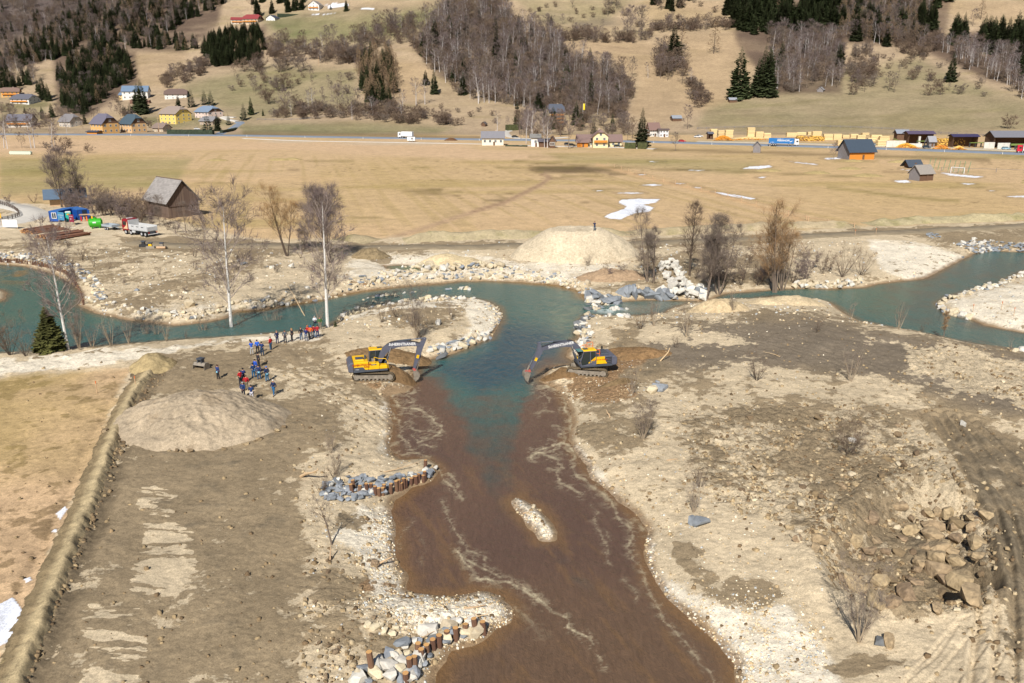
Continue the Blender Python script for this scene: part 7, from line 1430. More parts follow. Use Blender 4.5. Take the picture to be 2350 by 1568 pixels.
# ------------------------------------------------------------------ houses
WDK = smat('dark_timber', (112,84,64), rough=.9, var=.2, vscale=2, stretch=(6, 6, .4)); WGY = smat('grey_timber', (142,136,136), rough=.95, var=.25, vscale=2, stretch=(6, 6, .4)); WOR = smat('orange_timber', (222,142,52), rough=.8, var=.12, vscale=2, stretch=(6, 6, .4)); WPA = smat('pale_timber', (206,172,136), rough=.9, var=.1)
GLW = mat('window_glass', (.03, .045, .06), rough=.1, spec=.8); FRM = smat('white_frame', (236,236,232), rough=.6)
def wmat(c): return smat('wall_%d_%d_%d' % c, c, rough=.9, var=.05, vscale=.6)
def rmat(c): return smat('roof_%d_%d_%d' % c, c, rough=.75, var=.12, vscale=1.2, stretch=(1, 1, 6))
WIN = MB().box(-.62, .62, -.06, .0, -.72, -.6).box(-.62, .62, -.06, 0, .6, .72).box(-.62, -.5, -.06, 0, -.6, .6).box(.5, .62, -.06, 0, -.6, .6).box(-.04, .04, -.05, 0, -.6, .6).mesh('window', FRM); PANE = MB().box(-.5, .5, -.03, .0, -.6, .6).mesh('pane', GLW)
def window(e, x, y, z, rz=0, s=1.0):
    o = obj('window', WIN, e); o.location = (x, y, z); o.rotation_euler = (0, 0, rz); o.scale = (s, 1, s); obj('pane', PANE, o); return o
VS = {'tall yellow': 1.2, 'pale pink': .98, 'white hillside': 1.25, 'low yellow': 1.2, 'dark timber': 1.3, 'timber house': 1.25, 'grey roofed': 1.1, 'pale grey': 1.1, 'ochre house': 1.0, 'white house': 1.0, 'white bungalow': 1.1, 'large red': 1.1, 'red roofed': 1.1, 'white chalet': 1.25, 'small white': .9, 'long cream': .62, 'front gable': .72, 'open sawmill': .54, 'purple roofed': .6, 'wide grey': .68, 'tall slate': 1.0, 'low grey': 1.0, 'low brown': 1.0, 'low open': 1.0, 'orange timber': .78}
def house(name, px, py, wpx, ratio, rot, wall, roof, hw, hr, label, cat='house', floors=2, hip=0.0, balcony=None, gable=None, over=.8, chimney=True, nwin=4, door=True, glazed=True, openf=False, tall=1.0, group=None, sink=0.5):
    tall *= VS.get(label.split()[0] + ' ' + label.split()[1], .78)
    p = hit1(px, py); sc = scale_at(p); L = wpx / sc / (abs(math.cos(rad(rot))) + ratio * abs(math.sin(rad(rot)))); D = L * ratio
    az = math.atan2(p.x, p.y); dr = 0.5 * (L * abs(math.sin(rad(rot))) + D * abs(math.cos(rad(rot))))
    e = empty(name, (p.x, p.y + dr, p.z - .05), rad(rot) - az * .0, label, cat, group); hw *= tall; hr *= tall
    wm = wall if not isinstance(wall, tuple) else wmat(wall); rm = roof if not isinstance(roof, tuple) else rmat(roof); gm = gable or wm; x, y = L / 2, D / 2
    if openf: MB().box(-x, x, y - .15, y, -sink, hw).box(-x, -x + .15, -y, y, -sink, hw).box(x - .15, x, -y, y, -sink, hw).build('wall', wm, e)
    else: MB().box(-x, x, -y, y, -sink - .8, hw).build('wall', wm, e)
    k = .55 if hip else 1.0
    gp_ = [(-y, hw), (y, hw), (y * (1 - k), hw + hr * k), (-y * (1 - k), hw + hr * k)] if hip else [(-y, hw), (y, hw), (0, hw + hr)]
    Mz = Matrix.Rotation(math.pi / 2, 4, 'Z')
    MB().prism([(a, b - .02) for a, b in gp_], -x + .02, x - .02, 0, Mz).build('gable', gm, e)
    if gable and not hip:
        for a_ in (-x - .04, x): MB().box(a_, a_ + .04, -y, y, -sink, hw).build('end_wall', gm, e)
    sl = hr / y; r = MB(); o = over; xe = x + o
    for s in (-1, 1):
        lo = (s * (y + o), hw - sl * o + .12); hi = (0, hw + hr + .12)
        if hip:
            mz = hw + hr * k + .12; my = s * y * (1 - k); pts = [(-xe, lo[0], lo[1]), (xe, lo[0], lo[1]), (xe, my, mz), (x + o - hip * x, 0, hi[1]), (-x - o + hip * x, 0, hi[1]), (-xe, my, mz)]
        else: pts = [(-xe, lo[0], lo[1]), (xe, lo[0], lo[1]), (xe, 0, hi[1]), (-xe, 0, hi[1])]
        if s > 0: pts = pts[::-1]
        r.slab(pts, .16)
    if hip:
        mz = hw + hr * k + .12; my = y * (1 - k)
        for s in (-1, 1): pts = [(s * xe, -my, mz), (s * xe, my, mz), (s * (x + o - hip * x), 0, hw + hr + .12)]; r.slab(pts if s > 0 else pts[::-1], .14)
    rf = r.build('roof', rm, e)
    if chimney: MB().box(x * .3 - .4, x * .3 + .4, .2, 1.0, hw + hr * .5, hw + hr + .9).build('chimney', smat('chimney', (190,170,150)), rf)
    if glazed:
        nf = floors; fh = hw / nf; ws = min(1.15, fh * .36)
        for f in range(nf):
            z = fh * (f + .55)
            for i in range(nwin): window(e, -x + L * (i + .5) / nwin, -y - .01, z, 0, ws)
            for i in range(max(2, nwin - 1)):
                m_ = max(2, nwin - 1); window(e, -x - .01, -y + D * (i + .5) / m_, z, -math.pi / 2, ws); window(e, x + .01, -y + D * (i + .5) / m_, z, math.pi / 2, ws)
        if hr > 3: window(e, -x - .01, 0, hw + hr * .3, -math.pi / 2, ws); window(e, x + .01, 0, hw + hr * .3, math.pi / 2, ws)
    if door: d = MB().box(-.5, .5, -.1, 0, 0, 2.1).build('door', WDK, e); d.location = (x * .12, -y - .02, 0)
    if balcony:
        for f, side in balcony:
            z = hw / floors * f; b = MB()
            if side == 'f': b.box(-x * .9, x * .9, -y - 1.3, -y - .02, z - .15, z).box(-x * .9, x * .9, -y - 1.32, -y - 1.24, z, z + 1.0)
            elif side == 'l': b.box(-x - 1.3, -x - .02, -y * .9, y * .9, z - .15, z).box(-x - 1.32, -x - 1.24, -y * .9, y * .9, z, z + 1.0)
            else: b.box(x + .02, x + 1.3, -y * .9, y * .9, z - .15, z).box(x + 1.24, x + 1.32, -y * .9, y * .9, z, z + 1.0)
            b.build('balcony', WOR, e)
    return e
HB = (104,108,120)
house('house', 16, 224, 44, .8, 20, (236,184,112), (138,112,100), 5.5, 3.6, 'ochre house with brown roof at the outer hill edge', balcony=[(1, 'f')], hip=.3)
house('house', 47, 240, 56, .75, -12, (232,230,226), (104,104,114), 5, 4.2, 'white house under a slate grey roof on the outer hill', hip=.3, balcony=[(1, 'f')])
house('house', 40, 293, 56, .7, 6, (214,206,196), (112,110,120), 5, 4.4, 'grey roofed house with orange balcony and roof recess', balcony=[(1, 'f')])
house('house', 152, 293, 50, .8, -28, (200,190,178), (132,128,130), 4.5, 5, 'pale grey roofed house behind birch stems', hip=.35)
house('house', 228, 307, 64, .8, -35, (226,178,112), (112,108,124), 5.4, 5.0, 'dark timber gabled house with ochre ground floor', gable=WDK, hip=.4, balcony=[(1, 'l')])
house('carport', 212, 310, 30, .8, -12, WOR, (70,76,92), 2.6, .8, 'orange timber annex with solar roof', 'annex', glazed=False, chimney=False, door=False)
house('house', 295, 305, 60, .8, -35, (226,186,136), (72,90,102), 5.2, 5.0, 'timber house with dark teal roof near the road', gable=WDK, hip=.4, balcony=[(1, 'l')])
house('house', 392, 286, 70, .8, -30, (244,212,120), (158,142,132), 7, 4.6, 'tall yellow house with grey brown roof and balconies', hip=.35, floors=3, balcony=[(1, 'l'), (2, 'l')])
house('house', 470, 274, 64, .8, -35, (236,212,200), (128,146,168), 6, 4.6, 'pale pink house with blue grey hipped roof', gable=WDK, hip=.35, balcony=[(1, 'l')])
house('house', 476, 288, 44, .8, -20, (190,170,150), (140,138,140), 3.4, 3.2, 'low grey roofed house in front of the pink one', gable=WDK, hip=.3)
house('house', 365, 303, 40, .8, -25, (206,190,166), (140,122,112), 3.0, 3.2, 'low brown roofed house by the road hedge', hip=.2)
house('house', 306, 229, 60, .55, 10, (240,236,230), (112,134,160), 6.2, 3.8, 'white hillside house with blue roof and solar panels', nwin=5)
house('house', 288, 229, 32, .8, 5, (240,210,150), (112,134,160), 3.6, 1.8, 'low yellow wing of the hillside house', chimney=False)
house('house', 398, 228, 54, .75, 12, (238,232,226), (116,96,88), 4.2, 4.2, 'white bungalow under a wide brown roof', gable=WDK, hip=.4)
house('farmhouse', 545, 56, 36, .7, 10, (232,220,206), (150,62,64), 5, 3.0, 'red roofed farmhouse wing with blue solar panel', balcony=[(1, 'f')], gable=WDK)
house('farmhouse', 576, 56, 42, .8, -10, (214,190,160), (150,62,64), 6, 5.0, 'large red roofed farmhouse with timber gable', balcony=[(1, 'f'), (1, 'l')], gable=WDK, hip=.3)
house('house', 623, 48, 27, 1.0, 75, (244,242,238), (72,80,100), 4, 3.8, 'small white gabled house beside a dark hedge')
house('chalet', 722, 25, 30, 1.0, 80, (238,234,228), (150,142,136), 6, 4.0, 'white chalet with dark balconies on the hilltop', balcony=[(1, 'l')])
house('house', 1131, 334, 49, .7, 0, (244,236,214), (136,134,140), 5.6, 4.0, 'plain cream house with grey roof beside the road', nwin=4, floors=1, balcony=None)
house('house', 1275, 290, 40, .8, 12, (226,206,160), (84,90,104), 11, 5.5, 'tall slate roofed guest house among conifers', floors=4, balcony=[(1, 'f'), (2, 'f'), (3, 'f')], hip=.3)
house('inn', 1376, 337, 100, .34, 0, (244,226,178), (136,112,106), 5.0, 5.2, 'long cream inn with brown roof', nwin=8, floors=1)
house('inn_gable', 1378, 339.5, 34, 1.0, 90, (246,230,184), (136,112,106), 8.5, 4.6, 'front gable block of the inn with orange balcony', 'inn', nwin=3, floors=2, balcony=[(1, 'r'), (1, 'l')], hip=.3)
house('garage', 1337, 338, 24, .6, 0, WOR, (136,112,106), 3.6, 1.6, 'orange doored garage wing of the inn', 'garage', glazed=False, chimney=False)
house('house', 1500, 314, 28, .8, 15, (224,220,214), (136,108,100), 6.5, 5, 'brown roofed house half behind the tall spruce', gable=WDK)
house('annex', 1523, 315, 22, .8, 5, (226,226,230), (106,90,88), 6.0, .7, 'white flat roofed annex by the brown roofed house', 'annex', chimney=False, nwin=3)
house('outbuilding', 1229, 337, 20, .8, 0, (240,238,232), (132,130,126), 5.8, 1.6, 'small white outbuilding by the birches', 'outbuilding', chimney=False, nwin=1, floors=1)
house('shed', 1250, 338, 26, .5, 0, WDK, (96,92,100), 4.2, 1.4, 'dark shed between two small buildings', 'shed', glazed=False, chimney=False, door=False)
house('outbuilding', 1268, 340.5, 13, 1.0, 80, (240,208,188), (120,100,92), 5.5, 2.6, 'narrow pink tower like outbuilding', 'outbuilding', chimney=False, nwin=1, floors=1, gable=WDK)
def hut(px, py, w, rot, wall, roof, label, hw=2.6, hr=2.0, ratio=.8, group=None, name='hut', **k): return house(name, px, py, w, ratio, rot, wall, roof, hw, hr, label, 'hut', glazed=False, chimney=False, over=.5, group=group, **k)
hut(1111, 291, 13, 70, WDK, (110,100,96), 'small dark hut on the slope behind the cream house'); hut(1553, 279, 24, 10, WDK, (150,156,166), 'brown timber hut with silver roof on the tawny slope', 3.2, 2.6)
hut(1682, 236, 18, 5, WDK, (156,160,168), 'small hut at the corner of the sloping field', 3.2, 2.2); hut(1887, 212, 20, 60, WGY, (158,156,158), 'weathered hut below the leafless thicket', 2.8, 3)
hut(1739, 351, 20, 75, WGY, (128,128,134), 'narrow grey timber hut in the meadow', 4.2, 2.6, 1.0)
house('timber_shed', 1975, 367, 72, .75, 12, WOR, (62,76,92), 5.0, 6.0, 'orange timber shed with dark blue roof in the meadow', 'shed', glazed=False, chimney=False, gable=WGY, over=.9)
house('hut', 2098, 386, 30, .7, 12, WDK, (70,80,94), 1.9, 2.0, 'dark blue roofed hut on the far meadow', 'hut', glazed=False, chimney=False, over=1.2)
hut(2123, 416, 50, 22, WDK, (158,150,142), 'weathered hut with grey shingle roof on the meadow', 3.4, 3.2, .75, gable=WGY)
hut(1630, 320, 13, 10, WDK, (96,98,110), 'little roofed stand by the orange log heap', 4.5, 1.2, openf=True)
# old barn with boards as parts
BRN = smat('barn_boards', (118,98,86), rough=.95, perobj=.22, var=.2, vscale=2, stretch=(1, 1, .3)); SHG = smat('grey_shingle', (158,152,148), rough=.95, perobj=.14, var=.15, vscale=2)
def barn():
    a = hit1(327, 488); p = hit1(400, 500); s = scale_at(p); rot = rad(-42); L, D, hw, hr = 12.0, 8.0, 4.4, 4.6
    e = empty('barn', (p.x - 2.5, p.y + 5.7, p.z - .1), rot, 'old timber barn with grey shingle roof beside the scrub', 'barn'); x, y = L / 2, D / 2
    MB().box(-x + .1, x - .1, -y + .1, y - .1, -.5, hw).prism([(-y + .1, hw), (y - .1, hw), (0, hw + hr - .15)], -x + .1, x - .1, 0, Matrix.Rotation(math.pi / 2, 4, 'Z')).build('wall', smat('barn_dark', (70,58,50)), e)
    bd = MB().box(-.11, .11, -.025, .025, 0, 1).mesh('plank', BRN)
    def board(lx, ly, z0, z1, rz):
        o = obj('plank', bd, e); o.location = (lx, ly, z0); o.rotation_euler = (0, 0, rz); o.scale = (1, 1, z1 - z0)
    Rn = random.Random(4); n = int(L / .25)
    for i in range(n): board(-x + .125 + i * L / n, -y, -.3, hw - .05 + Rn.uniform(-.02, 0), 0)
    n = int(D / .25)
    for i in range(n):
        ly = -y + .125 + i * D / n; top = hw + hr * (1 - abs(ly) / y); board(x, ly, -.3, 2.9, math.pi / 2); board(x + .06, ly, 3.0, max(3.2, top - .5 * (abs(ly) < 2.2)), math.pi / 2); board(-x, ly, -.3, top, math.pi / 2)
    MB().box(x + .05, x + .2, -y, y, 2.86, 3.02).build('beam', BRN, e)
    sl = hr / y; ln = math.hypot(y + .8, (y + .8) * sl); rows = 13; cols = 16
    sh = MB().box(-.345, .345, 0, 1.0, -.02, .03).mesh('shingle', SHG)
    for s in (-1, 1):
        ang = math.atan(sl)
        for r in range(rows):
            for c in range(cols):
                o = obj('shingle', sh, e); t = r / rows; yy = s * (y + .8) * (1 - t); zz = hw - sl * .8 + (y + .8) * sl * t + .15; o.location = (-x - .7 + (L + 1.4) * (c + .5) / cols + Rn.uniform(-.01, .01), yy, zz + Rn.uniform(0, .02))
                o.rotation_euler = ((ang - .05) if s < 0 else -(ang - .05), 0, 0 if s < 0 else 0); o.scale = ((L + 1.4) / cols / .70, (ln / rows * 1.12) * (1 if s < 0 else -1), 1)
    MB().box(-x - .7, x + .7, -.15, .15, hw + hr + .1, hw + hr + .24).build('ridge_board', BRN, e)
barn()
e = house('open_shed', 138, 474, 74, .5, 26, WPA, (92,112,134), 2.8, 1.4, 'low open shed with blue roof behind the tall tree', 'shed', glazed=False, chimney=False, over=1.4, door=False)

# ------------------------------------------------------------------ site equipment
BLU = smat('container_blue', (26,84,168), rough=.5, var=.1, vscale=1.5); BLD = smat('container_inside', (40,50,66), rough=.8)
def container(px, py, rz, label, L=6.0, Wd=2.4, H=2.6, door=False, win=False):
    p = hit1(px, py); p = p - Vector((math.cos(rz), math.sin(rz), 0)) * (L if door else 0); e = empty('container', p, rz, label, 'container'); m = MB(); n = 20
    m.box(0, L, 0, Wd, .1, H - .12)
    for i in range(n):
        for y0, y1 in ((-.04, 0), (Wd, Wd + .04)): m.box(L * (i + .2) / n, L * (i + .7) / n, y0, y1, .2, H - .2)
    m.build('shell', BLU, e); MB().box(-.03, L + .03, -.05, Wd + .05, H - .12, H).build('roof', smat('container_roof', (60,118,190), rough=.5), e)
    fr = MB()
    for x in (0, L):
        for y in (0, Wd): fr.box(x - .08, x + .08, y - .08, y + .08, 0, H)
    fr.build('corner_posts', smat('container_edge', (20,66,140)), e) if False else [MB().box(x - .08, x + .08, y - .08, y + .08, 0, H - .14).build('corner_post', smat('container_edge', (20,66,140)), e) for x in (0, L) for y in (0, Wd)]
    if win: o = obj('window', WIN, e); o.location = (-.03, Wd / 2, 1.5); o.rotation_euler = (0, 0, -math.pi / 2); obj('pane', PANE, o)
    if door:
        MB().box(L - .02, L + .02, .15, Wd - .15, .2, H - .25).build('doorway', BLD, e); MB().box(L, L + 1.1, Wd - .05, Wd, .2, H - .2).build('door', BLU, e); MB().box(L, L + .05, .1, 1.1, .2, H - .2).build('door', BLU, e)
    return e
container(137, 509.5, rad(84), 'blue office container with white framed window', win=True)
container(180, 506, rad(-42), 'blue storage container with open end door', door=True)
p = hit1(152, 509); e = empty('portable_toilet', p, rad(25), 'turquoise portable toilet with white roof', 'toilet'); tq = smat('turquoise', (40,190,176), rough=.5)
MB().box(0, 1.2, 0, 1.2, .1, 2.2).build('cabin', tq, e); MB().box(-.04, 1.24, -.04, 1.24, 2.2, 2.36, 0, None, .15, .15).build('roof', smat('pale_plastic', (230,236,226)), e); MB().box(1.2, 1.23, .2, 1.0, .15, 2.05).build('door', smat('dark_turquoise', (24,140,130)), e); MB().box(.3, .9, -.02, 0, 1.6, 1.9).build('notice', YEL, e)
def sign(px, py, w, h, rz, col, texts, label, z0=.6, legs=True):
    p = hit1(px, py); e = empty('sign_board', p, rz, label, 'sign'); MB().box(0, w, -.03, .03, z0, z0 + h).build('board', col, e)
    if legs: [MB().box(x - .05, x + .05, .04, .12, -.1, z0 + h).build('post', WPA, e) for x in (.15, w - .15)]
    for body, size, tx, tz, mt in texts: lettering(body, size, mt, e, (tx, -.045, z0 + tz), (math.pi / 2, 0, 0))
    return e
sign(134.5, 510.5, 2.4, 1.9, rad(-28), smat('sign_blue', (70,140,180)), [('HOCHWASSERSCHUTZ', .2, 1.2, 1.2, WHT), ('MUR', .3, 1.2, .7, WHT)], 'blue information board with a white top strip')
sign(160.5, 515, 2.0, 1.8, rad(-35), smat('sign_maroon', (140,32,66)), [('BAUSTELLE', .26, 1.0, 1.35, WHT), ('24', .5, .8, .7, WHT)], 'maroon site board with white lettering')
sign(7, 524, 3.6, 1.75, rad(-4), WHT, [], 'blank white board seen from behind near the yard road', .25); sign(-1, 519, .7, 1.1, 0, YEL, [], 'yellow sign panel beside the white board', 1.9)
p = hit1(221, 524); e = empty('fuel_tank', p, rad(20), 'bright green cylindrical tank on legs', 'tank'); gr_ = smat('tank_green', (60,180,40), rough=.35)
MB().cyl((-1.2, 0, 1.25), (1.2, 0, 1.25), 1.0, 1.0, 24).cyl((-1.45, 0, 1.25), (-1.2, 0, 1.25), .55, 1.0, 24).cyl((1.2, 0, 1.25), (1.45, 0, 1.25), 1.0, .55, 24).build('vessel', gr_, e, smooth=False, bevel=.03); MB().cyl((0, 0, 2.2), (0, 0, 2.45), .35, .35, 14).build('hatch', gr_, e); MB().box(-.5, .2, -1.02, -.98, 1.3, 1.6).build('label', WHT, e)
for x in (-.8, .8):
    for y in (-.5, .5): MB().box(x - .07, x + .07, y - .07, y + .07, 0, .5).build('leg', gr_, e)
def wheel(e, x, y, r=.5, w=.3, hub=True):
    t = MB().cyl((x, y - w / 2, r), (x, y + w / 2, r), r, r, 16).build('wheel', BLKM, e)
    MB().cyl((x, y - w / 2 - .01, r), (x, y + w / 2 + .01, r), r * .55, r * .55, 12).build('rim', smat('rim_silver', (190,190,194), rough=.4), t)
hd = heading((242, 527), (268, 531)); p = hit1(255, 527); e = empty('flatbed_trailer', (p.x, p.y, p.z), hd, 'small grey flatbed trailer beside the tipper truck', 'trailer'); gt = smat('galvanised', (168,178,186), rough=.5)
MB().box(-1.9, 1.9, -1, 1, .75, .85).build('bed', gt, e)
for a_, b_ in (((-1.9, 1.9), (-1, -.94)), ((-1.9, 1.9), (.94, 1)), ((-1.9, -1.84), (-1, 1)), ((1.84, 1.9), (-1, 1))): MB().box(a_[0], a_[1], b_[0], b_[1], .85, 1.25).build('side_board', gt, e)
MB().box(1.9, 3.0, -.06, .06, .6, .72).build('drawbar', gt, e)
for x in (-.4, .4): wheel(e, x, -1.05, .34, .22); wheel(e, x, 1.05, .34, .22)
# tipper truck
def tipper():
    hd = heading((329.8, 544.5), (290.4, 538.5)); p = hit1(312, 540); e = empty('tipper_truck', (p.x + .9, p.y + .5, p.z), hd, 'red cabbed four axle tipper truck with silver body', 'truck'); rc = smat('cab_red', (150,22,40), rough=.3); sv = smat('tipper_silver', (206,208,210), rough=.4, var=.06)
    MB().box(-4.3, 4.2, -.5, .5, .75, 1.0).build('chassis', MDK, e)
    c = MB().prism([(2.5, .9), (4.55, .9), (4.7, 1.6), (4.5, 3.1), (4.2, 3.35), (2.5, 3.35)], -1.22, 1.22).build('cab', rc, e, bevel=.06)
    MB().box(4.48, 4.62, -1.1, 1.1, 1.95, 2.9).build('windscreen', GLS, e); MB().box(3.1, 4.2, 1.225, 1.25, 2.0, 2.8).build('side_window', GLS, e); MB().box(3.1, 4.2, -1.25, -1.225, 2.0, 2.8).build('side_window', GLS, e)
    MB().prism([(2.7, 1.2), (4.3, 1.2), (3.2, 1.9), (2.7, 2.9)], 1.224, 1.235).build('decal', smat('decal_cream', (226,190,150)), e); MB().box(3.3, 3.5, -.7, .7, 3.36, 3.52).build('light_bar', WHT, e); MB().box(4.6, 4.72, -1.1, 1.1, .6, .95).build('bumper', rc, e)
    t = MB(); t.box(-4.2, 2.2, -1.22, 1.22, 1.15, 1.3); t.box(-4.2, 2.2, -1.27, -1.2, 1.3, 2.35).box(-4.2, 2.2, 1.2, 1.27, 1.3, 2.35).box(-4.25, -4.15, -1.2, 1.2, 1.3, 2.1); o = t.build('tipper_body', sv, e)
    MB().box(2.12, 2.25, -1.27, 1.27, 1.3, 3.2).build('headboard', sv, e); MB().box(-4.1, 2.1, -1.19, 1.19, 1.31, 1.36).build('sand_residue', smat('residue', (226,210,176)), e)
    for i in range(8):
        for s in (-1, 1): MB().box(-4.1 + i * .88, -4.0 + i * .88, s * 1.28 - .03, s * 1.28 + .03, 1.3, 2.3).build('rib', sv, o)
    for i in range(3): MB().box(-3.0 + i * 1.7, -2.2 + i * 1.7, 1.32, 1.34, 1.95, 2.05).build('slot', BLKM, o)
    for x in (3.5, 1.7, -2.0, -3.3): wheel(e, x, -1.05, .52, .34); wheel(e, x, 1.05, .52, .34)
    MB().box(-4.4, -4.3, -1.2, 1.2, .5, .65).build('underrun_bar', WHT, e); MB().box(-4.32, -4.28, -1.1, -.8, .8, 1.0).build('tail_light', REDP, e); MB().box(-4.32, -4.28, .8, 1.1, .8, 1.0).build('tail_light', REDP, e); MB().box(.2, 1.2, 1.0, 1.25, .6, 1.05).build('fuel_tank', sv, e)
tipper()
for (x, y, lb, c) in [(330,567,'black cutting attachment on the verge',BLKM),(346,571,'yellow roller attachment on the verge',YEL),(372,571,'grey roller attachment on the verge',STE)]:
    p = hit1(x, y); e = empty('machine_attachment', p, 0, lb, 'attachment'); MB().box(-.9, .9, -.35, .35, 0, .55, 0, None, .05, .08).build('body', STE if c is not BLKM else BLKM, e, bevel=.04); MB().box(-.35, .35, -.25, .25, .55, 1.0, 0, None, .08, .05).build('bracket', c, e); MB().box(-.4, .4, -.3, .3, 1.05, 1.25).build('coupler', MDK, e)
    if c is STE: MB().cyl((-.9, -.45, .3), (.9, -.45, .3), .25, .25, 12).build('roller', WPA, e)
p = hit1(201, 507); e = empty('material_rack', p, rad(15), 'clutter of pallets and barriers beside the container', 'rack')
MB().box(-1.6, 1.6, -.8, .8, 1.5, 1.58).build('top', WPA, e)
for x in (-1.5, 1.5):
    for y in (-.7, .7): MB().box(x - .05, x + .05, y - .05, y + .05, 0, 1.5).build('post', MDK, e)
for i in range(5): MB().box(-1.3 + i * .6, -1.0 + i * .6, -.95, -.85, .1, 1.2 - .1 * (i % 2)).build('barrier', (REDP, WPA, ORG, BLKM, YEL)[i], e)
# round logs beside the yard
LOG = smat('log_bark', (136,94,72), rough=.95, perobj=.2); LGE = smat('log_end', (226,168,104), rough=.9, perobj=.1)
lg = MB().cyl((0, 0, 0), (1, 0, 0), 1, .92, 8, 0, cap=False); lg.add([(-.002, math.cos(6.283 * i / 8), math.sin(6.283 * i / 8)) for i in range(8)], [list(range(8))], 1); lg.add([(1.002, .92 * math.cos(6.283 * i / 8), .92 * math.sin(6.283 * i / 8)) for i in range(8)], [list(range(8))], 1); LGM = lg.mesh('log', [LOG, LGE])
def logpile(px, py, n, L, r, hd, label, wd, seed):
    p = hit1(px, py); e = empty('log_pile', p, hd, label, 'log pile'); R = random.Random(seed)
    for i in range(n):
        lay = 0 if i < n * .55 else 1 if i < n * .85 else 2; y = R.uniform(-wd, wd) * (1 - .2 * lay); o = obj('log', LGM, e); o.location = (R.uniform(-.5, .5), y, r + lay * r * 1.7); o.rotation_euler = (0, R.gauss(0, .01), R.gauss(0, .05)); o.scale = (L * R.uniform(.85, 1.1), r * R.uniform(.8, 1.2), r * R.uniform(.8, 1.2))
logpile(62, 536, 44, 7.5, .17, rad(62), 'first pile of long brown logs below the yard', 2.4, 1); logpile(104, 549, 60, 7.5, .17, rad(58), 'second larger pile of brown logs below the yard', 3.2, 2); 
# vehicles on the road
def lorry(px, py, lenpx, hd_off, cabc, boxc, label, txt=None, cab_right=True):
    p = hit1(px, py); s = scale_at(p); pa, pb = hit1(px - 30, py - .6), hit1(px + 30, py + .6); hd = math.atan2(pb.y - pa.y, pb.x - pa.x) + hd_off
    e = empty('lorry', (p.x, p.y, p.z + .5), hd, label, 'lorry'); L = lenpx / s / math.cos(hd); d = 1 if cab_right else -1; tr = L - 2.6; x0 = -L / 2 if d > 0 else -L / 2 + 2.6
    MB().box(x0, x0 + tr, -1.25, 1.25, 1.15, 4.0).build('trailer_box', smat('box_%d' % boxc[0], boxc, rough=.5), e); cx_ = L / 2 - 2.4 if d > 0 else -L / 2
    MB().box(cx_, cx_ + 2.3, -1.22, 1.22, .7, 3.7, 0, None, .12, .05).build('cab', smat('lcab_%d' % cabc[0], cabc, rough=.35), e, bevel=.08); wx = cx_ + (2.31 if d > 0 else -.01)
    MB().box(wx - .06, wx + .03, -1.1, 1.1, 2.0, 3.0).build('windscreen', GLS, e); MB().box(cx_ + .9, cx_ + 1.9, -1.25, -1.225, 2.0, 2.9).build('side_window', GLS, e)
    for t in (.10, .17, .24, .66, .78, .93): wheel(e, -L / 2 + L * (t if d > 0 else 1 - t), -1.05, .5, .3); wheel(e, -L / 2 + L * (t if d > 0 else 1 - t), 1.05, .5, .3)
    if txt:
        lettering(txt[0], 1.35, WHT, e, (x0 + tr * .58, -1.27, 2.75), (math.pi / 2, 0, 0), .03); lettering(txt[1], .5, WHT, e, (x0 + tr * .45, -1.27, 3.6), (math.pi / 2, 0, 0)); lettering('LOGISTIK', .5, WHT, e, (x0 + tr * .14, -1.27, 1.75), (math.pi / 2, 0, 0))
        MB().prism([(x0 + tr * .8, 2.1), (x0 + tr * .96, 2.9), (x0 + tr * .9, 2.3), (x0 + tr * .86, 2.0)], -1.275, -1.262).build('emblem', WHT, e)
lorry(1798, 336.5, 63, 0, (244,244,244), (24,116,190), 'blue articulated lorry with white cab on the main road', ('PERNHOFF', 'TRANSPORTE'))
lorry(931, 318.8, 34, 0, (244,244,246), (248,248,248), 'white box lorry on the main road', None, False)
lorry(2362, 353.5, 52, 0, (220,30,60), (236,236,240), 'red cabbed lorry entering at the road end', None, False)
def car(px, py, wpx, col, label, hd=0, lift=.1):
    p = hit1(px, py); L = 4.3; e = empty('parked_car' if lift < .4 else 'moving_car', (p.x, p.y, p.z + lift), hd, label, 'car'); cm = smat('car_%d_%d_%d' % col, col, rough=.3)
    MB().prism([(-2.15, .35), (2.15, .35), (2.15, .75), (1.2, .95), (-2.05, .98)], -.88, .88).build('body', cm, e, bevel=.08); MB().prism([(-1.9, .97), (1.15, .94), (.5, 1.42), (-1.5, 1.45)], -.76, .76).build('window_band', GLS, e); MB().box(-1.45, .45, -.72, .72, 1.44, 1.49).build('roof', cm, e)
    for x in (-1.3, 1.35): wheel(e, x, -.82, .32, .2); wheel(e, x, .82, .32, .2)
    return e
car(1565, 328.5, 12, (214,34,50), 'red car driving on the main road', -.05, .55); car(1417, 338.6, 16, (34,44,52), 'dark green car parked before the inn', 0, .15); car(1312, 336, 14, (30,32,36), 'black car beside the rusty crowned tree', .1, .15); car(1303, 334, 14, (40,44,60), 'second dark car beside the rusty crowned tree', .1, .15)
car(2126, 341, 16, (44,62,84), 'dark blue car parked at the sawmill', 0, .12); car(2014, 334.6, 16, (160,172,186), 'silver car parked by lumber stacks', 0, .12); car(1182, 316.5, 10, (30,32,36), 'black car on the curved driveway', .3, .2); car(1600, 316.5, 10, (238,238,240), 'white car beside the lumber yard entrance', 0, .12); car(1606, 315, 10, (236,238,242), 'second white car by the lumber yard entrance', 0, .12)
car(452, 298, 10, (238,238,240), 'white car on the village parking', .3, .15); car(458, 302, 10, (228,232,236), 'second white car on the village parking', .3, .15); car(2338 - 30, 344, 14, (160,200,220), 'pale car by the open sawmill hall', 0, .12)
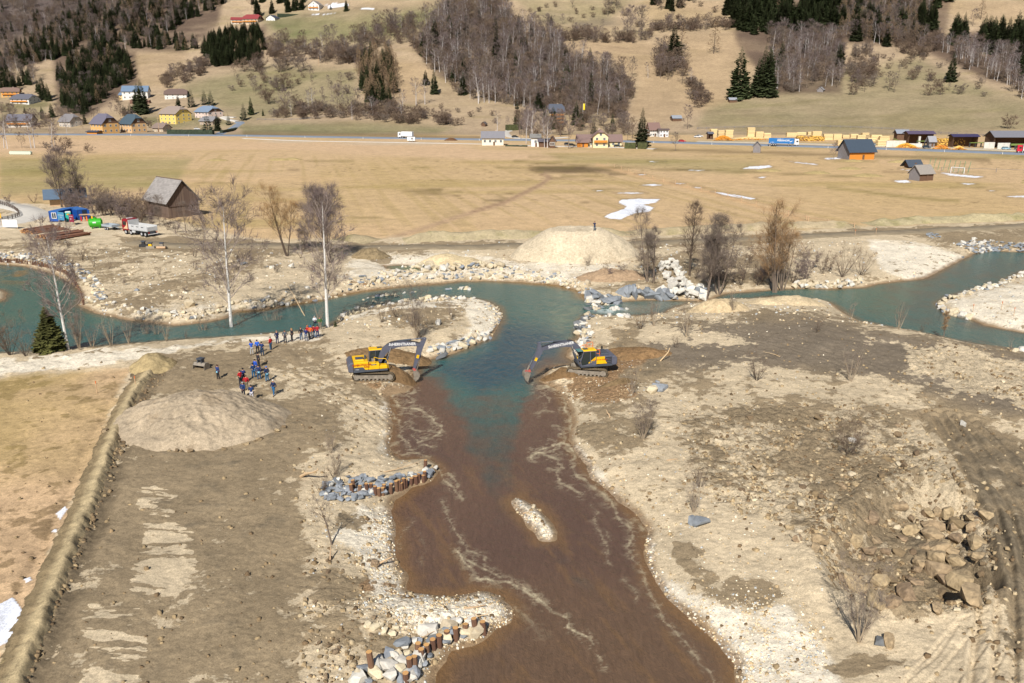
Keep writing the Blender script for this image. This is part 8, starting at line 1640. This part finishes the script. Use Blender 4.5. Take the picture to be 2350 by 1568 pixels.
p = hit1(944, 325.5); e = empty('site_caravan', p, 0, 'small white caravan hut on the lower lane', 'caravan'); MB().box(-2.4, 2.4, -1.1, 1.1, .6, 3.0).build('body', WHT, e, bevel=.06); MB().box(-2.5, 2.5, -1.2, 1.2, 3.0, 3.12).build('roof', MGR, e); window(e, .6, -1.11, 1.9, 0, .9); wheel(e, -.9, -1.0, .4, .2); wheel(e, .9, -1.0, .4, .2)
for i in range(9):
    p = hit1(27 + i * 5.3, 354.5 + .05 * i); MB().cyl((0, -.75, .8), (0, .75, .8), .8, .8, 12).build('wrapped_bale', smat('bale_wrap', (214,226,206), rough=.4), loc=(p.x, p.y, p.z), label='white wrapped hay bale in the row on the meadow', cat='bale', group='wrapped bales in a row')

# ------------------------------------------------------------------ sawmill
LUM = smat('fresh_lumber', (240,212,158), rough=.85, perobj=.10, var=.10, vscale=3, stretch=(.3, 1, 6)); CHIP = (226,168,66)
def lumber(px, py, w, h, label, rows=None):
    p = hit1(px, py); s = scale_at(p); Wm, Hm = w / s, h / s * 1.02; e = empty('lumber_stack', p, random.Random(int(px * 7)).uniform(-.12, .12), label, 'lumber', 'stacks of sawn lumber'); n = max(2, int(Hm / .75)); R = random.Random(int(px))
    for i in range(n):
        o = MB().box(-Wm / 2 + R.uniform(0, .25), Wm / 2 - R.uniform(0, .25), -1.6, 1.6, i * Hm / n + .12, (i + 1) * Hm / n); o.build('bundle', LUM, e)
        MB().box(-Wm / 2 + .2, Wm / 2 - .2, -1.4, 1.4, i * Hm / n, i * Hm / n + .119).build('spacer', WDK, e)
for x, y, w_, h in [(1636,315,15,19),(1654,314,16,15),(1672,315,18,17),(1722,317,17,24),(1741,317,18,15),(1759,317,17,12),(1816,313,24,9),(1838,309,20,6),(1873,311,21,10),(1899,321,21,14),(1920,321,19,14),(1862,309,20,7),(1958,316,18,9),(1975,321,18,11),(1930,333,22,12),(1951,333,19,11),(1971,333,18,9),(1990,333,16,7),(2021,334,22,13),(2010,317,24,8),(2028,321,22,9),(2000,324,20,8),(1940,317,15,8),(1985,309,16,5)]:
    lumber(x, y + 1, w_, h, 'pale sawn lumber stack in the roadside yard')
def chips(px, py, w, h, col, label, seed, nlog=0):
    p = hit1(px, py); s = scale_at(p); rx = w / s / 2
    heap('wood_heap', px, py - 1, rx, rx * .45, h / s, col, label, 'wood heap', seed, n=26, flat=.05, rough_=.25)
    if nlog:
        R = random.Random(seed); mb = []
        for i in range(nlog):
            u = R.uniform(-1, 1); a_ = R.uniform(0, 6.28); z = h / s * (1 - abs(u)) * R.random(); q0 = Vector((u * rx, -rx * .35 * (1 - z / (h / s)) + R.uniform(0, 1), z + .15)); mb.append((q0, q0 + Vector((math.cos(a_), math.sin(a_), R.uniform(-.2, .2))) * 1.2, .11, .11))
        V, Fq = seg_mesh(mb, 6); o = obj('split_logs', tri_mesh('split_logs', [(V, Fq, 0)], [smat('orange_wood', (232,160,60), rough=.8)]), loc=(p.x, p.y, p.z), kind='stuff'); o['label'] = 'loose orange logs of the ' + label
chips(1659, 322.5, 40, 9, (214,140,52), 'orange log heap beside the little stand', 401, 160); chips(2077, 341, 54, 10, (228,170,66), 'large orange wood heap at the sawmill', 402, 200); chips(2159, 342, 38, 5.5, (206,128,58), 'brownish orange wood heap at the sawmill', 403, 120); chips(2200, 344, 27, 6, (232,186,104), 'small pale wood heap at the sawmill', 404, 60); chips(1717, 321, 84, 4, (236,210,150), 'long low pale wood heap in the yard', 405, 150); chips(1650, 316, 30, 3, (236,214,170), 'small pale wood heap at the yard entrance', 406)
def logwall(px, py, w, h, label, seed, col=(232,186,92)):
    p = hit1(px, py); s = scale_at(p); Wm, Hm = w / s, h / s; R = random.Random(seed); e = empty('log_stack', p, 0, label, 'log stack'); mt = smat('yellow_log_end', col, rough=.85, perobj=.18); m_ = MB().cyl((0, -2, 0), (0, 2, 0), 1, 1, 9).mesh('log', mt)
    for i in range(int(min(150, Wm * Hm / .42))):
        o = obj('log', m_, e); r = R.uniform(.24, .38); o.location = (R.uniform(-Wm / 2, Wm / 2), R.uniform(-.3, .3), R.uniform(.2, Hm)); o.scale = (r, 1, r)
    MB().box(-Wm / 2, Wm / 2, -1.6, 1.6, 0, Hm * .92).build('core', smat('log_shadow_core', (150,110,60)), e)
logwall(1859, 324, 62, 11, 'long stack of yellow debarked logs by the road', 1); logwall(2177, 336, 62, 17, 'wall of yellow logs behind the sawmill', 2)
PUR = (92,80,104)
house('mill_hall', 2112, 331, 56, .45, 0, WDK, PUR, 11, 2.2, 'open sawmill hall on white pillars', 'hall', glazed=False, chimney=False, openf=True, over=1.0, door=False)
house('mill_shed', 2071, 322, 26, .7, 0, WDK, (146,152,164), 4.0, 1.6, 'grey roofed mill shed behind the concrete wall', 'shed', glazed=False, chimney=False, door=False)
house('mill_hut', 2138, 337.5, 14, .9, 5, WGY, (160,160,166), 4.6, 2.6, 'narrow grey hut between hall and log wall', 'hut', glazed=False, chimney=False)
house('mill_canopy', 2214, 338, 56, .4, 0, WDK, (60,54,92), 9.5, 1.6, 'purple roofed canopy over the log conveyor', 'canopy', glazed=False, chimney=False, openf=True, door=False)
house('mill_barn', 2330, 341, 100, .42, 0, WDK, (124,124,132), 9, 4, 'wide grey roofed sawmill barn at the road', 'barn', glazed=False, chimney=False, openf=True, door=False)
def wallbox(px, py, w, h, label):
    p = hit1(px, py); s = scale_at(p); e = empty('concrete_wall', (p.x, p.y, p.z), 0, label, 'wall'); n = max(2, int(w / 14))
    for i in range(n): MB().box(-w / s / 2 + w / s * i / n + .03, -w / s / 2 + w / s * (i + 1) / n - .03, -.25, .25, -.4, h / s).build('panel', CONC, e)
wallbox(2055, 337.5, 44, 14, 'pale concrete wall behind the orange wood heap'); wallbox(2100, 337.5, 30, 8, 'second concrete wall beside the mill hall'); wallbox(2269, 341, 24, 14, 'white concrete wall before the sawmill barn'); wallbox(2302, 342.5, 28, 14, 'longer white wall before the sawmill barn')
grn = smat('mill_green', (120,140,70), rough=.6)
for x, y, w_, h, lb in [(2130,334,54,1.6,'long green log conveyor of the sawmill'),(2060,333,30,1.4,'slanting green conveyor over the wood heap'),(2244,338,40,1.6,'green log conveyor under the canopy'),(2335,344,36,4,'green log lifting machine by the barn'),(2205,333,26,4,'blue sawing machine under the canopy')]:
    p = hit1(x, y); s = scale_at(p); e = empty('conveyor', p, .02, lb, 'conveyor'); sl_ = -.35 if 'slanting' in lb else 0; b_ = MB().box(-w_ / s / 2, w_ / s / 2, -.6, .6, 2.2, 2.2 + h / s); o = b_.build('belt_frame', grn if 'blue' not in lb else smat('mill_blue', (60,120,160)), e); o.rotation_euler = (0, -sl_, 0)
    for k_ in range(4): MB().box(-w_ / s / 2 + k_ * w_ / s / 3 - .1, -w_ / s / 2 + k_ * w_ / s / 3 + .1, -.5, .5, 0, 2.2).build('leg', MDK, e)
for x in (2108, 2131): p = hit1(x, 334); MB().box(-.5, .5, -.5, .5, 0, 5).build('pillar', CONC, loc=p, label='white concrete pillar of the mill hall, ' + ('by the conveyor' if x == 2108 else 'by the grey hut'), cat='pillar')

# ------------------------------------------------------------------ fences, poles, goal
def fence(pts, step, hgt, label, mt=WGY, rails=2, stuff=True, post=.09):
    A = np.array(pts, float); X, Y, Z_, _ = hit(A[:, 0], A[:, 1]); L = np.concatenate([[0], np.cumsum(np.hypot(np.diff(X), np.diff(Y)))]); n = int(L[-1] / step) + 1; s = np.linspace(0, L[-1], n); x, y = np.interp(s, L, X), np.interp(s, L, Y); z = elev(x, y)
    e = empty('rail_fence', (x[0], y[0], z[0]), 0, label, 'fence'); O = Vector(e.location); pm_ = MB().box(-post, post, -post, post, -.3, hgt).mesh('post', mt)
    for i in range(n): obj('post', pm_, e).location = Vector((x[i], y[i], z[i])) - O
    for r in range(rails):
        h_ = hgt * (.45 + .45 * r / max(1, rails - 1)) if rails > 1 else hgt * .8
        for i in range(n - 1):
            a_, b_ = Vector((x[i], y[i], z[i] + h_)) - O, Vector((x[i + 1], y[i + 1], z[i + 1] + h_)) - O; MB().cyl(a_, b_, post * .7, post * .7, 4).build('rail', mt, e)
fence([(-10,467),(0,469),(18,475),(32,481),(42,488),(45,496),(38,500),(25,504),(8,508),(-10,511)], 1.7, 1.1, 'dark rail fence curving round the yard road', smat('dark_fence', (92,76,66)), 3, post=.07)
fence([(1600,297),(1700,294),(1800,292),(1862,291),(1950,294),(2045,298),(2130,304),(2250,313),(2350,322)], 7, 1.5, 'long rail fence above the lumber yard', post=.16); fence([(590,276),(640,277),(700,275),(750,268)], 7, 1.4, 'pale rail fence above the main road hedge', post=.14)
fence([(1395,380),(1500,411),(1640,444),(1760,479),(1850,506)], 9, 1.3, 'thin wire fence crossing the meadow', WPA, 1, post=.07); fence([(2160,393),(2350,398)], 8, 1.6, 'wire fence behind the goal', WGY, 1, post=.07); fence([(1800,500),(1842,505),(1880,512),(1960,524)], 6, 1.2, 'short post fence near the haul road', WPA, 1, post=.08)
for i, (x, y, h, lb) in enumerate([(876,60,15,'wooden pole on the pasture above the belt'),(944,48,22,'wooden pole near the green pasture edge'),(804,95,19,'wooden pole in the middle of the pasture'),(732,154,23,'wooden pole standing alone on the middle pasture'),(982,21,18,'wooden pole highest on the green pasture'),(283,295,34,'tall pale pole between village houses'),(366,308,38,'tall lamp pole by the village hedge'),(475,308,28,'second tall pole by the village hedge'),(635,300 - 100,18,'pole on the lower pasture')]):
    p = hit1(x, y); hm = h / scale_at(p); MB().cyl((0, 0, -.3), (0, 0, hm), .18, .12, 6).box(-.9, .9, -.06, .06, hm - .9, hm - .75).build('utility_pole', WPA, loc=p, label=lb, cat='pole')
p = hit1(1337, 288); hm = 48 / scale_at(p); e = empty('banner_pole', p, 0, 'tall pole with narrow yellow banner by the guest house', 'flagpole'); MB().cyl((0, 0, 0), (0, 0, hm), .12, .08, 6).build('pole', WHT, e); MB().box(.1, 1.5, -.03, .03, hm * .72, hm).build('banner', mat('banner_yellow', srgb((250,220,20)), rough=.7), e)
gp1 = smat('net_post_green', (60,150,110), rough=.5)
for i, (x, y, h) in enumerate([(2131,386.5,23),(2142,388,24),(2152,390,25),(2164,392,25),(2175,394,26),(2187,395.6,27),(2198,397,27),(2209,397.7,27),(2221,398.4,27)]):
    p = hit1(x, y); hm = h / scale_at(p); o = MB().cyl((0, 0, 0), (hm * .12, 0, hm), .07, .07, 5).build('net_post', gp1, loc=p, label='tall green net post in the row behind the goal', cat='post', group='green net posts')
p1, p2 = hit1(2181.5, 397), hit1(2212, 399); hg = 13 / scale_at(p1); e = empty('football_goal', p1, 0, 'white football goal on the far meadow', 'goal'); d = p2 - p1
for a_, b_ in (((0, 0, 0), (0, 0, hg)), ((d.x, d.y, 0), (d.x, d.y, hg))): MB().cyl(a_, b_, .12, .12, 6).build('post', WHT, e)
MB().cyl((0, 0, hg), (d.x, d.y, hg), .12, .12, 6).build('crossbar', WHT, e); nm_ = MB()
for i in range(13): t = i / 12; nm_.cyl((d.x * t, d.y * t, hg), (d.x * t, d.y * t + 1.8, 0), .02, .02, 3)
for j in range(5): t = j / 4; nm_.cyl((0, 1.8 * t, hg * (1 - t)), (d.x, d.y + 1.8 * t, hg * (1 - t)), .02, .02, 3)
nm_.build('net', WHT, e)
# clipped hedges, snow posts and marker stakes
HDG = mat('hedge_leaves', (.055, .06, .02), rough=.95, var=.35, vscale=.8); HDD = mat('dark_hedge', (.03, .042, .022), rough=.95, var=.35, vscale=.8)
def hedge(pa, pb, h, d, mt, label):
    a_, b_ = hit1(*pa), hit1(*pb); L = (b_ - a_).length; n = max(4, int(L / .8)); mb = MB(); R = random.Random(int(pa[0])); hm = h / scale_at(a_)
    g = []
    for i in range(n + 1):
        for (yy, zz) in ((-d / 2, 0), (-d / 2, .55), (-d / 2 + .3, 1.0), (d / 2 - .3, 1.0), (d / 2, .55), (d / 2, 0)): g.append((L * i / n + R.uniform(-.1, .1), yy + R.uniform(-.14, .14), zz * hm + R.uniform(-.14, .14)))
    Fs = [(i * 6 + k, i * 6 + k + 1, i * 6 + k + 7, i * 6 + k + 6) for i in range(n) for k in range(5)] + [list(range(6)), list(range(n * 6 + 5, n * 6 - 1, -1))]
    mb.add(g, Fs); o = mb.build('hedge', mt, loc=a_, label=label, cat='hedge'); o.rotation_euler = (0, 0, math.atan2(b_.y - a_.y, b_.x - a_.x))
hedge((1434,341), (1459,341.5), 13, 3, HDG, 'first clipped hedge beside the very tall spruce'); hedge((1464,341.5), (1485,342), 14, 3, HDG, 'second clipped hedge under the very tall spruce'); hedge((386,309), (490,309.5), 11, 3.5, HDD, 'dark clipped hedge along the village roadside'); hedge((508,306), (546,291), 6, 2, HDD, 'low clipped hedge along the village road bend'); hedge((637,41), (685,33), 9, 3, HDD, 'dark hedge beside the small white house'); hedge((1162,300), (1187,298), 13, 4, HDG, 'round green hedge above the curved driveway'); hedge((1160,336), (1210,337), 3, 1.5, HDD, 'low garden hedge between the cream house and birches'); hedge((300,238), (345,237), 8, 3, smat('russet_hedge', (120,84,70)), 'reddish hedge below the white hillside house')
MKP = smat('marker_orange', (230,120,60))
for x, y in [(1962,541),(2010,538),(2350 * .965 + 30, 712),(223,908 - 6),(312,897 - 7),(2232,718),(2326,726)]:
    p = hit1(x, y if y > 500 else y); MB().box(-.03, .03, -.03, .03, 0, 1.3).box(-.035, .035, -.035, .035, 1.05, 1.32, 1).build('marker_stake', [WPA, MKP], loc=p, label='thin wooden survey stake with orange tip', cat='stake', group='survey stakes')
for i in range(16):
    t = i / 15; x = 300 + 2000 * t; P_ = np.interp(x, [m_[0] for m_ in MAINR], [m_[1] for m_ in MAINR]) + 2.2; p = hit1(x, P_); MB().box(-.1, .1, -.08, .08, 0, 1.3).box(-.105, .105, -.085, .085, .95, 1.15, 1).build('road_delineator', [WHT, BLKM], loc=p, label='white roadside delineator post', cat='post', group='road delineators')
